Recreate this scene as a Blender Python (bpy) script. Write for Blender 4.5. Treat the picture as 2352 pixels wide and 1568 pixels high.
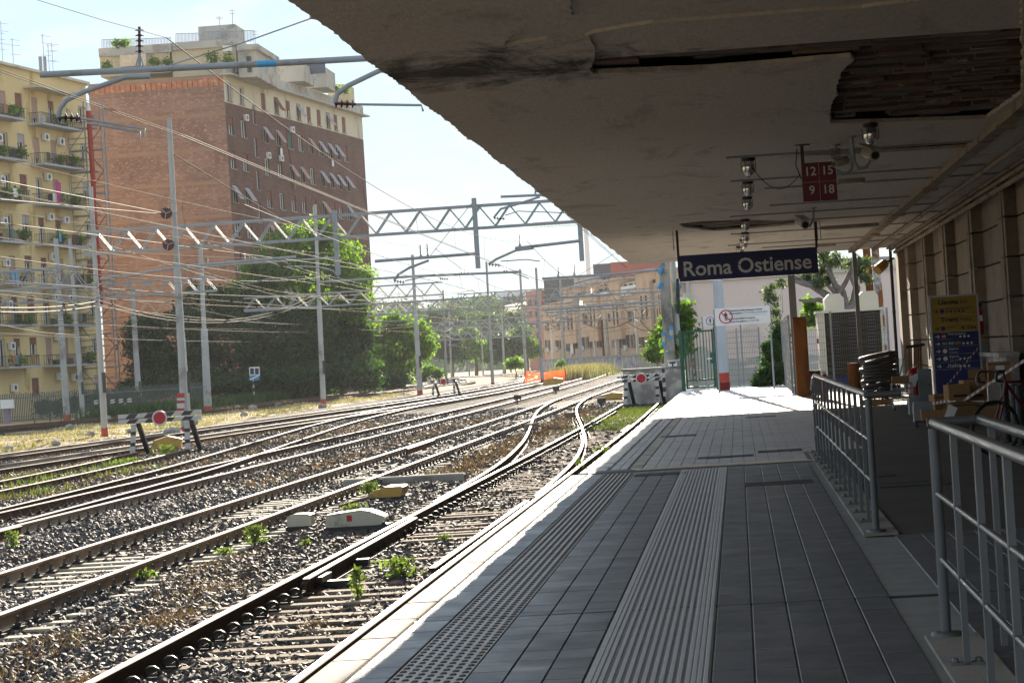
import bpy, math, random
import numpy as np
from mathutils import Vector, Matrix
from mathutils.geometry import delaunay_2d_cdt
rnd = random.Random(7)
nr = np.random.default_rng(7)
for o in list(bpy.data.objects): bpy.data.objects.remove(o)
SC = bpy.context.scene
COL = SC.collection
# ---------------------------------------------------------------- camera
EYE = 1.5
FPX, VPX, VPY, ROLL = 5800.0, 1695.0, 796.0, math.radians(3.55)
_d = np.array([(VPX-1176)/FPX, -(VPY-784)/FPX, -1.0]); _d /= np.linalg.norm(_d)
_r = np.array([math.cos(ROLL), math.sin(ROLL), 0.0]); _r -= _d*_r.dot(_d); _r /= np.linalg.norm(_r)
CM = np.array([_r, _d, np.cross(_r, _d)])
cd = bpy.data.cameras.new('camera'); cam = bpy.data.objects.new('camera', cd); COL.objects.link(cam)
cd.sensor_width = 36.0; cd.lens = FPX/2352*36; cd.clip_start = 0.1; cd.clip_end = 6000
mw = Matrix([list(CM[i])+[0] for i in range(3)]+[[0, 0, 0, 1]]); mw.translation = (0, 0, EYE)
cam.matrix_world = mw; SC.camera = cam
# ---------------------------------------------------------------- light
SUN_AZ, SUN_EL = math.radians(-3.2), math.radians(13.5)
W = bpy.data.worlds.new('World'); SC.world = W; W.use_nodes = True
wn, wl = W.node_tree.nodes, W.node_tree.links
wn.clear()
sky = wn.new('ShaderNodeTexSky'); sky.sky_type = 'NISHITA'; sky.sun_disc = False
sky.sun_elevation = SUN_EL; sky.sun_rotation = SUN_AZ; sky.air_density = 1.0; sky.dust_density = 0.0; sky.ozone_density = 3.0
tc = wn.new('ShaderNodeTexCoord')
mp = wn.new('ShaderNodeMapping'); mp.inputs['Scale'].default_value = (6, 6, 20); mp.inputs['Location'].default_value = (0.35, 0.2, 0.6)
nz = wn.new('ShaderNodeTexNoise'); nz.inputs['Scale'].default_value = 1.6; nz.inputs['Detail'].default_value = 7; nz.inputs['Roughness'].default_value = 0.55
cr = wn.new('ShaderNodeValToRGB'); cr.color_ramp.elements[0].position = 0.36; cr.color_ramp.elements[1].position = 0.60; cr.color_ramp.elements[0].color = (0.85, 0.85, 0.85, 1)
mx = wn.new('ShaderNodeMix'); mx.data_type = 'RGBA'
mu = wn.new('ShaderNodeMath'); mu.operation = 'MULTIPLY'; mu.inputs[1].default_value = 0.92
bg = wn.new('ShaderNodeBackground'); bg.inputs['Strength'].default_value = 0.068
wo = wn.new('ShaderNodeOutputWorld')
wl.new(tc.outputs['Generated'], mp.inputs['Vector']); wl.new(mp.outputs[0], nz.inputs['Vector']); wl.new(nz.outputs['Fac'], cr.inputs['Fac'])
wl.new(cr.outputs['Color'], mu.inputs[0]); wl.new(mu.outputs[0], mx.inputs['Factor'])
wl.new(sky.outputs['Color'], mx.inputs['A']); 
cr2 = wn.new('ShaderNodeValToRGB'); cr2.color_ramp.elements[0].position = 0.48; cr2.color_ramp.elements[1].position = 0.66
cr2.color_ramp.elements[0].color = (2.15/4, 2.6/4, 3.05/4, 1); cr2.color_ramp.elements[1].color = (3.1/4, 3.13/4, 3.18/4, 1)
mk2 = wn.new('ShaderNodeMix'); mk2.data_type = 'RGBA'; mk2.blend_type = 'MULTIPLY'; mk2.inputs['Factor'].default_value = 1.0; mk2.inputs['B'].default_value = (4, 4, 4, 1)
wl.new(nz.outputs['Fac'], cr2.inputs['Fac']); wl.new(cr2.outputs['Color'], mk2.inputs['A']); wl.new(mk2.outputs['Result'], mx.inputs['B'])

wl.new(mx.outputs['Result'], bg.inputs['Color']); wl.new(bg.outputs[0], wo.inputs['Surface'])
SUN_DIR = Vector((math.sin(SUN_AZ)*math.cos(SUN_EL), math.cos(SUN_AZ)*math.cos(SUN_EL), math.sin(SUN_EL)))
sl = bpy.data.lights.new('sun', 'SUN'); sl.energy = 4.2; sl.angle = math.radians(0.5); sl.color = (1.0, 0.87, 0.70)
so = bpy.data.objects.new('sun', sl); COL.objects.link(so)
so.rotation_euler = (-SUN_DIR).to_track_quat('-Z', 'Y').to_euler(); so.location = (0, 60, 60)
vs = SC.view_settings; vs.view_transform = 'Standard'; vs.look = 'None'; vs.exposure = 2.2; vs.gamma = 1.0; vs.use_curve_mapping = False
SC.render.engine = 'CYCLES'; SC.cycles.max_bounces = 7; SC.cycles.diffuse_bounces = 4; SC.cycles.transparent_max_bounces = 12
SC.cycles.volume_bounces = 0; SC.cycles.sample_clamp_indirect = 6; SC.cycles.sample_clamp_direct = 3.5; SC.cycles.caustics_reflective = False; SC.cycles.caustics_refractive = False
SC.cycles.use_denoising = True

def ray(x, y): return CM @ np.array([(x-1176)/FPX, -(y-784)/FPX, -1.0])
def G(x, y, z=0.0):                      # where the sight line through a point of the photo meets height z
    v = ray(x, y); t = (z-EYE)/v[2]; return np.array([v[0]*t, v[1]*t, z])
def P(x, y, Y):                          # ... or reaches distance Y
    v = ray(x, y)*(Y/ray(x, y)[1]); v[2] += EYE; return v
def PX(x, y, X):
    v = ray(x, y)*(X/ray(x, y)[0]); v[2] += EYE; return v
# ---------------------------------------------------------------- mesh helpers
class MB:
    def __init__(s, org=(0, 0, 0)): s.v = []; s.f = []; s.mi = []; s.sm = []; s.org = np.array(org, float)
    def add(s, vs, fs, m=0, smooth=False):
        b = len(s.v); s.v.extend([tuple(map(float, p)) for p in vs])
        for f in fs: s.f.append(tuple(i+b for i in f)); s.mi.append(m); s.sm.append(smooth)
        return s
    def box(s, a, b, m=0):
        x0, y0, z0 = [min(a[i], b[i]) for i in range(3)]; x1, y1, z1 = [max(a[i], b[i]) for i in range(3)]
        return s.add([(x0,y0,z0),(x1,y0,z0),(x1,y1,z0),(x0,y1,z0),(x0,y0,z1),(x1,y0,z1),(x1,y1,z1),(x0,y1,z1)],
              [(0,3,2,1),(4,5,6,7),(0,1,5,4),(1,2,6,5),(2,3,7,6),(3,0,4,7)], m)
    def cbox(s, c, d, m=0, rz=0.0, bev=0.0):   # centre, size, turn about z, chamfer of the upper edges
        hx, hy, hz = d[0]/2, d[1]/2, d[2]/2
        if bev: pts = [(-hx,-hy,-hz),(hx,-hy,-hz),(hx,hy,-hz),(-hx,hy,-hz),(-hx,-hy,hz-bev),(hx,-hy,hz-bev),(hx,hy,hz-bev),(-hx,hy,hz-bev),
                       (-hx+bev,-hy+bev,hz),(hx-bev,-hy+bev,hz),(hx-bev,hy-bev,hz),(-hx+bev,hy-bev,hz)]
        else: pts = [(-hx,-hy,-hz),(hx,-hy,-hz),(hx,hy,-hz),(-hx,hy,-hz),(-hx,-hy,hz),(hx,-hy,hz),(hx,hy,hz),(-hx,hy,hz)]
        c_, s_ = math.cos(rz), math.sin(rz)
        vs = [(c[0]+p[0]*c_-p[1]*s_, c[1]+p[0]*s_+p[1]*c_, c[2]+p[2]) for p in pts]
        fs = [(0,3,2,1),(0,1,5,4),(1,2,6,5),(2,3,7,6),(3,0,4,7)]
        fs += [(4,5,9,8),(5,6,10,9),(6,7,11,10),(7,4,8,11),(8,9,10,11)] if bev else [(4,5,6,7)]
        return s.add(vs, fs, m)
    def bar(s, p, q, w, h=None, up=(0, 0, 1), m=0):    # rectangular bar from p to q
        p, q = Vector(p), Vector(q); h = w if h is None else h
        d = (q-p).normalized(); u = Vector(up)
        if abs(d.dot(u)) > 0.98: u = Vector((0, 1, 0))
        a = d.cross(u).normalized(); b = a.cross(d)
        vs = []
        for c in (p, q):
            for i, j in ((-1,-1),(1,-1),(1,1),(-1,1)): vs.append(c+a*(w/2*i)+b*(h/2*j))
        return s.add(vs, [(0,1,2,3),(7,6,5,4),(0,4,5,1),(1,5,6,2),(2,6,7,3),(3,7,4,0)], m)
    def tube(s, pts, r, n=8, m=0, cap=True, smooth=True):
        pts = [Vector(p) for p in pts]; k = len(pts); rs = r if isinstance(r, (list, tuple)) else [r]*k
        vs = []; ref = None
        for i, p in enumerate(pts):
            d = (pts[min(i+1, k-1)]-pts[max(i-1, 0)]).normalized()
            if ref is None: ref = Vector((0, 0, 1)) if abs(d.z) < 0.9 else Vector((1, 0, 0))
            a = d.cross(ref).normalized(); b = a.cross(d).normalized(); ref = b
            for j in range(n):
                t = 2*math.pi*j/n; vs.append(p+(a*math.cos(t)+b*math.sin(t))*rs[i])
        fs = [(i*n+j, i*n+(j+1)%n, (i+1)*n+(j+1)%n, (i+1)*n+j) for i in range(k-1) for j in range(n)]
        s.add(vs, fs, m, smooth)
        if cap: s.add(vs[:n], [tuple(range(n))][:1], m); s.add(vs[-n:], [tuple(range(n))[::-1]], m)
        return s
    def lathe(s, prof, c=(0, 0, 0), n=12, axis='z', m=0, smooth=True):   # prof: (radius, height)
        vs = []
        for r, h in prof:
            for j in range(n):
                t = 2*math.pi*j/n; a, b = r*math.cos(t), r*math.sin(t)
                q = (a, b, h) if axis == 'z' else ((h, a, b) if axis == 'x' else (b, h, a))
                vs.append((c[0]+q[0], c[1]+q[1], c[2]+q[2]))
        k = len(prof)
        s.add(vs, [(i*n+j, i*n+(j+1)%n, (i+1)*n+(j+1)%n, (i+1)*n+j) for i in range(k-1) for j in range(n)], m, smooth)
        s.add(vs[:n], [tuple(range(n))[::-1]], m); s.add(vs[-n:], [tuple(range(n))], m)
        return s
    def prism(s, poly, h0, h1, axis='z', m=0):          # poly extruded along an axis
        n = len(poly)
        def q(p, h): return (p[0], p[1], h) if axis == 'z' else ((h, p[0], p[1]) if axis == 'x' else (p[0], h, p[1]))
        vs = [q(p, h0) for p in poly]+[q(p, h1) for p in poly]
        return s.add(vs, [tuple(range(n))[::-1], tuple(range(n, 2*n))]+[(i, (i+1)%n, n+(i+1)%n, n+i) for i in range(n)], m)
    def mesh(s, name, mats):
        me = bpy.data.meshes.new(name)
        v = np.array(s.v, float).reshape(-1, 3)-s.org
        me.from_pydata(v.tolist(), [], s.f)
        for m in (mats if isinstance(mats, (list, tuple)) else [mats]): me.materials.append(m)
        if any(s.mi): me.polygons.foreach_set('material_index', s.mi)
        if any(s.sm): me.polygons.foreach_set('use_smooth', s.sm)
        me.update(); return me
    def build(s, name, mats, parent=None): return place(name, s.mesh(name, mats), parent)
def npmesh(name, v, f, mat):                       # big meshes straight from arrays
    me = bpy.data.meshes.new(name); k = f.shape[1]
    me.vertices.add(len(v)); me.vertices.foreach_set('co', np.ascontiguousarray(v, dtype=np.float32).ravel())
    me.loops.add(f.size); me.loops.foreach_set('vertex_index', np.ascontiguousarray(f, dtype=np.int32).ravel())
    me.polygons.add(len(f)); me.polygons.foreach_set('loop_start', np.arange(0, f.size, k, dtype=np.int32))
    me.update(calc_edges=True); me.validate(); me.materials.append(mat); return me
def place(name, me, parent=None, loc=None, rot=None, scale=None):
    o = bpy.data.objects.new(name, me); COL.objects.link(o)
    if parent is not None: o.parent = parent
    if loc is not None: o.location = loc
    if rot is not None: o.rotation_euler = rot
    if scale is not None: o.scale = scale
    return o
def tag(o, label=None, cat=None, group=None, kind=None):
    if label: o['label'] = label
    if cat: o['category'] = cat
    if group: o['group'] = group
    if kind: o['kind'] = kind
    return o
def thing(name, loc, label, cat, group=None, rz=0.0):
    o = bpy.data.objects.new(name, None); COL.objects.link(o); o.location = [float(c) for c in loc]; o.rotation_euler = (0, 0, rz)
    o.empty_display_size = 0.2
    return tag(o, label, cat, group)
def copy_tree(o, parent=None):
    c = o.copy(); COL.objects.link(c)
    if parent is not None: c.parent = parent
    for ch in [x for x in KIDS.get(o.name, [])] : copy_tree(ch, c)
    return c
KIDS = {}
def dup(o, loc, label=None, rz=None, scale=None):
    global KIDS
    KIDS = {}
    for x in o.children_recursive: KIDS.setdefault(x.parent.name, []).append(x)
    c = copy_tree(o); c.location = [float(q) for q in loc]
    if rz is not None: c.rotation_euler = (0, 0, rz)
    if scale is not None: c.scale = scale
    if label: c['label'] = label
    return c
def pieces(name, me, items, parent, limit=290):
    """items: (x, y, z, rz, sx, sy, sz), largest in the picture first; those past the limit are joined into one part"""
    for it in items[:limit]:
        o = place(name, me, parent, it[:3], (0, 0, it[3]) if not isinstance(it[3], tuple) else it[3], it[4:7] if len(it) > 4 else None)
    rest = items[limit:]
    if rest:
        n = len(me.vertices); co = np.empty(n*3, np.float32); me.vertices.foreach_get('co', co); co = co.reshape(-1, 3)
        fs = [tuple(p.vertices) for p in me.polygons]; mb_v = []; mb_f = []
        for k, it in enumerate(rest):
            M_ = Matrix.LocRotScale(Vector(it[:3]), Matrix.Rotation(it[3] if not isinstance(it[3], tuple) else it[3][2], 3, 'Z'), Vector(it[4:7]) if len(it) > 4 else None)
            R = np.array(M_); mb_v.append(co @ R[:3, :3].T+R[:3, 3]); mb_f += [tuple(i+k*n for i in f) for f in fs]
        m2 = bpy.data.meshes.new(name); m2.from_pydata(np.concatenate(mb_v).tolist(), [], mb_f)
        for m in me.materials: m2.materials.append(m)
        m2.polygons.foreach_set('material_index', [p.material_index for p in me.polygons]*len(rest))
        o = place(name, m2, parent); o['kind'] = 'stuff'
def text_mesh(txt, size, mat, bold=0.0, align='CENTER', ext=0.002):
    cu = bpy.data.curves.new('lettering', 'FONT'); cu.body = txt; cu.size = size; cu.offset = bold*size; cu.extrude = ext
    cu.align_x = align; cu.align_y = 'CENTER'; cu.resolution_u = 3
    o = bpy.data.objects.new('lettering', cu); COL.objects.link(o)
    dg = bpy.context.evaluated_depsgraph_get(); me = bpy.data.meshes.new_from_object(o.evaluated_get(dg))
    bpy.data.objects.remove(o); me.materials.clear(); me.materials.append(mat); me.name = 'lettering'
    return me
def letters(txt, size, mat, parent, loc, bold=0.0, align='CENTER', name='lettering', sx=1.0, rot=(math.pi/2, 0, 0)):
    return place(name, text_mesh(txt, size, mat, bold, align), parent, loc, rot, (sx, 1, 1))
# ---------------------------------------------------------------- materials
def nt(name):
    m = bpy.data.materials.new(name); m.use_nodes = True; n = m.node_tree.nodes; n.clear()
    o = n.new('ShaderNodeOutputMaterial'); b = n.new('ShaderNodeBsdfPrincipled'); m.node_tree.links.new(b.outputs[0], o.inputs['Surface'])
    return m, n, m.node_tree.links, b, o
def mixc(n, l, fac, a, b, mode='MIX'):
    x = n.new('ShaderNodeMix'); x.data_type = 'RGBA'; x.blend_type = mode
    for s, v in (('Factor', fac), ('A', a), ('B', b)):
        if hasattr(v, 'is_linked'): l.new(v, x.inputs[s])
        else: x.inputs[s].default_value = v if isinstance(v, (int, float)) else (*v[:3], 1)
    return x.outputs['Result']
def noise(n, l, vec, scale, detail=4, rough=0.55, stretch=None, dist=0.0):
    if stretch:
        mp_ = n.new('ShaderNodeMapping'); mp_.inputs['Scale'].default_value = stretch; l.new(vec, mp_.inputs['Vector']); vec = mp_.outputs[0]
    t = n.new('ShaderNodeTexNoise'); t.inputs['Scale'].default_value = scale; t.inputs['Detail'].default_value = detail
    t.inputs['Roughness'].default_value = rough; t.inputs['Distortion'].default_value = dist; l.new(vec, t.inputs['Vector']); return t.outputs['Fac']
def ramp(n, l, fac, p0, p1):
    r = n.new('ShaderNodeMapRange'); r.inputs['From Min'].default_value = p0; r.inputs['From Max'].default_value = p1; l.new(fac, r.inputs['Value']); return r.outputs[0]
def pm(name, col, rough=0.8, metal=0.0, var=0.2, scale=3.0, col2=None, cov=0.0, cscale=1.0, bump=0.0, bscale=30.0, stretch=None, spec=0.5, perobj=0.0, spots=0.0, rvar=0.0):
    """plain surface: base colour with two scales of variation, a second colour in patches (cov = share), fine relief"""
    m, n, l, b, o = nt(name)
    g = n.new('ShaderNodeNewGeometry'); vec = g.outputs['Position']
    f1 = noise(n, l, vec, scale, 5, 0.6, stretch)
    c = mixc(n, l, f1, [x*(1-var*1.6) for x in col], [min(1, x*(1+var*1.6)) for x in col])
    if col2 is not None:
        f2 = noise(n, l, vec, cscale, 6, 0.65, stretch); c = mixc(n, l, ramp(n, l, f2, 0.62-cov*0.4, 0.70-cov*0.3), c, col2)
    if perobj:
        oi = n.new('ShaderNodeObjectInfo'); h = n.new('ShaderNodeHueSaturation')
        h.inputs['Color'].default_value = (1, 1, 1, 1); l.new(c, h.inputs['Color'])
        r = n.new('ShaderNodeMapRange'); r.inputs['To Min'].default_value = 1-perobj; r.inputs['To Max'].default_value = 1+perobj
        l.new(oi.outputs['Random'], r.inputs['Value']); l.new(r.outputs[0], h.inputs['Value']); c = h.outputs['Color']
    if spots:                                # small dark blots, trodden-in gum and drips
        vo_ = n.new('ShaderNodeTexVoronoi'); vo_.inputs['Scale'].default_value = spots; vo_.inputs['Randomness'].default_value = 1.0; l.new(vec, vo_.inputs['Vector'])
        sel = ramp(n, l, noise(n, l, vec, spots*.6, 2), .50, .54); dk_ = n.new('ShaderNodeMath'); dk_.operation = 'MULTIPLY'; l.new(ramp(n, l, vo_.outputs['Distance'], .16, .10), dk_.inputs[0]); l.new(sel, dk_.inputs[1])
        c = mixc(n, l, dk_.outputs[0], c, [x*.45 for x in col])
    b.inputs['Roughness'].default_value = rough
    if rvar:
        rr_ = n.new('ShaderNodeMapRange'); rr_.inputs['From Min'].default_value = .3; rr_.inputs['From Max'].default_value = .7; rr_.inputs['To Min'].default_value = rough-rvar; rr_.inputs['To Max'].default_value = rough+rvar
        l.new(noise(n, l, vec, 2.3, 6, .65), rr_.inputs['Value']); l.new(rr_.outputs[0], b.inputs['Roughness'])
    l.new(c, b.inputs['Base Color']); b.inputs['Metallic'].default_value = metal
    b.inputs['Specular IOR Level'].default_value = spec if rough < .7 else min(spec, .06)
    if bump:
        bp = n.new('ShaderNodeBump'); bp.inputs['Strength'].default_value = min(1, bump); bp.inputs['Distance'].default_value = 0.02
        l.new(noise(n, l, vec, bscale, 5, 0.65, stretch), bp.inputs['Height']); l.new(bp.outputs[0], b.inputs['Normal'])
    return m
M = {}
M['steel'] = pm('galvanised_steel', (0.30, 0.32, 0.33), 0.55, 0.3, 0.18, 1.5, (0.20, 0.19, 0.17), 0.15, 0.9)
M['grey_paint'] = pm('grey_paint', (0.27, 0.295, 0.315), 0.6, 0, 0.12, 1.2, (0.22, 0.2, 0.18), 0.1, 1.5)
M['concrete'] = pm('concrete', (0.34, 0.32, 0.28), 0.9, 0, 0.25, 1.5, (0.17, 0.16, 0.14), 0.25, 0.8, 0.4, 40)
M['pole_concrete'] = pm('pole_concrete', (0.38, 0.39, 0.38), 0.85, 0, 0.15, 1.0, (0.25, 0.24, 0.22), 0.2, 0.7)
M['red_base'] = pm('red_paint_worn', (0.42, 0.07, 0.05), 0.7, 0, 0.2, 4, (0.3, 0.2, 0.17), 0.2, 5)
M['white_paint'] = pm('white_paint', (0.52, 0.51, 0.47), 0.6, 0, 0.08, 4, (0.38, 0.17, 0.09), 0.12, 4)
M['black_paint'] = pm('black_paint', (0.03, 0.032, 0.036), 0.5, 0, 0.2, 4)
M['signal_red'] = pm('signal_red', (0.45, 0.012, 0.02), 0.5, 0, 0.08, 8)
M['disc_white'] = pm('disc_white', (0.62, 0.62, 0.62), 0.5, 0, 0.05, 8)
M['dark_metal'] = pm('dark_metal', (0.035, 0.033, 0.032), 0.45, 0.4, 0.3, 12)
M['rust'] = pm('rust', (0.15, 0.055, 0.025), 0.85, 0, 0.35, 6, (0.06, 0.03, 0.02), 0.2, 3, 0.3, 60)
M['glass_dark'] = pm('window_glass', (0.02, 0.022, 0.025), 0.12, 0, 0.2, 0.5)
M['leaf_dark'] = None
M['insulator'] = pm('brown_insulator', (0.06, 0.02, 0.015), 0.25, 0, 0.2, 6)
M['wire'] = pm('copper_wire', (0.075, 0.062, 0.05), 0.8, 0.0, 0.25, 0.7, spec=0.02)
M['wire_dark'] = pm('dark_wire', (0.04, 0.036, 0.032), 0.8, 0, 0.2, 2, spec=.02)
M['blue_paint'] = pm('light_blue_paint', (0.05, 0.30, 0.55), 0.5, 0, 0.1, 3)
M['white'] = pm('white_plastic', (0.78, 0.78, 0.76), 0.5, 0, 0.04, 3)
M['yellow_case'] = pm('yellow_fibreglass', (0.50, 0.30, 0.06), 0.55, 0, 0.12, 4, (0.3, 0.2, 0.08), 0.15, 3)
M['beige_case'] = pm('beige_fibreglass', (0.50, 0.47, 0.36), 0.55, 0, 0.1, 4, (0.3, 0.27, 0.2), 0.15, 4)
M['black_plastic'] = pm('black_plastic', (0.014, 0.014, 0.015), 0.6, 0, 0.2, 5)
M['cardboard'] = pm('cardboard', (0.30, 0.17, 0.085), 0.9, 0, 0.12, 4, (0.2, 0.11, 0.055), 0.15, 3, perobj=0.2)
M['red_enamel'] = pm('red_enamel', (0.33, 0.01, 0.012), 0.3, 0, 0.1, 5)
M['green_paint'] = pm('dark_green_paint', (0.008, 0.075, 0.045), 0.45, 0, 0.15, 5)
M['orange_net'] = pm('orange_net', (0.85, 0.10, 0.02), 0.6, 0, 0.15, 2)
# ================================================================ setting: ground, ballast, tracks
def leafmat(name, col, col2, trans=0.35, scale=0.6):
    m, n, l, b, o = nt(name)
    g = n.new('ShaderNodeNewGeometry')
    f = noise(n, l, g.outputs['Position'], scale, 3, 0.5)
    c = mixc(n, l, ramp(n, l, f, 0.35, 0.65), col, col2)
    hsv = n.new('ShaderNodeHueSaturation'); l.new(c, hsv.inputs['Color'])
    r = n.new('ShaderNodeMapRange'); r.inputs['To Min'].default_value = 0.55; r.inputs['To Max'].default_value = 1.45
    l.new(g.outputs['Random Per Island'], r.inputs['Value']); l.new(r.outputs[0], hsv.inputs['Value'])
    l.new(hsv.outputs[0], b.inputs['Base Color']); b.inputs['Roughness'].default_value = 0.55; b.inputs['Specular IOR Level'].default_value = 0.3
    t = n.new('ShaderNodeBsdfTranslucent'); l.new(mixc(n, l, 1.0, hsv.outputs[0], (1.5, 1.9, 0.7), 'MULTIPLY'), t.inputs['Color'])
    s = n.new('ShaderNodeMixShader'); s.inputs[0].default_value = trans
    l.new(b.outputs[0], s.inputs[1]); l.new(t.outputs[0], s.inputs[2]); l.new(s.outputs[0], o.inputs['Surface'])
    return m
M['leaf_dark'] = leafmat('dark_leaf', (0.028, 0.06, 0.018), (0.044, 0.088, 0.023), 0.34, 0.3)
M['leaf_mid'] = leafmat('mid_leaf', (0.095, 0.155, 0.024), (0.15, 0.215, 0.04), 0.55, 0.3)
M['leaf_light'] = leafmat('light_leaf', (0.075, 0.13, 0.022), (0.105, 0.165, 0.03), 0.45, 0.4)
M['olive_leaf'] = leafmat('olive_leaf', (0.075, 0.095, 0.055), (0.11, 0.13, 0.08), 0.3, 1)
M['grass_green'] = leafmat('green_grass', (0.075, 0.105, 0.03), (0.13, 0.13, 0.05), 0.3, 0.8)
M['grass_dry'] = leafmat('dry_grass', (0.46, 0.36, 0.22), (0.36, 0.28, 0.16), 0.12, 0.35)
M['grass_red'] = leafmat('reddish_weed', (0.21, 0.10, 0.078), (0.18, 0.12, 0.085), 0.12, 1.5)
M['weed'] = leafmat('weed_leaf', (0.10, 0.145, 0.04), (0.18, 0.20, 0.065), 0.35, 9)
M['bark'] = pm('bark', (0.16, 0.13, 0.105), 0.95, 0, 0.3, 5, bump=0.6, bscale=20)
# ---- ground sheet
m, n, l, b, o = nt('ground_earth'); g_ = n.new('ShaderNodeNewGeometry'); v_ = g_.outputs['Position']
c_ = mixc(n, l, noise(n, l, v_, 3.0, 6, 0.7), (0.16, 0.12, 0.08), (0.36, 0.27, 0.17))
c_ = mixc(n, l, ramp(n, l, noise(n, l, v_, 0.16, 5, 0.6), 0.42, 0.58), c_, mixc(n, l, noise(n, l, v_, 5.0, 5, 0.7), (0.36, 0.27, 0.15), (0.56, 0.45, 0.28)))
c_ = mixc(n, l, ramp(n, l, noise(n, l, v_, 0.45, 5, 0.6), 0.56, 0.66), c_, (0.11, 0.13, 0.05))
l.new(c_, b.inputs['Base Color']); b.inputs['Roughness'].default_value = 0.95; b.inputs['Specular IOR Level'].default_value = 0.02
bp = n.new('ShaderNodeBump'); bp.inputs['Strength'].default_value = 0.8; bp.inputs['Distance'].default_value = 0.06
l.new(noise(n, l, v_, 5, 6, 0.7), bp.inputs['Height']); l.new(bp.outputs[0], b.inputs['Normal']); M['ground'] = m
def grid_mesh(name, xs, ys, zf, mat):
    X, Y = np.meshgrid(xs, ys); Z = zf(X, Y); nx, ny = len(xs), len(ys)
    v = np.stack([X, Y, Z], -1).reshape(-1, 3); i = (np.arange(ny-1)[:, None]*nx+np.arange(nx-1)[None]).ravel()
    return npmesh(name, v, np.stack([i, i+1, i+nx+1, i+nx], -1), mat)
def wob(X, Y): return np.sin(X*1.3+Y*0.31)*0.5+np.sin(X*0.47-Y*0.83+1.7)*0.5
gx = np.concatenate([[-3000, -900, -300, -120], np.arange(-80, -24.5, 1.0), [-24.3, -2.6, 30, 120, 900, 3000]])
gy = np.concatenate([[-200, -40, 0, 40], np.arange(50, 260, 2.0), [300, 400, 600, 1200, 3500]])
def gz(X, Y):
    inside = (X < -25) & (X > -79) & (Y > 52) & (Y < 258)
    strip = inside & (X < -26.5) & (X > -38)
    return -0.86+np.where(inside, 0.10*wob(X, Y), 0)+np.where(strip, 0.16, 0)
gr = place('ground', grid_mesh('ground', gx, gy, gz, M['ground'])); tag(gr, kind='structure')
# ---- track centre lines
def spline(ctrl, step):
    c = np.array(ctrl, float); y = c[:, 1]; x = c[:, 0]
    t = np.gradient(x, y) if len(c) > 2 else np.full(2, (x[1]-x[0])/(y[1]-y[0]))
    Y = np.concatenate([np.arange(y[0], y[-1], step), [y[-1]]]); i = np.clip(np.searchsorted(y, Y, 'right')-1, 0, len(y)-2)
    h = y[i+1]-y[i]; s = (Y-y[i])/h
    X = (2*s**3-3*s**2+1)*x[i]+(s**3-2*s**2+s)*h*t[i]+(-2*s**3+3*s**2)*x[i+1]+(s**3-s**2)*h*t[i+1]
    return np.stack([X, Y], -1)
T1 = [(-3.78, 8), (-3.78, 40), (-3.80, 70), (-4.0, 101.3)]
TD = [(-3.84, 37), (-4.02, 48), (-4.55, 60), (-5.4, 73), (-6.35, 86), (-7.25, 100), (-8.0, 118), (-8.4, 135)]
T2 = [(-7.55, 10), (-7.62, 45), (-7.80, 80), (-8.15, 120), (-8.8, 200), (-9.5, 260), (-10.6, 300), (-14.5, 345), (-22, 390), (-33, 440)]
T3 = [(-11.7, 20), (-11.75, 60), (-11.9, 110), (-13.0, 200), (-14.6, 265), (-15.6, 300), (-19.5, 345), (-27, 390), (-38, 440)]
T34 = [(-11.95, 38), (-12.6, 55), (-14.2, 76), (-16.0, 100), (-17.0, 125), (-16.9, 150)]
T4 = [(-15.9, 38), (-16.0, 53), (-16.5, 65), (-17.1, 73.5)]
T5 = [(-21.0, 45), (-20.3, 60), (-19.2, 85), (-17.3, 125), (-16.6, 150), (-17.2, 220), (-19, 280), (-22.5, 320), (-30, 365), (-42, 420)]
T6 = [(-24.4, 58), (-23.5, 78), (-22.4, 100), (-20.6, 140), (-20.4, 200), (-22, 260), (-26, 310), (-34, 360), (-46, 410)]
T8 = [(-45.0, 112), (-40.0, 135), (-34.3, 162), (-31.2, 203), (-30.4, 245), (-33, 300), (-41, 350), (-55, 400)]
T9 = [(-49.5, 118), (-44.5, 141), (-38.7, 168), (-35.4, 208), (-34.6, 250), (-37, 300), (-45, 350), (-60, 400)]
def track_x(tr, y):
    c = np.array(tr); return np.interp(y, c[:, 1], c[:, 0])
# ---- ballast bed and stones
m, n, l, b, o = nt('gravel_bed'); g_ = n.new('ShaderNodeNewGeometry'); v_ = g_.outputs['Position']
vo = n.new('ShaderNodeTexVoronoi'); vo.inputs['Scale'].default_value = 14; l.new(v_, vo.inputs['Vector'])
c_ = mixc(n, l, vo.outputs['Color'], (0.04, 0.04, 0.043), (0.12, 0.114, 0.108))
c_ = mixc(n, l, ramp(n, l, noise(n, l, v_, 0.35, 5, 0.65), 0.50, 0.66), c_, (0.20, 0.15, 0.10))
l.new(c_, b.inputs['Base Color']); b.inputs['Roughness'].default_value = 0.95; b.inputs['Specular IOR Level'].default_value = 0.02
bp = n.new('ShaderNodeBump'); bp.inputs['Strength'].default_value = 1.0; bp.inputs['Distance'].default_value = 0.06
l.new(vo.outputs['Distance'], bp.inputs['Height']); l.new(bp.outputs[0], b.inputs['Normal']); M['gravel'] = m
TRK = [T1, T2, T3, T4, T5, T6]
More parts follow.
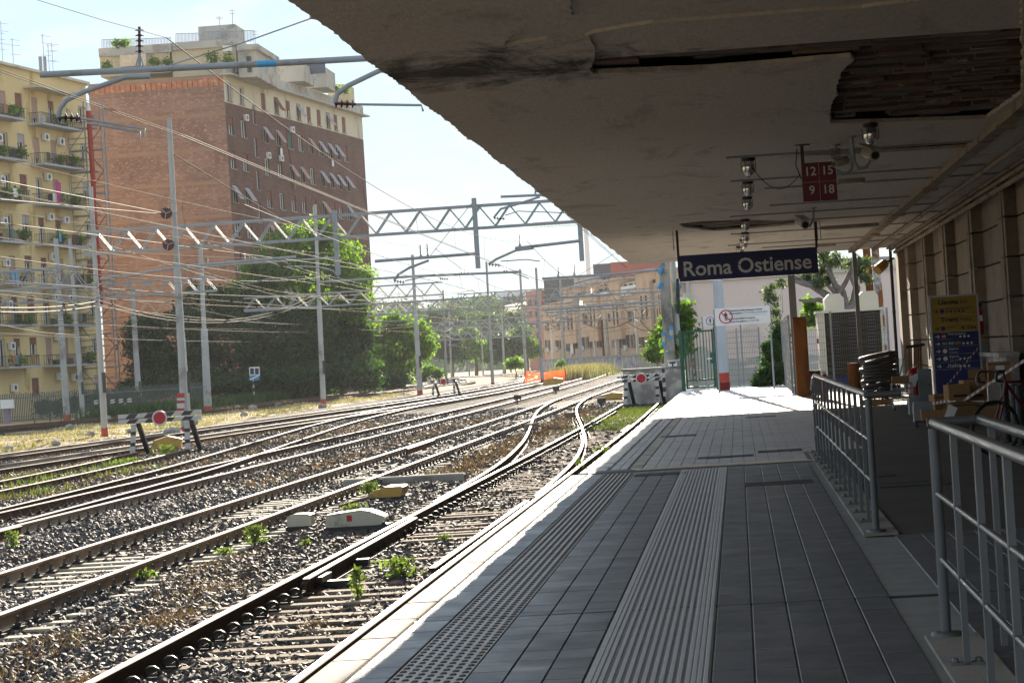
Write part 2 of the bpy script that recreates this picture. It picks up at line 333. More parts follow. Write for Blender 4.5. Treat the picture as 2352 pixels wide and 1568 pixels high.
def bedz(X, Y):
    h = np.full(np.shape(X), -0.655)
    for tr in TRK:
        c = np.array(tr); x0 = np.interp(Y, c[:, 1], c[:, 0]); on = (Y > c[0, 1]-1) & (Y < c[-1, 1]+1)
        if tr is T1: x0 = x0-0.35
        d = np.abs(X-x0); k = np.clip((d-(1.1 if tr is not T1 else 1.35))/0.6, 0, 1)
        low = -0.708 if tr is T1 else (-0.715 if tr is T2 else -0.69)
        h = np.where(on, np.minimum(h, low+k*(-0.655-low)), h)
    k2 = np.where((np.abs(X-np.interp(Y, np.array(T2)[:, 1], np.array(T2)[:, 0])) < 1.0), 0.045*np.clip(np.sin(Y*0.55+0.6)*1.4, 0, 1), 0)
    return h+0.02*wob(X*1.7, Y*1.9)+k2
bx = np.concatenate([np.arange(-26, -2.2, 0.28), [-2.1]]); by = np.concatenate([np.arange(8, 90, 0.8), np.arange(90, 340, 6)])
def bedz2(X, Y):
    z = bedz(X, Y); z = np.where(X < -25.2, -0.92, z); return np.where(Y > 280, -0.9*(Y > 320)-0.7*(Y <= 320), z)
bed = place('trackbed', grid_mesh('trackbed', bx, by, bedz2, M['gravel'])); tag(bed, kind='structure')
m, n, l, b, o = nt('ballast_stone'); g_ = n.new('ShaderNodeNewGeometry')
c_ = mixc(n, l, g_.outputs['Random Per Island'], (0.032, 0.034, 0.039), (0.078, 0.076, 0.077))
c_ = mixc(n, l, ramp(n, l, noise(n, l, g_.outputs['Position'], 0.8, 6, 0.7), 0.47, 0.66), c_, (0.082, 0.062, 0.048))
l.new(c_, b.inputs['Base Color']); b.inputs['Roughness'].default_value = 0.75; b.inputs['Specular IOR Level'].default_value = 0.15; M['stone'] = m
CUBE = np.array([(-1,-1,-1),(1,-1,-1),(1,1,-1),(-1,1,-1),(-1,-1,1),(1,-1,1),(1,1,1),(-1,1,1)], float)
CF = np.array([(0,3,2,1),(4,5,6,7),(0,1,5,4),(1,2,6,5),(2,3,7,6),(3,0,4,7)])
def rot_rand(k):
    q = nr.normal(size=(k, 4)); q /= np.linalg.norm(q, axis=1)[:, None]; w, x, y, z = q.T
    return np.stack([1-2*(y*y+z*z), 2*(x*y-z*w), 2*(x*z+y*w), 2*(x*y+z*w), 1-2*(x*x+z*z), 2*(y*z-x*w), 2*(x*z-y*w), 2*(y*z+x*w), 1-2*(x*x+y*y)], -1).reshape(k, 3, 3)
def stones(pts, s0, s1, flat=0.75):
    k = len(pts); v = CUBE[None]*(1+nr.uniform(-0.38, 0.38, (k, 8, 3)))*np.array([1, nr.uniform(.7, 1), flat])
    v = np.einsum('kij,knj->kni', rot_rand(k), v)*nr.uniform(s0, s1, (k, 1, 1))*0.5
    v += pts[:, None]; return v.reshape(-1, 3), (CF[None]+np.arange(k)[:, None, None]*8).reshape(-1, 4)
def wedge(y0, y1, x0, x1, dens):
    k = int((y1-y0)*(x1-x0)*dens); X = nr.uniform(x0, x1, k); Y = nr.uniform(y0, y1, k)
    ok = (X > -0.305*Y-0.5) & (X < x1); return X[ok], Y[ok]
X, Y = wedge(10.5, 30, -9.5, -2.25, 520); a_ = np.stack([X, Y, bedz(X, Y)+nr.uniform(-.02, .012, len(X))], -1)
X, Y = wedge(30, 52, -16, -2.25, 190); b_ = np.stack([X, Y, bedz(X, Y)+nr.uniform(-.025, .012, len(X))], -1)
X, Y = wedge(52, 112, -25, -2.3, 50); k_ = ~((Y > 60) & (X > -5.2) & (nr.uniform(size=len(X)) < 0.7)); X, Y = X[k_], Y[k_]
c_ = np.stack([X, Y, bedz(X, Y)+nr.uniform(-.03, .012, len(X))], -1)
vs_, fs_, off = [], [], 0
for p_, s0, s1 in ((a_, .034, .078), (b_, .045, .092), (c_, .06, .125)):
    v, f = stones(p_, s0, s1); vs_.append(v); fs_.append(f+off); off += len(v)
st = place('ballast_stones', npmesh('ballast_stones', np.concatenate(vs_), np.concatenate(fs_), M['stone'])); tag(st, 'loose dark grey ballast stones between and beside the rails', 'gravel', kind='stuff')
# ---- tracks
def railmat(name, web, head, hr, hm):
    w_ = pm(name+'_web', web, 0.75, 0.1, 0.25, 2.5, [x*0.6 for x in web], 0.2, 1.5)
    return [w_, pm(name+'_head', head, hr, hm, 0.08, 3)]
R_BRIGHT = railmat('dusty_rail', (0.42, 0.33, 0.25), (0.46, 0.46, 0.46), 0.42, 1.0)
R_DARK = railmat('dark_rail', (0.065, 0.043, 0.032), (0.48, 0.48, 0.48), 0.40, 1.0)
R_RUST = railmat('rusty_rail', (0.15, 0.085, 0.055), (0.26, 0.19, 0.14), 0.6, 0.2)
R_MID = railmat('brown_rail', (0.085, 0.055, 0.04), (0.45, 0.43, 0.41), 0.38, 0.9)
PROF = [(-.036,-.009),(-.026,0),(.026,0),(.036,-.009),(.036,-.036),(.009,-.05),(.009,-.132),(.07,-.149),(.07,-.16),(-.07,-.16),(-.07,-.149),(-.009,-.132),(-.009,-.05),(-.036,-.036)]
def rail(line, off, mats, parent, z=-0.5, name='rail'):
    t = np.gradient(line, axis=0); t /= np.linalg.norm(t, axis=1)[:, None]; nrm = np.stack([t[:, 1], -t[:, 0]], -1)
    mb = MB(parent.location); k = len(PROF); vs = []
    for p, q in zip(line, nrm):
        for a, h in PROF: vs.append((p[0]+q[0]*(a+off), p[1]+q[1]*(a+off), z+h))
    for i in range(len(line)-1):
        for j in range(k):
            top = j == 1
            mb.f.append((i*k+j, (i+1)*k+j, (i+1)*k+(j+1) % k, i*k+(j+1) % k)); mb.mi.append(1 if top else 0); mb.sm.append(False)
    mb.f += [tuple(range(k)), tuple(range((len(line)-1)*k, len(line)*k))[::-1]]; mb.mi += [0, 0]; mb.sm += [False, False]
    mb.v = vs; return mb.build(name, mats, parent)
SL_OLD = pm('sleeper_worn', (0.23, 0.18, 0.135), 0.9, 0, 0.3, 4, (0.12, 0.10, 0.085), 0.25, 2, 0.5, 30, (0.3, 4, 1), perobj=0.2)
SL_CON = pm('sleeper_concrete', (0.42, 0.37, 0.29), 0.85, 0, 0.2, 3, (0.2, 0.17, 0.14), 0.2, 2, 0.3, 40, perobj=0.15)
def sleeper_mesh(w, mat): return MB().cbox((0, 0, -0.08), (w, 0.23, 0.16), 0, 0, 0.018).mesh('sleeper', mat)
arc = [(0.055*math.cos(t), 0, 0.035+0.055*math.sin(t)) for t in np.linspace(-0.5, math.pi+0.5, 8)]
clip_ring = MB().box((-.07, -.06, 0), (.07, .06, .018)).tube(arc, 0.015, 5).tube([(-.05, .0, .03), (.05, 0, .03)], .012, 5)
CLIP_RING = clip_ring.mesh('rail_clip', M['dark_metal'])
CLIP_BOLT = MB().box((-.06, -.06, 0), (.06, .06, .03)).lathe([(.03, .03), (.03, .06), (.017, .065), (.017, .115), (.009, .125)], n=6).box((-.045, -.03, .03), (.02, .03, .045)).mesh('rail_clip', M['dark_metal'])
def track(name, label, ctrl, mats, y0, slmat, clip, sl_end=105, z=-0.5, extra=None, gauge=0.752, sl0=0, group=None, width=2.5, clips=True, step=3.0, skip=None):
    ln = spline(ctrl, step); t = thing(name, (ln[0][0], ln[0][1], -0.7), label, 'railway track', group or 'railway tracks of the yard')
    for s in (-1, 1): rail(ln, s*gauge, mats if not isinstance(mats[0], list) else mats[(s+1)//2], t, z)
    fine = spline(ctrl, 0.6); fine = fine[(fine[:, 1] >= sl0) & (fine[:, 1] <= sl_end)]
    ang = -np.arctan(np.gradient(fine[:, 0], fine[:, 1])) if len(fine) > 2 else []
    L = np.array(t.location); sl, near, far = [], [], []
    for i, (p, a) in enumerate(zip(fine, ang)):
        zz = -0.662+rnd.uniform(-.012, .006); x = p[0]; sx = 1.0
        if extra: dx, sx = extra(p[1]); x += dx
        if skip and skip(p[1]): continue
        sl.append((x-L[0]+rnd.uniform(-.03, .03), p[1]-L[1]+rnd.uniform(-.04, .04), zz-L[2], a+rnd.uniform(-.012, .012), sx, 1, 1))
        for s in (-1, 1):
            c_, s_ = math.cos(a), math.sin(a)
            near.append((p[0]+c_*(s*gauge+.115)-L[0], p[1]+s_*(s*gauge+.115)-L[1], zz+.0-L[2], a, 1, 1, 1))
            far.append((p[0]+c_*(s*gauge-.115)-L[0], p[1]+s_*(s*gauge-.115)-L[1], zz+.0-L[2], a, 1, 1, 1))
    if sl: pieces('sleeper', sleeper_mesh(width, slmat), sl, t)
    if clips and near: pieces('rail_clip', clip, near+far, t)
    return t, ln
def ext1(y):
    if 36 < y < 66:
        e = -3.78-0.75-(track_x(TD, y)-0.75); e = max(e, 0)
        return -e/2, (2.5+e)/2.5
    return 0, 1
t1, l1 = track('railway_track', 'track nearest the platform edge ending at the buffer stop by the wall', T1, R_DARK, 8, SL_OLD, CLIP_RING, 92, extra=ext1, step=4)
td, ld = track('turnout_track', 'curving turnout track swinging from the platform track across to the next track', TD, R_DARK, 37, SL_OLD, CLIP_BOLT, 110, sl0=66, width=2.4, step=1.0, z=-0.4965)
t2, l2 = track('railway_track', 'second track from the platform with beige dusty rails and ladder-like sleepers', T2, R_BRIGHT, 10, SL_CON, CLIP_BOLT, 125, sl0=18)
t3, l3 = track('railway_track', 'third track from the platform with bright rails behind the dusty one', T3, [R_RUST, R_BRIGHT], 20, SL_OLD, CLIP_BOLT, 110, sl0=32, z=-0.5015)
t34, _ = track('turnout_track', 'turnout track fanning left off the third track towards the lamp-less mast', T34, R_MID, 38, SL_OLD, CLIP_BOLT, 20, clips=False, z=-0.4975)
t34['label'] = 'turnout track fanning left from the third track with brown rails'
t4, _ = track('railway_track', 'rusty overgrown siding track ending at the weathered buffer stop', T4, R_RUST, 38, SL_OLD, CLIP_BOLT, 72, sl0=45)
t5, _ = track('railway_track', 'bright railed track just behind the weathered buffer stop', T5, [R_BRIGHT, R_MID], 45, SL_OLD, CLIP_BOLT, 100, sl0=56, clips=False)
t6, _ = track('railway_track', 'bright railed track along the near edge of the dry grass strip', T6, [R_BRIGHT, R_MID], 58, SL_OLD, CLIP_BOLT, 110, sl0=62, clips=False)
t8, _ = track('railway_track', 'track beyond the dry grass strip running in front of the trees', T8, R_MID, 112, SL_OLD, CLIP_BOLT, 20, clips=False)
t9, _ = track('railway_track', 'rearmost track at the foot of the trees and fence', T9, R_RUST, 118, SL_OLD, CLIP_BOLT, 20, clips=False)
bb = np.array(T8+T9[::-1]); 
for tr in (T8, T9):
    c = np.array(tr); f = spline(tr, 6); v = np.concatenate([np.stack([f[:, 0]-1.7, f[:, 1], np.full(len(f), -.68)], -1), np.stack([f[:, 0]+1.7, f[:, 1], np.full(len(f), -.68)], -1)])
    k = len(f); i = np.arange(k-1); q = place('trackbed', npmesh('trackbed', v, np.stack([i, i+k, i+k+1, i+1], -1), M['gravel'])); tag(q, kind='structure')
# guard rails, switch blades and check rails of the turnout
def blade(pts, label, name='check_rail', parent=None, mats=R_MID, z=-0.505):
    ln = np.array(pts, float); return rail(ln, 0, mats, parent, z, name)
blade([(-4.36, 24.5), (-4.40, 29.5), (-4.43, 33.5)], '', 'switch_blade', t1, R_DARK); blade([(-3.17, 25), (-3.14, 36)], '', 'switch_blade', t1, R_DARK)
blade([(-3.16, 66), (-3.16, 71)], '', 'check_rail', t1, R_RUST)
blade([(-10.85, 31), (-10.85, 37)], '', 'check_rail', t3, R_RUST); blade([(-8.28, 62), (-8.36, 68)], '', 'check_rail', t2, R_RUST)
for a_, b2 in (((-4.75, 25.2, -.66), (-4.05, 25.35, -.6)), ((-4.75, 27.6, -.66), (-4.2, 27.75, -.58)), ((-4.42, 25.0, -.598), (-4.28, 25.6, -.54))): MB(t1.location).box(a_, b2).build('switch_rod', M['dark_metal'], t1)
def grass(n_, xf, h0, h1, w, mat, name, lean=0.5, zf=None):
    X, Y = xf(n_); k = len(X); Z = zf(X, Y) if zf else np.full(k, -0.70)
    h = nr.uniform(h0, h1, k); a = nr.uniform(0, 2*math.pi, k); d = np.stack([np.cos(a), np.sin(a), 0*a], -1)
    le = nr.uniform(-lean, lean, (k, 2)); base = np.stack([X, Y, Z], -1); ww = (w*nr.uniform(.6, 1.4, k))[:, None]
    mid = base+np.stack([le[:, 0]*h*.25, le[:, 1]*h*.25, h*.55], -1); top = base+np.stack([le[:, 0]*h*.8, le[:, 1]*h*.8, h], -1)
    v = np.stack([base-d*ww*.5, base+d*ww*.5, mid+d*ww*.42, mid-d*ww*.42, top+d*ww*.08, top-d*ww*.08], 1)
    f = np.concatenate([np.array([[0, 1, 2, 3], [3, 2, 4, 5]])[None]+np.arange(k)[:, None, None]*6]).reshape(-1, 4)
    return place(name, npmesh(name, v.reshape(-1, 3), f, mat))
def clumpy(cx, cy, rx, ry, k, spots=20, sr=0.35):
    sx, sy = cx+nr.uniform(-rx, rx, spots), cy+nr.uniform(-ry, ry, spots); i = nr.integers(0, spots, k)
    return sx[i]+nr.normal(0, sr, k), sy[i]+nr.normal(0, sr*1.8, k)
tag(grass(26000, lambda k: clumpy(-31.5, 130, 6, 75, k, 420, 0.9), .03, .14, .06, M['grass_dry'], 'dry_grass', .8, lambda X, Y: gz(X, Y)), 'dry straw-coloured grass on the strip between the tracks', 'grass', kind='stuff')
tag(grass(1200, lambda k: clumpy(-30, 130, 7, 75, k, 40, 0.6), .05, .22, .05, M['grass_green'], 'green_grass', .6, lambda X, Y: gz(X, Y)), 'green tufts among the dry grass strip', 'grass', kind='stuff')
tag(grass(9000, lambda k: clumpy(-3.7, 85, 1.2, 15, k, 90, 0.35), .04, .18, .016, M['grass_green'], 'green_grass', .7), 'short green grass between the rails before the near buffer stop', 'grass', kind='stuff')
def edge_pts(k):
    Y = nr.uniform(46, 100, k); return -2.32+nr.normal(0, .12, k), Y
tag(grass(5000, edge_pts, .1, .38, .014, M['grass_green'], 'green_grass', .5), 'taller green grass growing along the foot of the platform edge', 'grass', kind='stuff')
def red_pts(k):
    cs = [(-5.55, 16.6, .5, 1.0), (-5.75, 18.4, .45, 1.2), (-5.9, 21, .4, 1.2), (-5.0, 17.8, .3, .8), (-5.6, 25.5, .4, 1.8), (-6.2, 29, .35, 2.0), (-5.2, 14.8, .35, .6), (-5.35, 23, .3, .8)]
    i = nr.integers(0, len(cs), k); c = np.array(cs)[i]; return c[:, 0]+nr.normal(0, .5, k)*c[:, 2], c[:, 1]+nr.normal(0, .6, k)*c[:, 3]
tag(grass(7500, red_pts, .02, .085, .011, M['grass_red'], 'red_weeds', 1.1, bedz), 'low reddish dry weeds creeping over the ballast near the camera', 'weeds', kind='stuff')
def red2(k):
    xs = nr.choice([-9.6, -13.6, -14.8, -18.2, -17.9, -5.7, -5.9, -21.9], k); return xs+nr.normal(0, .35, k), nr.uniform(48, 100, k)
tag(grass(12000, red2, .04, .16, .03, M['grass_red'], 'red_weeds', 1.0, bedz), 'reddish weeds growing between the middle tracks', 'weeds', kind='stuff')
tag(grass(1600, lambda k: clumpy(-16.0, 58, 1.7, 9, k, 50, .35), .05, .22, .022, M['grass_green'], 'green_grass', .7, bedz), 'yellow green grass on the rusty siding', 'grass', kind='stuff')
tag(grass(5000, lambda k: clumpy(-16.0, 262, 0.9, 26, k, 90, .8), .5, 1.5, .07, M['grass_dry'], 'tall_grass', .35), 'tall pale feathery grass beside the orange netting', 'grass', kind='stuff')
tag(grass(3000, lambda k: clumpy(-16.0, 262, 1.0, 26, k, 90, .8), .3, 1.0, .07, M['grass_green'], 'tall_grass', .4), 'green tall grass among the pale feathery grass', 'grass', kind='stuff')
def verge(k):
    Y = nr.uniform(165, 235, k); return np.interp(Y, np.array(T9)[:, 1], np.array(T9)[:, 0])-2.2-np.abs(nr.normal(0, 1.5, k)), Y
tag(grass(9000, verge, .3, 1.0, .08, M['leaf_dark'], 'verge_grass', .5), 'tall shaded grass verge along the foot of the trees', 'grass', kind='stuff')  # dark leaf colour on this grass stands in for the trees' shade
# ================================================================ platform
TILE = pm('dark_tile', (0.118, 0.128, 0.146), 0.40, 0, 0.14, 0.9, (0.145, 0.152, 0.168), 0.3, 1.7, 0.15, 25, perobj=0.16, spots=7.0, rvar=.10, spec=.5)
GROUT = pm('grout', (0.30, 0.30, 0.29), 0.8, 0, 0.2, 4)
COPE = pm('coping_stone', (0.07, 0.069, 0.07), 0.8, 0, 0.2, 1.2, (0.12, 0.117, 0.115), 0.2, 2.2, 0.25, 30, spec=.15)
COPE2 = pm('coping_white', (0.78, 0.76, 0.72), 0.8, 0, 0.12, 1.5, (0.42, 0.38, 0.32), 0.12, 2.0, 0.25, 30)
PAVER = pm('paver', (0.58, 0.565, 0.56), 0.5, 0, 0.1, 0.6, (0.46, 0.445, 0.435), 0.25, 0.9, 0.2, 50, perobj=0.10, spots=6.0)
SAND = pm('joint_sand', (0.27, 0.255, 0.24), 0.95)
RIB = [pm('ribbed_tile', (0.20, 0.203, 0.212), 0.5, 0, 0.1, 2, perobj=0.08), pm('rib_top', (0.54, 0.54, 0.535), 0.42, 0, 0.1, 3)]
BLIS = [pm('blister_tile', (0.52, 0.51, 0.49), 0.45, 0, 0.12, 2, perobj=0.08), pm('blister_stud', (0.075, 0.05, 0.04), 0.6, 0, 0.2, 3)]
YEND = 32.55
mb = MB().box((-2.16, -6, -1.2), (40, YEND, -.028)).box((-2.10, YEND, -1.2), (40, 121, -.03))
plat = mb.build('platform', M['concrete']); tag(plat, kind='structure')
mb = MB().box((-2.0, 0, -.028), (4.95, YEND, -.010)); mb.build('mortar_bed', GROUT, plat)
mb = MB().box((-1.79, YEND+.25, -.03), (4.95, 100, -.014)); mb.build('sand_bed', SAND, plat)
its = []
cols = [(-1.885, .205)]+[(-1.39+.193*(i+.5), .186) for i in range(3)]+[(-.215+.2*(i+.5), .191) for i in range(5)]
RW = .40
rows = [10.2+RW*(i+.5) for i in range(int((YEND-.35-10.2)/RW))]
for y in rows:
    for x, w in cols: its.append((x, y, 0, 0, w, .395, 1))
    if y < 19.4:
        for i in range(16): its.append((1.19+.2*i, y, 0, 0, .191, .395, 1))
tile_me = MB().cbox((0, 0, -.014), (1, 1, .028)).mesh('tile', TILE)
def slab(c, top=.003):
    return MB()
mt = MB(); h = .5
mt.add([(-.5, -.5, -.028), (.5, -.5, -.028), (.5, .5, -.028), (-.5, .5, -.028), (-.5, -.5, -.003), (.5, -.5, -.003), (.5, .5, -.003), (-.5, .5, -.003), (-.485, -.492, 0), (.485, -.492, 0), (.485, .492, 0), (-.485, .492, 0)],
       [(0,1,5,4),(1,2,6,5),(2,3,7,6),(3,0,4,7),(4,5,9,8),(5,6,10,9),(6,7,11,10),(7,4,8,11),(8,9,10,11)])
its = [(x, y, rnd.uniform(-.0008, .0008), 0, w, l_, 1) for x, y, z, a, w, l_, q in its]
pieces('tile', mt.mesh('tile', TILE), its, plat, 290)
mbl = MB().box((-.186, -.197, -.028), (.186, .197, .001))
for i in range(7):
    for j in range(3):
        cx, cy = -.162+.054*i, -.133+.133*j+(.066 if i % 2 else 0)-.033
        mbl.add([(cx+dx, cy+dy, .001) for dx, dy in ((-.015, -.03), (.015, -.03), (.019, 0), (.015, .03), (-.015, .03), (-.019, 0))]+[(cx+dx*.6, cy+dy*.7, .0065) for dx, dy in ((-.015, -.03), (.015, -.03), (.019, 0), (.015, .03), (-.015, .03), (-.019, 0))],
                [(k_, (k_+1) % 6, 6+(k_+1) % 6, 6+k_) for k_ in range(6)]+[(6, 7, 8, 9, 10, 11)], 1)
BM = mbl.mesh('tactile_tile', BLIS)
pieces('tactile_tile', BM, [(-1.58, y, 0, 0, 1, 1, 1) for y in rows], plat)
mrb = MB().box((-.292, -.197, -.028), (.292, .197, .0))
for i, x in enumerate([-.272, -.242, -.212, -.17, -.13, -.09, -.05, -.01, .03, .07, .11, .15, .19, .217, .244, .272]): w2 = .013 if i == 0 else .0085; mrb.prism([(x-w2-.004, 0), (x-w2, .005), (x+w2, .005), (x+w2+.004, 0)], -.196, .196, 'y', 1)
pieces('ribbed_tile', mrb.mesh('ribbed_tile', RIB), [(-.512, y, 0, 0, 1, 1, 1) for y in rows], plat)
cs = MB().cbox((0, 0, -.08), (.215, .985, .16), 0, 0, .012).mesh('coping_stone', COPE)
pieces('coping_stone', cs, [(-2.105, 10.5+i, rnd.uniform(-.002, .002), rnd.uniform(-.003, .003), 1, 1, 1) for i in range(22)], plat)
cs = MB().cbox((0, 0, -.08), (.345, 1.19, .16), 0, 0, .015).mesh('coping_stone', COPE2)
pieces('coping_stone', cs, [(-1.965+rnd.uniform(-.012, .012), 33.2+1.2*i, rnd.uniform(-.004, .004), rnd.uniform(-.006, .006), 1, 1, 1) for i in range(54)], plat)
pv = []
LINE = pm('worn_line_paver', (0.52, 0.49, 0.43), 0.8, 0, 0.15, 1.5, (0.34, 0.32, 0.30), 0.3, 2.5)
y = YEND+.36
while y < 98:
    for i in range(18):
        x = -1.335+.165*(i+.5)
        if x < .84 or y > 35.2: pv.append((x+rnd.uniform(-.003, .003), y+rnd.uniform(-.004, .004), rnd.uniform(-.003, .002), rnd.uniform(-.008, .008), .158, .238, 1))
    for x in (-1.70, -1.59): pv.append((x, y, rnd.uniform(-.004, .003), 0, .10, .232, 1))
    y += .245
pieces('paver', mt.mesh('paver', PAVER), pv, plat, 290)
pieces('line_paver', mt.mesh('line_paver', LINE), [(-1.42, 33.2+.66*i, .002, rnd.uniform(-.004, .004), .15, .64, 1) for i in range(95)], plat)
cf = MB().box((1.10, 19.5, -.05), (4.95, 35.2, -.006)).box((1.6, 35.2, -.05), (4.95, 75, -.006))
cf.build('concrete_floor', pm('floor_concrete', (0.14, 0.13, 0.12), 0.7, 0, 0.2, 0.8, (0.13, 0.12, 0.11), 0.3, 0.6, 0.2, 30), plat)
dk = MB().box((-2.0, YEND-.34, -.03), (.84, YEND+.26, .001)); dk.build('threshold_strip', pm('threshold', (0.11, 0.11, 0.115), 0.6, 0, 0.15, 2), plat)
mb = MB()
for i in range(62): mb.cbox((-1.4+i*.036, YEND-.02, .005), (.018, .5, .010), 0, .25)
q = mb.build('ramp_ribs', pm('brass_ribs', (0.60, 0.48, 0.36), 0.6), plat); q['kind'] = 'stuff'
MB().box((-2.0, 14.78, -.01), (4.9, 14.815, .0012)).build('expansion_joint', M['black_paint'], plat)
# drain grates
GR = pm('cast_iron', (0.06, 0.055, 0.05), 0.6, 0.3, 0.3, 8)
def grate(c, ln, w, label, mat=None):
    t = thing('drain_grate', (c[0], c[1], .0), label, 'drain grate', 'drain grates in the platform floor')
    mb = MB().box((-ln/2, -w/2, -.01), (ln/2, -w/2+.015, .006)).box((-ln/2, w/2-.015, -.01), (ln/2, w/2, .006)).box((-ln/2, -w/2+.015, -.01), (-ln/2+.015, w/2-.015, .006)).box((ln/2-.015, -w/2+.015, -.01), (ln/2, w/2-.015, .006))
    mb.build('frame', mat or GR, t)
    mb = MB(); k = int(ln/.035)
    for i in range(1, k): x = -ln/2+ln*i/k; mb.box((x-.008, -w/2+.015, -.008), (x+.008, w/2-.015, .004))
    q = mb.build('bars', mat or GR, t); q['kind'] = 'stuff'
    MB().box((-ln/2+.015, -w/2+.015, -.009), (ln/2-.015, w/2-.015, .0012)).build('channel', M['black_paint'], t)
for (x0, x1, yy, w, lb) in [(1710, 1867, 1109, .66, 'iron drain grate in the dark tiles just before the threshold strip'), (1603, 1731, 1049, .5, 'iron drain grate on the far side of the ribbed threshold strip'),
        (1458, 1576, 1089, .5, 'iron drain grate at the end of the blister tiles'), (1741, 1841, 1035, .6, 'iron drain grate in the pale pavers beside the railing end'),
        (1712, 1782, 957, .6, 'small iron drain grate in the shaded pavers near the sunlit edge'), (1518, 1600, 1001, .6, 'iron drain grate in the pavers next to the worn pale line'),
        (1588, 1648, 940, .6, 'pale iron drain grate lying in the sunlit part of the platform'), (2015, 2054, 1090, .5, 'dark drain grate behind the railing on the concrete floor')]:
    a, b = G(x0, yy+ (x1-x0)*.03), G(x1, yy-(x1-x0)*.03); grate(((a[0]+b[0])/2, (a[1]+b[1])/2), b[0]-a[0], w, lb)
a = G(2080, 1112); grate((a[0]+.1, a[1]), .75, .62, 'wide dark grating behind the railing on the concrete floor')
# ================================================================ canopy
ZC, YC = 4.1, 74.0
m, n, l, b, o = nt('soffit_plaster'); g_ = n.new('ShaderNodeNewGeometry'); v_ = g_.outputs['Position']
c_ = mixc(n, l, noise(n, l, v_, 0.5, 6, 0.6), (0.72, 0.665, 0.585), (0.86, 0.81, 0.73))
c_ = mixc(n, l, ramp(n, l, noise(n, l, v_, 20, 5, 0.7, (1, .3, 1)), 0.35, 0.7), [0.62, 0.565, 0.49], c_)
st_ = noise(n, l, v_, 0.9, 9, 0.75, (1.0, 0.42, 1), 0.9)
c_ = mixc(n, l, ramp(n, l, st_, 0.54, 0.76), c_, (0.22, 0.195, 0.165))
sx = n.new('ShaderNodeSeparateXYZ'); l.new(v_, sx.inputs[0])
def mth(op, a, b_=None):
    x = n.new('ShaderNodeMath'); x.operation = op
    for i, q in enumerate((a, b_)):
        if q is None: continue
        if hasattr(q, 'is_linked'): l.new(q, x.inputs[i])
        else: x.inputs[i].default_value = q
    return x.outputs[0]
band = mth('SUBTRACT', 1.0, mth('MULTIPLY', mth('ABSOLUTE', mth('SUBTRACT', mth('ADD', sx.outputs['Y'], mth('MULTIPLY', noise(n, l, v_, 0.7, 4, 0.6), 4.0)), 24.4)), 0.45))   # damp stain across the soffit
band = mth('MULTIPLY', mth('MAXIMUM', band, 0.0), ramp(n, l, sx.outputs['X'], 0.6, -1.6))
nb = noise(n, l, v_, 1.5, 9, 0.8, (0.9, 0.5, 1), 0.9)
c_ = mixc(n, l, ramp(n, l, mth('ADD', nb, mth('MULTIPLY', band, 0.30)), 0.60, 0.80), c_, (0.045, 0.04, 0.035))
l.new(c_, b.inputs['Base Color']); b.inputs['Roughness'].default_value = 0.95
bp = n.new('ShaderNodeBump'); bp.inputs['Strength'].default_value = 1.0; bp.inputs['Distance'].default_value = 0.03
l.new(noise(n, l, v_, 30, 6, 0.75, (1, .35, 1)), bp.inputs['Height']); l.new(bp.outputs[0], b.inputs['Normal']); M['soffit'] = m
can = thing('canopy', (0, 40, ZC), 'concrete platform canopy with stained crumbling plaster underside and exposed clay blocks', 'canopy')
MB((0, 40, ZC)).prism([(-2.87, -8), (5.3, -8), (5.3, YC), (-2.87, YC)], ZC+.20, ZC+.55).build('roof_slab', M['concrete'], can)
def Z8(x, y): p = G(1320.6+x*.4385, y*.4385, ZC); return (p[0], p[1])
def Z3(x, y): p = G(1607.8+x*.3163, 172.3+y*.3163, ZC); return (p[0], p[1])
def rag(poly, amp, step):
    out = []
    for i, p in enumerate(poly):
        q = poly[(i+1) % len(poly)]; d = math.hypot(q[0]-p[0], q[1]-p[1]); k = max(1, int(d/step))
        for j in range(k):
            t = j/k; out.append((p[0]+(q[0]-p[0])*t+rnd.uniform(-amp, amp), p[1]+(q[1]-p[1])*t+rnd.uniform(-amp, amp)))
    return out
hA = [Z8(*q) for q in [(60, 190), (100, 178), (410, 128), (830, 98), (1150, 72), (1500, 48), (1800, 14), (2340, -50)]]+[(3.3, G(2340, 215, ZC)[1])]
hA += [Z8(*q) for q in [(2150, 622), (1620, 640), (1340, 648), (1332, 582), (1345, 545), (1372, 500), (1368, 450), (1388, 400), (1400, 370), (1450, 330), (1455, 300), (990, 340), (700, 362), (100, 388), (80, 360), (118, 270), (70, 200)]]
hB = [Z8(*q) for q in [(1150, 800), (1340, 786), (1600, 770), (2050, 748), (2060, 772), (1600, 800), (1330, 812), (1160, 815)]]
hC = [(G(1560, 514, ZC)[0], G(1560, 514, ZC)[1])]+[Z3(*q) for q in [(0, 1062), (290, 1050), (690, 1060), (690, 1085), (400, 1112), (100, 1132)]]+[(G(1566, 521, ZC)[0], G(1566, 521, ZC)[1])]
ZQ4 = lambda x, y: tuple(G(631.6+x*.3906, y*.3906, ZC)[:2])
hD = [ZQ4(*q) for q in [(1728, 0), (1752, 95), (1640, 125), (1530, 165), (1400, 205), (1350, 245), (1345, 266), (1600, 232), (1860, 220)]]+[Z8(*q) for q in [(60, 190), (100, 172), (410, 122), (830, 92), (1150, 66), (1500, 42), (1800, 8), (2340, -58)]]+[(3.3, 12), (ZQ4(1728, 0)[0]-.1, 12), (ZQ4(1728, 0)[0]+.1, 15.5)]
holes = [rag(hD, .015, .14), rag(hA, .018, .16), rag(hB, .012, .2), rag(hC, .02, .25)]
left = []
y = -8.0
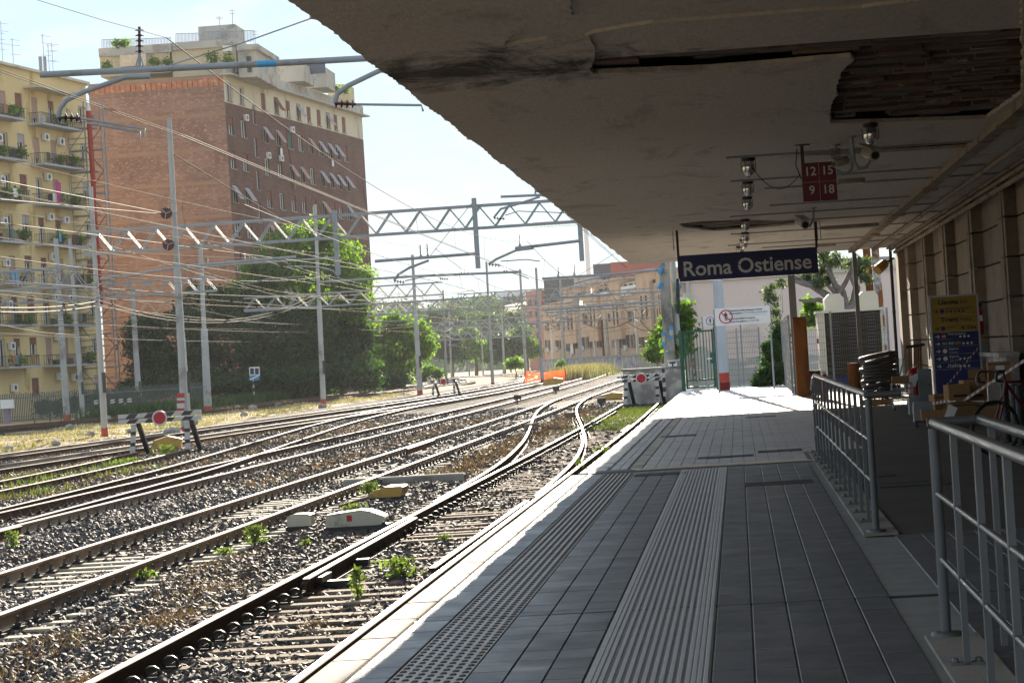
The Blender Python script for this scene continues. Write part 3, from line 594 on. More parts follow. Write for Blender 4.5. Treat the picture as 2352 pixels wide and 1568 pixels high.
while y < YC:
    left.append((-2.95+rnd.uniform(-.012, .012)+.012*math.sin(y*1.7)-(0.025 if rnd.random() < .06 else 0), y)); y += rnd.uniform(.05, .14)
outer = left+[(-2.93, YC), (4.9, YC), (4.9, -8)]
# an extra lattice of points keeps the triangles even
vt, ed = [], []
for lp in [outer]+holes:
    b0 = len(vt); vt += [Vector(p) for p in lp]; ed += [(b0+i, b0+(i+1) % len(lp)) for i in range(len(lp))]
rv, re, rf, *_ = delaunay_2d_cdt(vt, ed, [], 0, 1e-5)
def inside(p, poly):
    c = False; j = len(poly)-1
    for i in range(len(poly)):
        a, b_ = poly[i], poly[j]
        if (a[1] > p[1]) != (b_[1] > p[1]) and p[0] < (b_[0]-a[0])*(p[1]-a[1])/(b_[1]-a[1])+a[0]: c = not c
        j = i
    return c
tri = [f for f in rf if (lambda c: inside(c, outer) and not any(inside(c, h_) for h_ in holes))((sum(rv[i][0] for i in f)/len(f), sum(rv[i][1] for i in f)/len(f)))]
k = len(rv); TH = .045
vsx = [(p[0], p[1], ZC) for p in rv]+[(p[0], p[1], ZC+TH) for p in rv]
fsx = [tuple(f)[::-1] if (rv[f[1]]-rv[f[0]]).cross(rv[f[2]]-rv[f[0]]) > 0 else tuple(f) for f in tri]
cnt = {}
for f in fsx:
    for i in range(len(f)): cnt[(f[i], f[(i+1) % len(f)])] = 1
sides = [(a, a+k, b_+k, b_) for (a, b_) in cnt if (b_, a) not in cnt]
mb = MB((0, 40, ZC)); mb.add(vsx, fsx+[tuple(i+k for i in f[::-1]) for f in fsx]+[s[::-1] for s in sides]); mb.build('plaster_soffit', M['soffit'], can)
m, n, l, b, o = nt('clay_block'); g_ = n.new('ShaderNodeNewGeometry'); v_ = g_.outputs['Position']; oi = n.new('ShaderNodeObjectInfo')
c_ = mixc(n, l, oi.outputs['Random'], (0.30, 0.10, 0.06), (0.22, 0.17, 0.13))
c_ = mixc(n, l, ramp(n, l, noise(n, l, v_, 1.6, 7, 0.7, (.5, 2.5, 1)), 0.36, 0.52), c_, (0.085, 0.07, 0.058))
c_ = mixc(n, l, ramp(n, l, noise(n, l, v_, 3.1, 6, 0.7, (.5, 2.5, 1)), 0.58, 0.70), c_, (0.45, 0.41, 0.35))
l.new(c_, b.inputs['Base Color']); b.inputs['Roughness'].default_value = 0.95; M['clay'] = m
MB((0, 40, ZC)).box((-2.3, 8, ZC+.028), (3.35, 22.4, ZC+.044)).build('old_plaster', M['soffit'], can)
bl = []
y = 20.0
while y < 36:
    x = -1.6+rnd.uniform(0, .5)
    while x < 3.5:
        wl_ = rnd.choice([.25, .4, .5, .62, .8])
        if y > 22.3 and rnd.random() > .12 and inside((x+wl_*.5, y+.12), hA): bl.append((x+wl_/2, y+.12-40, .09+rnd.uniform(-.05, .015), 0, wl_*.98, 1, 1))
        x += wl_
    y += .25
y = 44.0
while y < 56:
    x = -1.8
    while x < 2.0:
        if inside((x+.3, y+.12), hC) or inside((x+.3, y+.12), [(p[0], p[1]+.25) for p in hC]) or inside((x+.3, y+.12), [(p[0], p[1]-.25) for p in hC]): bl.append((x+.3, y+.12-40, .052+rnd.uniform(-.004, .02), 0, .59, 1, 1))
        x += .6
    y += .25
mk = MB().box((-.5, -.118, 0), (.5, .118, .12))
for xx in (-.3, 0, .3): pass
pieces('clay_block', mk.mesh('clay_block', M['clay']), bl, can, 290)
MB((0, 40, ZC)).prism([(-2.84, -8), (5.2, -8), (5.2, YC-.02), (-2.84, YC-.02)], ZC+.165, ZC+.198).build('mortar_layer', pm('dark_mortar', (0.15, 0.13, 0.11), 0.95, 0, .3, 2), can)
# beams, trunking and conduits under the soffit
BEAM = pm('beam_plaster', (0.34, 0.29, 0.235), 0.9, 0, 0.2, 1.5, (0.2, 0.17, 0.14), 0.25, 1.2)
t = thing('cable_duct', (3.43, 40, ZC), 'long boxed cable duct running along the soffit beside the wall', 'cable duct')
MB((3.43, 40, ZC)).box((3.34, 10, ZC-.10), (3.52, 73.6, ZC-.002)).build('duct', BEAM, t)
for yy in (31.2, 43.5, 52, 61): MB((3.43, 40, ZC)).box((3.30, yy, ZC-.14), (3.56, yy+.35, ZC-.101)).build('junction_cover', BEAM, t)
t = thing('conduit_bundle', (4.2, 40, ZC), 'bundle of dusty pipes and cables along the top of the stone wall', 'pipes')
for x, z, r in ((4.05, .06, .045), (4.45, .05, .03), (4.55, .09, .04), (4.66, .16, .05)): MB((4.2, 40, ZC)).tube([(x, 10, ZC-z), (x, 73.5, ZC-z)], r, 8).build('pipe', BEAM, t)
for j, (yy, x0, x1) in enumerate([(34.6, 0, 3.4), (39.6, .05, 4.0), (42, 0.6, 4.5), (47.2, .75, 3.4), (50.3, .0, 4.1), (53.6, .7, 4.5), (58.2, 0, 4.6), (64.5, -.1, 4.4), (67.5, .8, 4.4)]):
    c = MB().tube([(x0, yy, ZC-.02), (x1, yy+.1, ZC-.02)], .016, 6).build('conduit', M['steel'])
    tag(c, ['thin conduit crossing the soffit from the first bulkhead lamp to the duct', 'thin conduit crossing the soffit behind the red sector sign', 'conduit ending by the short strip lamp behind the red sign', 'conduit crossing the soffit from the hanging camera bracket', 'conduit crossing the soffit just beyond the hanging camera', 'conduit on the soffit above the right end of the name sign', 'conduit crossing above the left side of the name sign', 'conduit crossing the soffit over the name sign towards the wall', 'farthest conduit on the soffit just before the canopy end'][j], 'conduit', 'conduits on the soffit')
# ================================================================ stone wall on the right
TRAV = None
m, n, l, b, o = nt('travertine'); g_ = n.new('ShaderNodeNewGeometry'); v_ = g_.outputs['Position']; oi = n.new('ShaderNodeObjectInfo')
c_ = mixc(n, l, noise(n, l, v_, 2.0, 6, 0.65, (1, 1, 4)), (0.19, 0.142, 0.098), (0.33, 0.262, 0.19))
c_ = mixc(n, l, ramp(n, l, noise(n, l, v_, 0.8, 6, 0.7, (1, 1, 1.6)), 0.52, 0.68), c_, (0.17, 0.125, 0.085))
h_ = n.new('ShaderNodeHueSaturation'); l.new(c_, h_.inputs['Color']); r_ = n.new('ShaderNodeMapRange'); r_.inputs['To Min'].default_value = .8; r_.inputs['To Max'].default_value = 1.15
l.new(oi.outputs['Random'], r_.inputs['Value']); l.new(r_.outputs[0], h_.inputs['Value'])
l.new(h_.outputs[0], b.inputs['Base Color']); b.inputs['Roughness'].default_value = 0.8; M['trav'] = m
wall = thing('stone_wall', (4.95, 45, 0), 'brown travertine clad station wall with projecting piers under the canopy', 'wall')
WO = (4.95, 45, 0)
mb = MB(WO).box((5.0, 8, 0), (5.4, 73.2, ZC+.2)).build('wall_core', M['black_paint'] if False else pm('wall_core', (0.06, 0.05, 0.042), .95), wall)
pan = []
PY = [13.2+6.2*i for i in range(10)]
for i, y0 in enumerate(PY):
    for lay in range(6):
        z0, hh = .02+.69*lay, .68
        if z0+hh > ZC: hh = ZC-z0-.01
        # pier (1.5 m), then the recessed bay (two panels)
        pan.append((4.86-WO[0], y0+.6-WO[1], z0, 0, .28, 1.18, hh-.02))
        for q in (0, 1, 2): pan.append((4.965-WO[0], y0+1.2+1.667*(q+.5)-WO[1], z0, 0, .07, 1.645, hh-.02))
pan.sort(key=lambda p: p[1])
pieces('panel', MB().box((-.5, -.5, .0), (.5, .5, .99)).mesh('panel', M['trav']), pan, wall, 290)
mb = MB(WO).box((4.70, 72.9, 0), (5.3, 73.9, ZC)); mb.build('end_pier', M['trav'], wall)
for yy in (38.0, 44.1, 50.3, 56.5, 62.7):
    mb = MB(WO).tube([(4.55, yy, ZC-.08), (4.66, yy, ZC-.2), (4.66, yy, .9)], .02, 6); mb.build('cable_pipe', BEAM, wall)
# ================================================================ railings
RAILM = pm('painted_steel', (0.13, 0.135, 0.14), 0.5, 0.3, 0.15, 3)
RAILT = pm('handrail_steel', (0.28, 0.28, 0.285), 0.33, 0.9, 0.12, 3)
def railing(y0, y1, x, label, ends):
    t = thing('railing', (x, y0, 0), label, 'railing', 'grey steel railings on the platform'); og = (x, y0, 0)
    MB(og).box((x-.10, min(y0, y1)-.12, 0.0), (x+.16, max(y0, y1)+.1, .022)).build('kerb', M['concrete'], t)
    n_ = int(round(abs(y1-y0)/1.13)); sg = 1 if y1 > y0 else -1
    MP = MB().box((-.014, -.03, .022), (.014, .03, 1.05)).mesh('post', RAILM)
    MF = MB().box((-.075, -.03, .022), (.075, .03, .035)).lathe([(.016, .035), (.016, .05), (.009, .056)], (-.052, 0, 0), 6).lathe([(.016, .035), (.016, .05), (.009, .056)], (.052, 0, 0), 6).mesh('foot_plate', RAILM)
    for i in range(n_+1):
        yy = y0+sg*1.13*i
        if i == 0: MB(og).tube([(x, y0, .03), (x, y0, 1.04)], 0.027, 10).lathe([(.075, .022), (.075, .04), (.04, .045)], (x, y0, 0), 10).build('end_post', RAILM, t)
        else: p = place('post', MP, t, (0, yy-y0, 0)); place('foot_plate', MF, p)
    for xx in ((0, .23) if ends == 'near' else (0,)):
        if ends == 'far':
            pts = [(x+xx, y0, 1.07), (x+xx, y1-1.3, 1.07), (x+xx, y1-.7, 1.03), (x+xx, y1+.3, .86)]
        else: pts = [(x+xx, y0, 1.07), (x+xx, y1, 1.07)]
        MB(og).tube(pts, .025, 10).build('handrail', RAILT, t)
        if xx == 0:
            for z in (.72, .40):
                MB(og).tube([(p[0], p[1], z+(p[2]-1.07)) for p in pts], .014, 8).build('mid_rail', RAILT, t)
    MB(og).tube([(x-.03, y0, 1.07), (x+.255, y0, 1.07)], .0245, 10).build('end_loop', RAILM, t)
    for i in range(0, n_+1, 2) if ends == 'near' else []: place('post', MP, t, (.23, y0+sg*(1.13*i+.5)-y0, 0))
railing(19.5, 34.3, .965, 'grey steel railing further along the platform ending at a sloping handrail', 'far')
railing(12.55, 5.5, .93, 'nearest grey steel railing at the lower right with a looped handrail', 'near')
# ================================================================ foliage
def crown(parent, lobes, mat, per=1500, size=.3, name='crown', clump=.45, org=(0, 0, 0)):
    """leaf blades gathered in clumps through the outer shell of several lobes"""
    vs, N = [], 0
    for (x, y, z, r) in lobes:
        kc = max(8, int(per*(1.5 if mat is M['leaf_dark'] else 1.05)/24)); u = nr.normal(size=(kc, 3)); u /= np.linalg.norm(u, axis=1)[:, None]
        rad = r*(nr.uniform(.25, 1, kc)**.45)*nr.uniform(.7, 1.28, kc); c = u*rad[:, None]*np.array([1, 1, .9])+np.array([x, y, z])
        p = np.repeat(c, 24, 0)+nr.normal(0, clump*size*1.9, (kc*24, 3))*np.array([1, 1, .75]); vs.append(p)
    p = np.concatenate(vs)-np.array(org); k = len(p)
    R = rot_rand(k); s = size*nr.uniform(.6, 1.3, (k, 1)); a = R[:, :, 0]*s*.5; b = R[:, :, 1]*s*.28
    v = np.stack([p-a, p+b, p+a, p-b], 1).reshape(-1, 3)
    f = np.arange(k*4).reshape(-1, 4)
    return place(name, npmesh(name, v, f, mat), parent)
def pxlobes(Y, lst, dy=2.0):
    out = []
    for (x, y, r) in lst:
        q = P(x, y, Y+rnd.uniform(-dy, dy)); out.append((q[0], q[1], q[2], r*Y/FPX))
    return out
def tree(label, Y, lst, mat, per=1500, size=.3, base=None, gz_=-.8, group=None, tr=.28, cat='tree', name='leafy_tree', dy=2.0, limbs=True):
    lob = pxlobes(Y, lst, dy); cx = np.mean([q[0] for q in lob]) if base is None else P(base[0], base[1], Y)[0]
    t = thing(name, (cx, Y, gz_), label, cat, group); og = (cx, Y, gz_)
    top = max(q[2] for q in lob)
    mid = (np.mean([q[0] for q in lob]), Y, gz_+(np.mean([q[2] for q in lob])-gz_)*.6)
    tk = MB(og).tube([(cx, Y, gz_-.1), (cx+.1, Y, gz_+(mid[2]-gz_)*.5), mid], [tr*1.25, tr, tr*.7], 8).build('trunk', M['bark'], t)
    if limbs:
        for q in lob[:6]: MB(og).tube([mid, ((mid[0]+q[0])/2+rnd.uniform(-.2, .2), (mid[1]+q[1])/2, (mid[2]+q[2])/2-.1), (q[0], q[1], q[2]+q[3]*.3)], [tr*.6, tr*.35, tr*.1], 6).build('limb', M['bark'], t)
    crown(t, lob, mat, per, size, 'crown', org=og)
    return t
GT = 'trees along the left of the tracks'
tree('big bright green tree reaching halfway up the brick block', 218, [(640, 600, 74), (705, 560, 58), (765, 588, 62), (806, 640, 46), (600, 640, 56), (735, 650, 76), (660, 690, 80), (812, 700, 40), (745, 540, 26), (560, 680, 40)], M['leaf_mid'], 2300, .36, group=GT, tr=.45)
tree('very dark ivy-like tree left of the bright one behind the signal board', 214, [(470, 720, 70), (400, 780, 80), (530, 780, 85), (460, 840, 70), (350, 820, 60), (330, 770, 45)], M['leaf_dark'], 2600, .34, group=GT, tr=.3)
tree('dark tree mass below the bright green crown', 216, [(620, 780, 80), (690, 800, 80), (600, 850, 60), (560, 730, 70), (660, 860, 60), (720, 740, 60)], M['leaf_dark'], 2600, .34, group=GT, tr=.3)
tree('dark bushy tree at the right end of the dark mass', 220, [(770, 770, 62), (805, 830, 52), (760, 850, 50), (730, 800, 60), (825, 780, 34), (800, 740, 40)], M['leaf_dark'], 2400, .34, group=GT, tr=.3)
tree('mid green tree right of the dark mass by the slim mast', 262, [(905, 780, 42), (950, 770, 38), (880, 830, 40), (930, 830, 44), (970, 800, 24), (865, 770, 22), (905, 750, 28)], M['leaf_mid'], 1700, .38, group=GT, tr=.3)
tree('low dark green shrub in front of the mid green tree', 255, [(880, 872, 26), (910, 876, 22), (860, 868, 24)], M['leaf_dark'], 1200, .34, group=GT, tr=.1, name='shrub', cat='shrub')
tree('small yellow green shrub beside the far track bend', 300, [(985, 852, 14), (1005, 858, 10), (965, 862, 12)], M['leaf_light'], 500, .36, group=GT, tr=.08, name='shrub', cat='shrub')
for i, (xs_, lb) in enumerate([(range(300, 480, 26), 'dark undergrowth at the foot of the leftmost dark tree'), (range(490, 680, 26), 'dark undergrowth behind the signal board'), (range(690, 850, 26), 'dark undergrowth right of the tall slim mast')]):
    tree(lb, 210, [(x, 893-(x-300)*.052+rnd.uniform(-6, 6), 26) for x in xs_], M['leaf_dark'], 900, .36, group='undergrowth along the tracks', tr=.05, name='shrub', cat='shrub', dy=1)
GC = 'far trees in the middle distance'
for i, (lst, mt_, lb) in enumerate([([(1020, 800, 26), (1050, 810, 28), (1035, 780, 18)], 'leaf_dark', 'far dark tree left of the row of distant masts'), ([(1085, 800, 24), (1110, 812, 24), (1075, 770, 16)], 'leaf_mid', 'far rounded tree in the middle of the distant row'),
        ([(1150, 790, 26), (1175, 805, 26), (1140, 812, 20)], 'leaf_dark', 'far dark tree behind the tall thin masts'), ([(1205, 790, 26), (1222, 805, 20), (1195, 765, 18)], 'leaf_mid', 'far green tree next to the terracotta block'), ([(1060, 745, 24), (1120, 740, 22), (1180, 735, 22), (1000, 735, 20)], 'leaf_dark', 'hazy far wood on the rise behind the masts')]):
    tree(lb, 470 if i < 4 else 620, lst, M[mt_], 1100, .6, group=GC, tr=.3, limbs=False)
tree('rounded bush on the ballast by the far track bend', 330, [(1182, 832, 13), (1172, 838, 9), (1192, 838, 9)], M['leaf_mid'], 600, .3, group='bushes by the far tracks', tr=.08, name='shrub', cat='shrub')
tree('small yellow green bush in front of the graffiti wall', 330, [(1290, 836, 8), (1284, 838, 6)], M['leaf_light'], 350, .26, group='bushes by the far tracks', tr=.06, name='shrub', cat='shrub')
tree('bright green bush behind the insulator pole', 170, [(1508, 795, 20), (1522, 770, 18), (1535, 745, 18), (1500, 815, 14), (1530, 800, 22)], M['leaf_light'], 1300, .22, tr=.12, name='shrub', cat='shrub')
# ================================================================ masts
MN = 'catenary masts'
def mast(label, top, base, wt, wb, Yc=None, mat=None, step=None, red=True, plate=None, gz_=-.75):
    g = G(base[0], base[1], gz_) if Yc is None else P(base[0], base[1], Yc)
    Y = g[1]; zb = gz_ if Yc is None else gz_; tp = P(top[0], top[1], Y); bx_ = g[0]
    rt, rb = wt*Y/FPX/2, wb*Y/FPX/2
    t = thing('catenary_mast', (bx_, Y, zb), label, 'mast', MN); og = (bx_, Y, zb); H_ = tp[2]-zb
    dx = tp[0]-bx_
    dx = max(-.25, min(.25, dx))
    def at(h): return (bx_+dx*h/H_, Y, zb+h)
    st = step or .48
    mb = MB(og).tube([at(.42 if red else -.1), at(H_*st), at(H_*st+.12), at(H_)], [rb, rb*.86, rt*1.08, rt], 10, 0)
    mb.build('shaft', mat or M['pole_concrete'], t)
    if red: MB(og).tube([at(-.2), at(.42)], [rb*1.04, rb*1.02], 10).build('red_base', M['red_base'], t)
    if plate:
        c = at(plate); MB(og).box((c[0]+rb*.5, c[1]-rb-.03, c[2]-.45), (c[0]+rb*.5+.16, c[1]-rb-.005, c[2]+.45)).build('number_plate', M['black_paint'], t)
    return t, og, at, H_, Y
mA = mast('thick grey mast standing behind the weathered buffer stop with two red tension wheels', (388, 271), (427, 1003), 12, 19, step=.52)
mA2 = mast('mast shaft standing close behind the one with tension wheels', (404, 560), (433, 998), 13, 17, step=.5, plate=2.2)
mB_ = mast('grey mast at the left with a red foot standing in the dry grass', (208, 429), (241, 1004), 10.5, 15.5, step=.5, plate=2.4)
mast('leftmost grey mast at the edge of the dry strip', (128, 548), (154, 966), 11, 16, step=.5)
mast('slimmer mast right beside the leftmost one', (160, 548), (191, 961), 8, 12, step=.5, plate=2.2)
mast('paired mast at the left of the dark trees', (303, 660), (321, 946), 12, 15, step=.5, plate=2)
mast('stout pale mast in front of the dark trees', (460, 568), (478, 946), 10, 19, step=.5)
mast('tall slim mast with a red foot in front of the bright green tree', (724, 470), (743, 930), 8, 13, step=.5, plate=2.6)
mast('thin mast with a red band against the dark trees', (667, 657), (682, 908), 4, 7, step=.5)
mast('slim mast between the brick block and the mid green tree', (947, 585), (965, 909), 7, 13, step=.5, plate=2.6)
mast('thin mast in front of the mid green tree', (846, 732), (856, 897), 5, 7)
FAR = [((1022, 666), (1025, 869), 5, 300), ((1117, 601), (1132, 884), 6.5, 228), ((1194, 618), (1208, 853), 6.5, 330), ((1231, 615), (1246, 878), 7, 224), ((1286, 637), (1297, 849), 6, 380), ((1328, 680), (1335, 856), 7, 323), ((1106, 761), (1109, 845), 3.5, 430), ((1154, 684), (1158, 849), 4.5, 420), ((1033, 713), (1036, 849), 3.5, 420), ((1392, 720), (1400, 835), 5, 370), ((1072, 720), (1077, 842), 3.5, 470), ((1240, 740), (1243, 845), 4, 480), ((1170, 740), (1173, 842), 3.5, 500)]
LBF = ['far mast left of the netting with a small grey head', 'slim far mast with a red foot left of the orange netting', 'far mast carrying a cantilever above the orange netting', 'tall grey mast standing in the orange netting', 'thin far mast in front of the terracotta block near its corner', 'far mast in the tall pale grass with a marker plate', 'very thin distant mast among the far trees', 'distant mast behind the thin middle mast', 'distant thin mast left of the far trees', 'distant mast in front of the graffiti wall', 'distant mast before the hazy hill', 'distant mast at the left end of the graffiti wall', 'distant mast beside the far green trees']
for (tp, bs, w, Y), lb in zip(FAR, LBF): mast(lb, tp, bs, w*.8, w*1.25, Y, red=Y < 340)
# ================================================================ gantries
BR = {}
def gantry(label, Y, xl, xr, zb, zt, dep=.45, bay=1.15, ch=.11, posts=(), name='catenary_gantry', br=.055):
    t = thing(name, (xl, Y, zb), label, 'gantry', 'steel lattice gantries over the tracks'); og = (xl, Y, zb)
    for z in (zb, zt):
        for y in (Y-dep/2, Y+dep/2): MB(og).bar((xl, y, z), (xr, y, z), ch).build('chord', M['grey_paint'], t)
    h = zt-zb-ch; k = max(1, int(round((xr-xl)/bay))); bay = (xr-xl)/k
    me1 = MB().bar((0, 0, 0), (bay/2, 0, h), br, br, (0, 1, 0)).mesh('brace', M['grey_paint']); me2 = MB().bar((0, 0, h), (bay/2, 0, 0), br, br, (0, 1, 0)).mesh('brace', M['grey_paint'])
    for y in (-dep/2, dep/2):
        for i in range(k):
            place('brace', me1, t, (bay*i, y, ch/2)); place('brace', me2, t, (bay*(i+.5), y, ch/2))
    for (x, z0, z1, w) in posts: MB(og).box((x-w/2, Y-w/2-dep/2-w/2-.02, z0), (x+w/2, Y+w/2-dep/2-w/2-.02, z1)).build('drop_post', M['grey_paint'], t)
    return t
def XZ(x, y, Y): p = P(x, y, Y); return p[0], p[2]
Y1 = mB_[4]+.6
zt = np.mean([XZ(191, 538, Y1)[1], XZ(835, 492, Y1)[1], XZ(1270, 456, Y1)[1]]); zb = np.mean([XZ(191, 586, Y1)[1], XZ(835, 543, Y1)[1], XZ(1320, 507, Y1)[1]])
dps = [(XZ(1093, 500, Y1)[0], XZ(1100, 617, Y1)[1], XZ(1090, 456, Y1)[1], .2), (XZ(1335, 550, Y1)[0], XZ(1338, 600, Y1)[1], zt+.1, .2), (XZ(775, 560, Y1)[0], XZ(778, 632, Y1)[1], zt+.2, .2)]
g1 = gantry('near long steel lattice gantry spanning from the left mast across all tracks', Y1, XZ(191, 560, Y1)[0], -1.0, zb, zt, posts=dps, bay=1.3)
Y2 = 160
gantry('lattice gantry at far left in front of the yellow house', Y2, -62, XZ(190, 600, Y2)[0], XZ(100, 662, Y2)[1], XZ(100, 618, Y2)[1], .9, 1.5, .16)
gantry('lower lattice gantry ending at the stout pale mast', Y2+3, -62, XZ(494, 640, Y2+3)[0], XZ(300, 680, Y2+3)[1], XZ(300, 648, Y2+3)[1], .7, 1.3, .12)
Y4 = 240
gantry('lattice gantry in front of the dark trees ending in the open sky', Y4, XZ(318, 690, Y4)[0], XZ(1015, 650, Y4)[0], XZ(800, 690, Y4)[1], XZ(800, 662, Y4)[1], .7, 1.7, .12)
for i, (Y, xa, xb, y0, y1) in enumerate([(300, 640, 1060, 700, 726), (330, 1050, 1400, 665, 690), (400, 1010, 1480, 738, 756), (460, 900, 1300, 735, 752), (350, 1180, 1600, 698, 716)]):
    ym = (xa+xb)/2
    gantry(['distant lattice gantry level with the top of the mid green tree', 'distant lattice gantry left of the terracotta block', 'distant lattice gantry in front of the terracotta block upper windows', 'very distant lattice gantry against the hazy hill', 'distant lattice gantry under the arches of the terracotta block'][i], Y, XZ(xa, y0, Y)[0], XZ(xb, y0, Y)[0], XZ(ym, y1, Y)[1], XZ(ym, y0, Y)[1], .7, 2.0, .12, br=.07)
for Y, xa, xb, y0, y1, lb in [(205, 842, 1120, 690, 716, 'mid-distance lattice gantry between the slim mast and the netting mast'), (275, 1150, 1530, 672, 694, 'mid-distance lattice gantry crossing the apricot block below its roofs'), (370, 860, 1240, 765, 780, 'low distant lattice gantry in front of the far trees'), (185, 560, 850, 676, 706, 'lattice gantry crossing the bright green tree at mid height')]:
    gantry(lb, Y, XZ(xa, y0, Y)[0], XZ(xb, y0, Y)[0], XZ((xa+xb)/2, y1, Y)[1], XZ((xa+xb)/2, y0, Y)[1], .6, 1.6, .10)
# ================================================================ cantilevers and insulators
def insul(mb, p, q, n=5, r=.075, m=1):
    p, q = Vector(p), Vector(q); d = (q-p)/n
    mb.tube([p, q], .02, 6, m)
    for i in range(n):
        c = p+d*(i+.5); mb.tube([c-d*.2, c, c+d*.12], [r, r*.6, .02], 8, m)
    return mb
def cant(label, Y, tube, arm=None, ins=None, regs=(), mess=(), stays=(), r=.045, band=None, ra=.035):
    p0 = P(*tube[0], Y); t = thing('cantilever_arm', p0, label, 'overhead line arm', 'cantilever arms of the overhead line'); og = p0
    pts = [P(x, y, Y) for x, y in tube]; MB(og).tube(pts, r, 10).build('tube', M['grey_paint'], t)
    if band: a, b = P(*band[0], Y), P(*band[1], Y); MB(og).tube([a, b], r*1.05, 10).build('blue_band', M['blue_paint'], t)
    if arm: MB(og).tube([P(x, y, Y-.03) for x, y in arm], ra, 8).build('curved_arm', M['grey_paint'], t)
    if ins: insul(MB(og), P(*ins[0], Y), P(*ins[1], Y), 4, r*1.5, 0).build('insulator', M['insulator'], t)
    for g in regs: MB(og).tube([P(x, y, Y-.05) for x, y in g], r*.42, 6).build('registration_arm', M['steel'], t)
    for (bx_, by_), (tx, ty) in mess:
        b_, a_ = np.array(P(bx_, by_, Y)), np.array(P(tx, ty, Y)); mb = MB(og); c = b_+(a_-b_)*.35
        mb.bar(b_+np.array([-.06*r/.045, 0, 0]), c, r*.45).bar(b_+np.array([.06*r/.045, 0, 0]), c, r*.45).tube([b_, c], r*.5, 6)
        mb.build('bracket', M['grey_paint'], t); insul(MB(og), c, a_, 5, r*1.5, 0).build('insulator', M['insulator'], t)
    for s in stays: MB(og).tube([P(x, y, Y) for x, y in s], r*.22, 5).build('stay_wire', M['steel'], t)
    return t
YN = 34.0
cant('nearest overhead tube with a light blue band above the yellow house and brick block', YN, [(93, 172), (400, 157), (740, 140), (905, 131)], [(345, 176), (290, 177), (191, 212), (152, 231), (138, 250), (134, 270)], [(134, 270), (186, 272)],
     [[(186, 272), (333, 297), (329, 316)], [(200, 283), (322, 304), (319, 321)]], [((321, 156), (320, 62))], [[(390, 150), (560, 98), (745, 32)]], band=((592, 147.5), (634, 145.5)))
cant('curved arm with insulator at the ragged canopy edge beside the cream top storey', YN, [(905, 148), (875, 162)], [(905, 148), (860, 168), (800, 197), (776, 214), (768, 237)], [(768, 238), (818, 240)], [[(818, 240), (968, 242), (972, 256)]])
Yd = Y1-.4
cant('cantilever tube hanging from the middle drop post of the long gantry', Yd, [(861, 600), (1100, 582)], [(985, 598), (940, 615), (915, 630), (905, 645)], [(905, 645), (930, 649)], [[(930, 645), (1000, 630), (1015, 640)]], [((967, 594), (965, 562)), ((983, 594), (981, 560))], [[(985, 592), (1085, 465)]], r=.07, ra=.055)
cant('cantilever tube hanging from the right drop post beside the canopy edge', Yd, [(1183, 570), (1205, 568), (1333, 553)], [(1225, 570), (1185, 575), (1140, 595), (1122, 607)], [(1122, 607), (1150, 610)], [[(1150, 600), (1210, 596), (1240, 600)]], [((1194, 570), (1194, 538))], r=.07, ra=.055)
cant('upper cantilever tube at the canopy edge above the long gantry', Yd, [(1150, 452), (1290, 446)], [(1240, 452), (1185, 470), (1150, 480), (1134, 500)], [(1134, 501), (1160, 503)], [[(1160, 495), (1190, 485), (1330, 490)]], [((1230, 450), (1228, 425))], r=.06, ra=.05)
cant('long horizontal tube between the slim masts under the open sky', 165, [(733, 648), (960, 634), (1198, 624)], [(1215, 640), (1195, 632), (1170, 625)], [(1010, 640), (1030, 641)], [], [((1060, 632), (1060, 614)), ((1068, 632), (1068, 614)), ((1158, 627), (1158, 608)), ((1164, 627), (1164, 608))], r=.085)
cant('long tube reaching left from the insulator pole over the terracotta roof', 120, [(1245, 640), (1400, 630), (1530, 618)], [(1400, 632), (1360, 640), (1320, 650)], None, [], [((1282, 637), (1282, 612)), ((1319, 634), (1319, 608))], [[(1330, 632), (1425, 574)]], r=.06, band=((1505, 620), (1522, 618.5)))
cant('tube on the second row level in front of the dark trees', 150, [(385, 620), (560, 605), (775, 592)], None, None, [], [((475, 612), (475, 588)), ((560, 604), (560, 580))], r=.07)
cant('tube with black end crossing in front of the brick block base', 118, [(230, 641), (320, 628), (420, 612), (560, 600), (680, 590)], [(780, 640), (765, 622), (740, 615), (700, 612), (660, 612)], None, [[(550, 655), (620, 640), (700, 635), (722, 645)]], r=.07)
for i, (Y, a, b) in enumerate([(210, (1255, 718), (1520, 700)), (260, (1180, 745), (1500, 728)), (300, (960, 752), (1260, 740)), (240, (730, 745), (960, 735)), (210, (560, 712), (760, 702)), (330, (1010, 780), (1230, 772)), (180, (1270, 684), (1530, 668)), (150, (1245, 712), (1530, 690))]):
    cant(['tube across the middle of the terracotta block', 'lower tube in front of the terracotta block', 'distant tube left of the terracotta block', 'tube above the mid green tree', 'tube in front of the dark tree right part', 'lowest distant tube before the far trees', 'upper tube in front of the terracotta roof terraces', 'tube ending at the insulator pole lower band'][i], Y, [a, b],
         [(a[0]+60, a[1]), (a[0]+45, a[1]+8), (a[0]+20, a[1]+14)], None, [[(a[0]+20, a[1]+12), (a[0]+70, a[1]+20)]], [((a[0]+90, a[1]-5), (a[0]+90, a[1]-22))], r=.07)
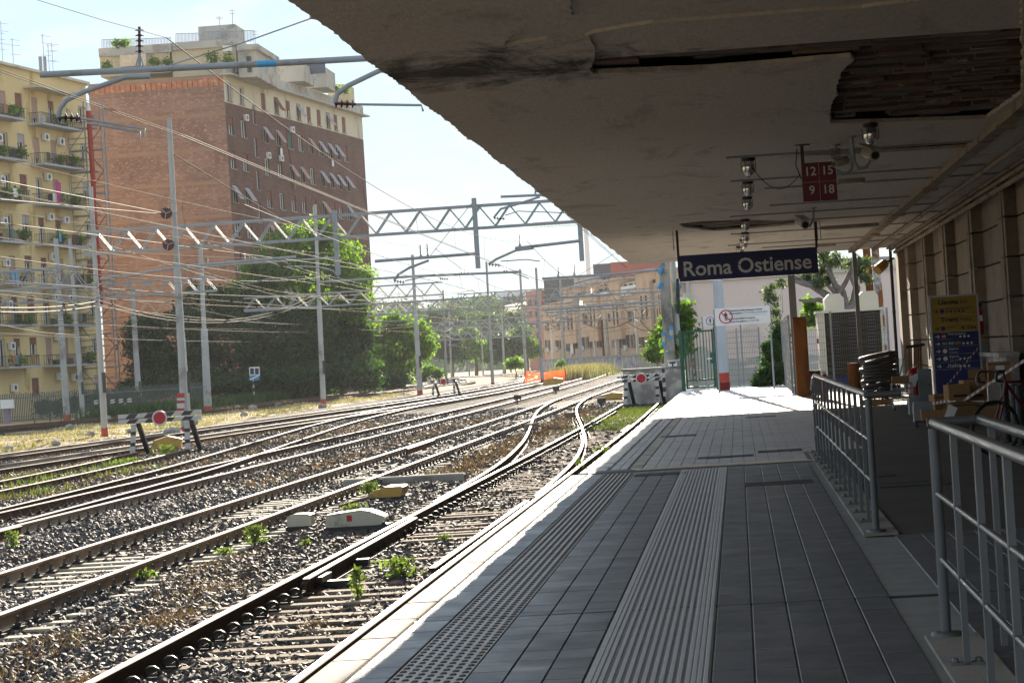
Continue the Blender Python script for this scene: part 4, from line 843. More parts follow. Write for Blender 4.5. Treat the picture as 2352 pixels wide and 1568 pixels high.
# tension wheels on the first mast
for i, (x, y, lb) in enumerate([(382, 490, 'upper dark red tension wheel on the mast behind the buffer stop'), (387, 562, 'lower dark red tension wheel on the mast behind the buffer stop')]):
    Y = mA[4]-.6; c = P(x, y, Y); t = thing('tension_wheel', c, lb, 'tension wheel', 'tension wheels on the mast'); r = 13.5*Y/FPX
    MB(c).tube([c+np.array([0, -.05, 0]), c+np.array([0, .05, 0])], [r, r], 20).build('wheel', pm('oxide_red', (0.075, 0.018, 0.014), .6, 0, .2, 6) if i == 0 else bpy.data.materials['oxide_red'], t)
    mb = MB(c)
    for a in (0.3, 2.4, 4.5): mb.bar(c+np.array([0, -.065, 0]), c+np.array([math.cos(a)*r*.9, -.065, math.sin(a)*r*.9]), .05, .02)
    mb.build('spoke', M['white_paint'], t); MB(c).bar(c, c+np.array([.5, .55, 0]), .06).build('axle', M['steel'], t)
# ================================================================ wires
def sag(p, q, s, k=14): return [tuple(np.array(p)*(1-t)+np.array(q)*t-np.array([0, 0, s*4*t*(1-t)])) for t in np.linspace(0, 1, k)]
def zig(tr, ys, i):
    return [(track_x(tr, y)+(.22 if j % 2 else -.22), y) for j, y in enumerate(ys)]
def overhead(label, tr, ys, zc=4.85, r=.014, mz=1.35, first=None, dm=True):
    pt = zig(tr, ys, 0); t = thing('overhead_line', (pt[0][0], pt[0][1], zc), label, 'overhead line', 'overhead lines above the tracks'); og = (pt[0][0], pt[0][1], zc)
    for j in range(len(pt)-1):
        (xa, ya), (xb, yb) = pt[j], pt[j+1]; rr = r*.28*(1+max(0, (ya+yb)/2)/60)
        for d in (-.025, .035) if ya < 90 else (0,):
            MB(og).tube(sag((xa+d, ya, zc), (xb+d, yb, zc), .04, 4), rr, 5, cap=False).build('contact_wire', M['wire'], t)
        pts = sag((xa*.4+track_x(tr, ya)*.6, ya, zc+mz), (xb*.4+track_x(tr, yb)*.6, yb, zc+mz), mz*.62, 16)
        MB(og).tube(pts, rr*.95, 5, cap=False).build('messenger_wire', M['wire_dark'], t)
        if dm:
            k = max(3, int((yb-ya)/9))
            for i in range(1, k):
                s_ = i/k; y = ya+(yb-ya)*s_; xm = np.interp(y, [q[1] for q in pts], [q[0] for q in pts]); zm = np.interp(y, [q[1] for q in pts], [q[2] for q in pts]); xc = xa+(xb-xa)*s_
                MB(og).tube([(xm, y, zm), (xm+(xc-xm)*.3-.02, y+.05, zm-(zm-zc)*.4), (xc, y, zc)], rr*.5, 4, cap=False).build('dropper', M['wire_dark'], t)
    return t
overhead('overhead wires of the platform track running close along the canopy edge', T1, [-22, 34, 100], 4.9)
overhead('overhead wires above the second track with long droppers before the yellow house', T2, [-18, 34, 100, 165, 228, 280, 330, 380], 4.85)
overhead('overhead wires above the third track', T3, [-30, 100.5, 165, 228, 290, 345, 395], 4.8)
overhead('overhead wires above the rusty siding and the turnout', [(-15.5, -30), (-16, 60), (-16.2, 150)], [-25, 101, 160], 4.9)
overhead('overhead wires above the bright railed track behind the buffer stop', T5, [-12, 101, 162, 228, 290, 340], 4.85)
overhead('overhead wires above the track by the dry grass strip', T6, [2, 101.5, 162, 240, 310], 4.85)
overhead('overhead wires above the track in front of the trees', T8, [90, 118, 160, 205, 250, 320, 380], 4.85)
overhead('overhead wires above the rearmost track', T9, [100, 140, 165, 210, 260], 4.85)
WG = 'loose feeder cables strung between the masts'
def wire(label, Y0, Y1_, pts, r=.018, mat='wire', s=0.0):
    a, b = P(*pts[0], Y0), P(*pts[1], Y1_); o = MB(a).tube(sag(a, b, s, 18), r, 5, cap=False).build('feeder_cable', M[mat]); o.location = a
    return tag(o, label, 'cable', WG)
yA = mA[4]
wire('feeder cable climbing left to the upper tension wheel', 44, yA-.6, [(0, 415), (380, 490)], .012)
wire('second cable running to the upper tension wheel from the left edge', 48, yA-.6, [(0, 458), (380, 492)], .012)
wire('cable running to the lower tension wheel from the left edge', 50, yA-.6, [(0, 512), (385, 560)], .013)
wire('cable from the lower tension wheel away to the right', yA-.6, 170, [(390, 562), (860, 622)], .02)
wire('stay cable from the mast top down to the gantry', yA, Y1, [(395, 352), (640, 500)], .022)
wire('slack upper feeder cable between the left mast and the slim mast', mB_[4], 161, [(226, 690), (722, 677)], .026, 'wire', 1.25)
wire('slack lower feeder cable between the left mast and the slim mast', mB_[4], 161, [(226, 700), (722, 686)], .026, 'wire', 1.15)
wire('upper feeder cable from the left edge to the left mast', 75, mB_[4], [(0, 707), (222, 692)], .03, 'wire', .1)
wire('lower feeder cable from the left edge to the left mast', 75, mB_[4], [(0, 717), (222, 702)], .03, 'wire', .1)
for i, (a, b, Ya, Yb) in enumerate([((0, 644), (900, 668), 70, 230), ((0, 668), (980, 700), 80, 260), ((0, 676), (840, 742), 82, 250), ((0, 765), (880, 770), 110, 250), ((230, 745), (960, 748), 120, 260), ((0, 590), (760, 632), 62, 170), ((0, 745), (300, 752), 110, 180), ((300, 752), (1000, 765), 180, 330), ((420, 540), (1050, 700), 100, 260), ((560, 470), (1120, 640), 60, 200), ((700, 620), (1230, 720), 140, 330), ((240, 560), (860, 720), 100, 260), ((980, 690), (1420, 735), 230, 380), ((1060, 730), (1500, 762), 260, 360), ((1120, 700), (1520, 705), 228, 130), ((1250, 720), (1530, 690), 300, 118)]):
    wire(['first', 'second', 'third', 'fourth', 'fifth', 'sixth', 'seventh', 'eighth', 'ninth', 'tenth', 'eleventh', 'twelfth', 'thirteenth', 'fourteenth', 'fifteenth', 'sixteenth'][i]+' of the long thin cables crossing the yard, counted from the left', Ya, Yb, [a, b], .013, 'wire', .5)
for i, (a, b, Y) in enumerate([((1340, 742), (1440, 738), 200), ((1440, 738), (1530, 745), 160), ((1365, 700), (1440, 690), 220), ((1470, 735), (1540, 750), 130), ((1280, 725), (1340, 720), 260)]):
    wire(['sagging cable bunch in front of the terracotta block between its middle masts', 'sagging cable bunch by the insulator pole', 'sagging cable under the roof line of the terracotta block', 'short sagging cable bunch just left of the insulator pole', 'sagging cable at the left of the terracotta block'][i], Y, Y, [a, b], .022, 'wire', .5)
# ================================================================ buffer stops
def stripe_bar(mb, w, h, y, z, n, sl=.12):
    s = w/n; ed = [-w/2]+[-w/2+s*i for i in range(1, n)]+[w/2]
    for i in range(n):
        a0 = ed[i] + (0 if i == 0 else -sl/2); a1 = ed[i]+(0 if i == 0 else sl/2); b0 = ed[i+1]-(0 if i == n-1 else sl/2); b1 = ed[i+1]+(0 if i == n-1 else sl/2)
        mb.prism([(a0, z-h/2), (b0, z-h/2), (b1, z+h/2), (a1, z+h/2)], y-.04, y+.04, 'y', i % 2)
def buffer_stop(loc, label, w=2.5, rz=0.0, worn=True):
    t = thing('buffer_stop', loc, label, 'buffer stop', 'striped buffer stops at the track ends', rz); W_ = [M['white_paint'], M['black_paint']]
    for z, nm in ((1.22, 'upper_beam'), (1.06, 'lower_beam')):
        mb = MB(); stripe_bar(mb, w, .125, -.1, z, 9); mb.box((-w/2, -.055, z-.06), (w/2, .0, z+.06), 1); mb.build(nm, W_, t)
    for s in (-1, 1):
        x = s*w*.32; mb = MB(); n_ = 9
        for i in range(n_):
            z0, z1 = .98*i/n_, .98*(i+1)/n_; k = lambda z: x-.10*(1-z/.98)*(1 if s < 0 else .2)
            mb.add([(k(z0)-.075, -.10, z0), (k(z0)+.075, -.10, z0), (k(z0)+.075, 0, z0), (k(z0)-.075, 0, z0), (k(z1)-.075, -.10, z1), (k(z1)+.075, -.10, z1), (k(z1)+.075, 0, z1), (k(z1)-.075, 0, z1)],
                   [(0,3,2,1),(4,5,6,7),(0,1,5,4),(1,2,6,5),(2,3,7,6),(3,0,4,7)], 1 if i in (0, 3, 6) and True else 0)
        mb.build('leg', W_, t)
        MB().bar((x+.12, .02, 1.0), (x+.22, 1.5, .0), .13, .12).build('brace', M['black_paint'], t)
    d = MB().tube([(0, -.15, 1.12), (0, -.19, 1.12)], .225, 24, smooth=False).build('disc_rim', M['disc_white'], t)
    MB().tube([(0, -.19, 1.12), (0, -.2, 1.12)], .18, 24, smooth=False).build('red_disc', M['signal_red'], t)
    return t
buffer_stop((-17.15, 73.6, -.66), 'weathered striped buffer stop with a red disc at the end of the rusty siding', 2.45, .12)
buffer_stop((-3.98, 102.6, -.66), 'striped buffer stop with a red disc in front of the low grey wall', 1.95)
buffer_stop((-19.5, 166, -.72), 'distant striped buffer stop with a small red disc beside the dry strip', 2.15)
b4 = buffer_stop(tuple(G(262, 958, -.75)), 'rusty black and white buffer stop without visible disc near the hedge fence', 2.7)
for ch in list(b4.children):
    if 'disc' in ch.name: bpy.data.objects.remove(ch)
# ================================================================ trackside cases, boxes and small things
def case(name, label, loc, prof, wid, mat, cat='equipment case', rz=0., extra=None):
    t = thing(name, loc, label, cat, None, rz); MB().prism(prof, -wid/2, wid/2, 'y').build('cover', mat, t)
    xs = [p[0] for p in prof]; MB().box((min(xs)-.02, -wid/2-.02, -.06), (max(xs)+.02, wid/2+.02, 0)).build('base_plate', M['dark_metal'], t); return t
g = G(820, 1212, -.64); cs1 = case('point_machine', 'long grey beige point machine case with a red square beside the platform track', (g[0], g[1], -.60), [(-.40, 0), (.36, 0), (.42, .09), (.40, .12), (.20, .20), (.08, .215), (-.38, .17)], .42, M['beige_case'], 'point machine')
MB().box((-.10, -.214, .07), (-.03, -.2105, .15)).build('red_mark', M['signal_red'], cs1)
g = G(692, 1213, -.64); case('junction_box', 'short beige box left of the long point machine case', (g[0], g[1], -.60), [(-.17, 0), (.17, 0), (.165, .15), (.10, .17), (-.06, .17), (-.165, .14)], .3, M['beige_case'], 'junction box')
g = G(890, 1145, -.66); case('cable_box', 'flat yellow case with sloping lid beside the second track', (g[0], g[1]+.1, -.62), [(-.30, 0), (.26, 0), (.30, .15), (.27, .17), (.0, .17), (-.29, .06)], .7, M['yellow_case'], 'cable case')
g = G(355, 1040, -.7); case('cable_box', 'broken yellow case lying behind the weathered buffer stop', (g[0]+.2, g[1]+.7, -.62), [(-.5, 0), (.5, 0), (.55, .30), (.1, .42), (-.35, .30)], .8, M['yellow_case'], 'cable case', .2)
g = G(1405, 918, -.66); case('cable_box', 'small yellow case beside the near striped buffer stop', (g[0], g[1], -.62), [(-.5, 0), (.5, 0), (.55, .28), (.1, .33), (-.5, .22)], .6, M['yellow_case'], 'cable case')
g = G(1270, 884, -.7); case('cable_box', 'distant yellow case at the foot of the netting', (g[0], g[1], -.66), [(-.8, 0), (.8, 0), (.85, .45), (.1, .55), (-.7, .42)], .8, M['yellow_case'], 'cable case')
for i, (x, y, lb) in enumerate([(1380, 937, 'small dark marker light with a pale top before the near buffer stop'), (1187, 927, 'low dark box with two pale caps between the far tracks'), (1276, 905, 'low dark ground signal between the converging tracks')]):
    g = G(x, y, -.68); t = thing('ground_signal', g, lb, 'ground signal', 'small ground signals'); s = 1+g[1]/260
    MB(g).box((g[0]-.09*s, g[1]-.1, g[2]+.14*s), (g[0]+.16*s, g[1]+.1, g[2]+.28*s)).build('head', M['black_paint'], t); MB(g).box((g[0]-.02, g[1]-.03, g[2]-.05), (g[0]+.05*s, g[1]+.03, g[2]+.14*s)).build('foot', M['black_paint'], t)
    MB(g).box((g[0]-.1*s, g[1]-.12, g[2]+.28*s), (g[0]+.17*s, g[1]+.12, g[2]+.31*s)).build('cap', M['concrete'], t)
# concrete kerb block, boards and rocks on the ballast
o = MB().cbox((0, 0, .06), (2.3, .22, .2), 0, -.05, .03).build('concrete_beam', M['concrete']); g = G(940, 1112, -.66); o.location = (g[0]-.15, g[1]+.5, -.68); tag(o, 'weathered concrete beam lying between the second track and the turnout', 'beam')
o = MB().cbox((0, 0, .03), (.5, .09, .05)).build('wood_plank', SL_OLD); g = G(800, 1163, -.64); o.location = (g[0]+.1, g[1], -.6); o.rotation_euler = (0, -.2, .5); tag(o, 'short loose plank lying behind the point machine', 'plank')
for i, (x, y, w, hh, lb) in enumerate([(1213, 990, .22, .2, 'squared timber end standing by the left rail of the crossing'), (1305, 962, .22, .2, 'squared timber end standing between the crossing rails')]):
    g = G(x, y, -.66); o = MB().cbox((0, .5, .13), (w, 1.1, hh), 0, 0, .02).build('timber_block', SL_OLD); o.location = g; o.rotation_euler = (0, 0, -.12); tag(o, lb, 'timber', 'timber blocks in the turnout')
def rock(mb_name, loc, s, label, mat=None, cat='rock', group='rocks lying in the dry grass strip'):
    k = 1; v = CUBE*(1+nr.uniform(-.3, .3, (8, 3)))*np.array([1, .8, .6])*s*.5; mb = MB(); mb.add([p+np.array([0, 0, s*.2]) for p in v], [tuple(f) for f in CF])
    o = mb.build(mb_name, mat or M['concrete']); o.location = loc; md = o.modifiers.new('s', 'SUBSURF'); md.levels = md.render_levels = 1; o.rotation_euler = (0, 0, rnd.uniform(0, 6)); return tag(o, label, cat, group)
rk = [(400, 1000, 1.1), (245, 965, .9), (250, 1015, .6), (128, 1018, .5), (160, 985, .8), (210, 998, .6), (580, 940, .9), (560, 955, .8), (545, 935, .6), (440, 975, 1.0), (300, 990, .5), (90, 1012, .4), (20, 1030, .5), (640, 932, .7), (470, 985, .6), (740, 935, .8), (190, 960, 1.0), (800, 945, .5), (880, 935, .5), (1030, 915, .5)]
RL = dict(zip([(q[0], q[1]) for q in rk], ['big flat concrete rock behind the red disc of the weathered buffer stop', 'rock beside the left red-footed mast, on its right side', 'small rock low to the right of the left red-footed mast', 'small dark rock left of the left red-footed mast', 'pale rock between the leftmost masts and the left red-footed mast', 'rock just left of the left red-footed mast', 'larger of the pale rocks right of the stout pale mast', 'lower pale rock right of the stout pale mast', 'small upper rock right of the stout pale mast', 'wide rock near the foot of the stout pale mast', 'small rock left of the weathered buffer stop beam', 'tiny rock at the lower edge of the dry strip far left', 'tiny rock at the left picture edge by the bright rails', 'rock midway between the stout pale mast and the tall slim mast', 'rock right of the weathered buffer stop near the rails', 'rock at the foot of the tall slim mast with a red foot', 'big rock at the foot of the leftmost masts', 'small rock right of the tall slim mast', 'small rock between the tall slim mast and the small far buffer stop', 'smallest rock next to the small far buffer stop']))
for x, y, s in rk:
    g = G(x, y, -.62); rock('rubble_rock', (g[0], g[1], -.72), s*1.0, RL[(x, y)])
g = G(862, 1140, -.62); rock('dark_rock', (g[0]+.05, g[1]-.2, -.66), .26, 'dark jagged rock leaning on the yellow case', M['black_paint'], group=None)
# weeds
def weed(label, x, y, w, h, n_=140, lf=.05, mat='weed'):
    g = G(x, y, -.66); t = thing('weed', g, label, 'weed', 'green weeds on the ballast'); k = n_
    for q in range(5):
        a = rnd.uniform(0, 6.3); MB().tube([(0, 0, -.03), (math.cos(a)*w*.15, math.sin(a)*w*.15, h*.55), (math.cos(a)*w*.35, math.sin(a)*w*.3, h*.95)], [.005, .004, .002], 4).build('stem', M[mat], t)
    p = np.stack([nr.normal(0, w*.24, k), nr.normal(0, w*.3, k), nr.uniform(.05, 1, k)**.8*h], -1); R = rot_rand(k); s = lf*nr.uniform(.5, 1.3, (k, 1)); a = R[:, :, 0]*s*.7; b = R[:, :, 1]*s*.2
    place('leaves', npmesh('leaves', np.stack([p-a, p+b, p+a, p-b], 1).reshape(-1, 3), np.arange(k*4).reshape(-1, 4), M[mat]), t)
weed('bushy bright weed growing against the second track', 586, 1250, .22, .24, 420, .05); weed('smaller weed just left of the bushy one by the second track', 515, 1275, .22, .09, 160, .045)
weed('tall weed with several shoots between the rails of the platform track', 822, 1370, .13, .27, 110, .07); weed('spreading weed patch further along between the platform track rails', 915, 1325, .34, .19, 190, .07)
weed('low weed between the rails near the switch rods', 1020, 1240, .14, .06, 90, .04); weed('feathery weed by the third track at the left edge', 30, 1260, .16, .24, 150, .05)
weed('rounded green weed behind the yellow case', 848, 1135, .3, .2, 420, .05); weed('grassy weed behind the point machine', 815, 1190, .3, .2, 120, .08); weed('leggy weed growing from the gap below the far platform edge', 1332, 1088, .16, .3, 90, .05)
weed('low yellowish weed beside the second track sleepers', 335, 1330, .2, .1, 90, .05); weed('dry low weed in the middle of the platform track', 720, 1440, .24, .05, 140, .03, 'grass_red'); weed('tiny weed on the ballast below the point machine', 700, 1250, .1, .06, 60, .04)
weed('weed patch under the platform edge near the end of the far coping', 1383, 1050, .3, .22, 200, .06); weed('yellowish weed at the foot of the weathered buffer stop', 385, 1050, .6, .35, 300, .09); weed('second yellowish weed along the rusty siding rail', 290, 1075, .6, .25, 260, .09)
# ================================================================ netting, fences, little signs by the yard
t = thing('safety_netting', G(1250, 878, -.7), 'orange plastic safety netting strung beside the tall grass', 'netting'); og = np.array(t.location); Yn = og[1]
mb = MB(og); top = [(1208, 851), (1216, 853), (1235, 855), (1252, 854), (1270, 852), (1285, 850), (1297, 848)]
tp = [P(x, y, Yn+rnd.uniform(-.3, .3)) for x, y in top]; bt = [P(x+(4 if i == 6 else 0)-(5 if i == 0 else 0), 880-(1298-x)*.0-(x-1208)*.045, Yn-.6+rnd.uniform(-.4, .1)) for i, (x, y) in enumerate(top)]
for i in range(6): mb.add([tp[i], tp[i+1], bt[i+1], bt[i]], [(0, 1, 2, 3)]); 
m, n, l, b, o = nt('netting'); b.inputs['Base Color'].default_value = (0.85, 0.11, 0.03, 1); b.inputs['Roughness'].default_value = .6
tr_ = n.new('ShaderNodeBsdfTranslucent'); tr_.inputs['Color'].default_value = (0.9, 0.14, 0.03, 1); tp_ = n.new('ShaderNodeBsdfTransparent'); s1 = n.new('ShaderNodeMixShader'); s1.inputs[0].default_value = .5
s2 = n.new('ShaderNodeMixShader'); s2.inputs[0].default_value = .25; l.new(b.outputs[0], s1.inputs[1]); l.new(tr_.outputs[0], s1.inputs[2]); l.new(s1.outputs[0], s2.inputs[1]); l.new(tp_.outputs[0], s2.inputs[2]); l.new(s2.outputs[0], o.inputs['Surface']); M['net'] = m
mb.build('net', m, t)
for i in (0, 6): MB(og).tube([tp[i]+np.array([0, 0, .1]), bt[i]-np.array([0, 0, .2])], .04, 6).build('stake', M['rust'], t)
t = thing('palisade_fence', G(150, 962, -.75), 'grey metal fence with a creeper hedge in front of the yellow house', 'fence'); og = np.array(t.location)
Yf = 186; fx0, fx1 = P(-20, 950, Yf)[0], P(470, 930, Yf)[0]
sl_me = MB().box((-.035, -.015, 0), (.035, .015, 2.1)).mesh('slat', pm('fence_green_grey', (.11, .125, .115), .7, 0, .15, 2)); it = []
x = fx0
while x < fx1: it.append((x-og[0], Yf-og[1], .0, 0, 1, 1, rnd.uniform(.96, 1.02))); x += .135
pieces('slat', sl_me, it, t, 150)
for z in (.3, 1.7): MB(og).box((fx0, Yf+.016, og[2]+z), (fx1, Yf+.06, og[2]+z+.07)).build('rail', M['grey_paint'], t)
tree('creeper hedge hanging over the fence by the yellow house', Yf+1.0, [(230, 920, 28), (270, 925, 26), (180, 925, 22), (310, 925, 22), (140, 935, 18), (100, 935, 16), (255, 945, 22)], M['leaf_dark'], 800, .25, tr=.08, name='creeper', cat='hedge', dy=.4)
# white shunting signal board among the dark trees
Ys = 200; c = P(585, 930, Ys); t = thing('signal_board', (c[0], Ys, -.8), 'white framed signal board with two dark squares above a crossed plate', 'signal board'); og = (c[0], Ys, -.8)
def pb(mb, x0, y0, x1, y1, Y, d=.05): a, b_ = P(x0, y0, Y), P(x1, y1, Y); mb.box((a[0], Y-d/2, a[2]), (b_[0], Y+d/2, b_[2])); return mb
pb(MB(og), 572, 843, 597, 861, Ys).build('frame', M['white'], t); pb(MB(og), 574.5, 845.5, 583.5, 859, Ys-.03, .06).build('dark_square', M['black_paint'], t); pb(MB(og), 585.5, 845.5, 594.5, 859, Ys-.03, .06).build('dark_square', M['black_paint'], t)
pb(MB(og), 573, 862, 596, 872, Ys).build('crossed_plate', M['blue_paint'], t); a, b_ = P(574, 872, Ys-.06), P(596, 861, Ys-.06); MB(og).bar(a, b_, .1, .02, (0, 1, 0)).build('diagonal', M['white'], t)
mb = MB(og)
for i in range(8): z0 = -.8+i*.28; mb.box((c[0]-.05, Ys-.05, z0), (c[0]+.05, Ys+.05, z0+.28), i % 2)
mb.build('post', [M['black_paint'], M['white_paint']], t)
# electrical cabinet at the far left, marker on mast, ground boxes
g = P(14, 967, 150); t = thing('relay_cabinet', (g[0], 150, -.75), 'white relay cabinet on a purple stained plinth at the left edge', 'cabinet'); og = (g[0], 150, -.75)
pb(MB(og), 3, 918, 30, 937, 150, .5).build('cabinet', M['white'], t); pb(MB(og), 8, 938, 24, 972, 150.1, .35).build('plinth', pm('stained_plinth', (.28, .22, .27), .9), t)
g = P(415, 930, yA-.5); t = thing('marker_board', (g[0], yA-.45, .2), 'red and white marker board fixed low on the thick mast', 'marker board'); og = (g[0], yA-.45, .2)
mb = MB(og)
for i, (y0, y1, m_) in enumerate([(903, 913, 0), (913, 920, 1), (920, 925, 0), (925, 938, 1), (938, 951, 0)]): a, b_ = P(406, y0, yA-.45), P(424, y1, yA-.45); mb.box((a[0], yA-.47, a[2]), (b_[0], yA-.43, b_[2]), m_)
mb.build('board', [M['red_base'], M['white_paint']], t)
# ================================================================ buildings
class Facade:
    """a vertical front through two points of the photo at known distances; local x along it, y inward, z up"""
    def __init__(s, label, cat, pa, Ya, pb, Yb, name, z0=-.85, group=None):
        a, b_ = P(*pa, Ya), P(*pb, Yb); s.A = a[:2]; s.d = (b_-a)[:2]; s.L = np.linalg.norm(s.d); s.d = s.d/s.L; s.z0 = z0
        s.n = np.array([s.d[1], -s.d[0]]); s.ang = math.atan2(s.d[1], s.d[0])
        s.t = thing(name, (a[0], a[1], z0), label, cat, group, s.ang)
    def S(s, x, y):
        v = ray(x, y); k = s.A.dot(s.n)/(v[:2].dot(s.n)); p = v*k; return (p[:2]-s.A).dot(s.d), p[2]+EYE-s.z0
def front(openings, s0, s1, z0, z1, dep=.28, mat_i=0, y=0.0):
    """front wall with real window openings; returns a mesh builder"""
    xs = sorted(set([s0, s1]+[round(v, 3) for o in openings for v in (o[0], o[0]+o[2])])); zs = sorted(set([z0, z1]+[round(v, 3) for o in openings for v in (o[1], o[1]+o[3])]))
    xs = [v for v in xs if s0 <= v <= s1]; zs = [v for v in zs if z0 <= v <= z1]; mb = MB()
    for i in range(len(xs)-1):
        run = None
        for j in range(len(zs)-1):
            cx, cz = (xs[i]+xs[i+1])/2, (zs[j]+zs[j+1])/2
            if any(o[0] < cx < o[0]+o[2] and o[1] < cz < o[1]+o[3] for o in openings):
                if run is not None: mb.add([(xs[i], y, zs[run]), (xs[i+1], y, zs[run]), (xs[i+1], y, zs[j]), (xs[i], y, zs[j])], [(0, 1, 2, 3)], mat_i); run = None
            elif run is None: run = j
        if run is not None: mb.add([(xs[i], y, zs[run]), (xs[i+1], y, zs[run]), (xs[i+1], y, zs[-1]), (xs[i], y, zs[-1])], [(0, 1, 2, 3)], mat_i)
    for (x, z, w, h) in openings:
        x1, z1_ = x+w, z+h; mb.add([(x, y, z), (x1, y, z), (x1, y, z1_), (x, y, z1_), (x, y+dep, z), (x1, y+dep, z), (x1, y+dep, z1_), (x, y+dep, z1_)], [(0, 4, 5, 1), (1, 5, 6, 2), (2, 6, 7, 3), (3, 7, 4, 0)], mat_i)
    return mb
def brick_mat(name, c1, c2, mortar, sc=1.0, var=.35, cov=.35):
    m, n, l, b, o = nt(name); tcn = n.new('ShaderNodeTexCoord'); v_ = tcn.outputs['Object']
    mp_ = n.new('ShaderNodeMapping'); mp_.inputs['Rotation'].default_value = (math.pi/2, 0, 0); l.new(v_, mp_.inputs['Vector'])
    bt = n.new('ShaderNodeTexBrick'); bt.inputs['Scale'].default_value = sc; bt.inputs['Brick Width'].default_value = .9; bt.inputs['Row Height'].default_value = .24; bt.inputs['Mortar Size'].default_value = .012
    bt.inputs['Color1'].default_value = (*c1, 1); bt.inputs['Color2'].default_value = (*c2, 1); bt.inputs['Mortar'].default_value = (*mortar, 1); l.new(mp_.outputs[0], bt.inputs['Vector'])
    f = noise(n, l, v_, .35, 6, .65); c = mixc(n, l, ramp(n, l, f, .4, .7), bt.outputs['Color'], [x*.72 for x in c2])
    f2 = noise(n, l, v_, 2.2, 5, .7, (.4, 1, 2.2)); c = mixc(n, l, ramp(n, l, f2, .52, .66), c, [x*1.35 for x in c1])
    l.new(c, b.inputs['Base Color']); b.inputs['Roughness'].default_value = .92; return m
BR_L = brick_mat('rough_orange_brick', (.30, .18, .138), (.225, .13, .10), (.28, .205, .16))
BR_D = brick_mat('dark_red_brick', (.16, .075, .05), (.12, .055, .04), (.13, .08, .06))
CREAM = pm('cream_render', (.62, .57, .44), .9, 0, .08, .3, (.42, .38, .30), .15, .5, stretch=(1, 1, .4))
YEL = pm('yellow_render', (.69, .54, .28), .9, 0, .08, .25, (.45, .32, .13), .15, .4, stretch=(1, 1, .4))
ORA = pm('apricot_render', (.60, .43, .29), .9, 0, .1, .3, (.46, .30, .19), .2, .5, stretch=(1, 1, .4))
PINKR = pm('terracotta_render', (.36, .11, .075), .9, 0, .1, .3)
GREYR = pm('grey_render', (.46, .45, .41), .9, 0, .12, .4, (.3, .28, .25), .25, .6)
BLD = [pm('brown_blind', (.20, .085, .06), .7, 0, .1, 4), pm('grey_blind', (.36, .34, .36), .7, 0, .1, 4), pm('pink_blind', (.40, .26, .22), .7, 0, .1, 4), pm('green_blind', (.06, .13, .10), .7, 0, .1, 4)]
SHUT = pm('dark_shutter', (.085, .075, .07), .7, 0, .15, 4)
WIN_CACHE = {}
def window_me(w, h):
    k = (round(w, 2), round(h, 2))
    if k not in WIN_CACHE:
        a = MB().box((.02, .24, .02), (w-.02, .27, h-.02)).box((.02, .235, h*.5), (w-.02, .24, h-.02)).mesh('window', M['glass_dark'])
        f = MB().box((.02, .17, .02), (.09, .235, h-.02)).box((w-.09, .17, .02), (w-.02, .235, h-.02)).box((w/2-.05, .17, .02), (w/2+.05, .235, h-.02)).box((.09, .17, h-.1), (w/2-.05, .235, h-.02)).box((w/2+.05, .17, h-.1), (w-.09, .235, h-.02)).mesh('frame', M['white'])
        s = MB().box((-.1, -.12, -.10), (w+.1, .1, -.002)).mesh('sill', M['concrete'])
        WIN_CACHE[k] = (a, f, s)
    return WIN_CACHE[k]
def window(par, x, z, w, h, blind=None, tilt=False, sill=True, frame=True, mat=None):
    a, f, s = window_me(w, h); o = place('window', a, par, (x, 0, z))
    if frame: place('frame', f, o)
    if sill: place('sill', s, o)
    if blind is not None:
        m_ = BLD[blind[0]]; k = blind[1]
        if not tilt: MB().box((.03, .08, h*(1-k)), (w-.03, .11, h-.01)).build('roller_blind', m_, o)
        else:
            z1 = h*.98; zm = h*.93; z2 = h*.05; mb = MB(); mb.box((.03, .08, zm), (w-.03, .11, z1)); mb.bar((w/2, .05, zm), (w/2, -.8, z2+.2), .03, w-.06, (1, 0, 0)); mb.build('roller_blind', m_, o)
    return o
def ac_unit(par, x, z, y=-.35, w=.85, mat=None):
    o = MB((0, 0, 0)).box((x, y, z), (x+w, y+.3, z+.62)).build('air_conditioner', M['white'], par)
    MB().lathe([(.22, 0), (.22, .02), (.05, .03)], (x+w*.42, y-.03, z+.31), 12, 'y').build('fan_grille', M['black_paint'], o); return o
# ---- brick apartment block
fb = Facade('tall brick apartment block with a cream top storey and roof terraces', 'apartment block', (512, 165), 246, (831, 262), 297, 'brick_building')
ZQ = lambda x, y: (201+x*.26856, 28.7+y*.26856)
H_ = fb.S(512, 172)[1]; L = fb.L; ops, wn_ = [], []
top = [(1210, 625, 775), (1318, 655, 800), (1505, 700, 840), (1615, 728, 870), (1715, 757, 895), (1805, 780, 912), (1893, 805, 940), (1978, 832, 965), (2057, 852, 985), (2122, 873, 1003), (2192, 890, 1022)]
sx_ = [fb.S(*ZQ(x, (a+b_)/2))[0] for x, a, b_ in top]; zt_ = np.mean([fb.S(*ZQ(x, b_))[1] for x, a, b_ in top]); st_h = abs(fb.S(*ZQ(1210, 775))[1]-fb.S(*ZQ(1250, 1355))[1])/2
wh = abs(fb.S(*ZQ(1210, 625))[1]-fb.S(*ZQ(1210, 775))[1]); ww = 1.55
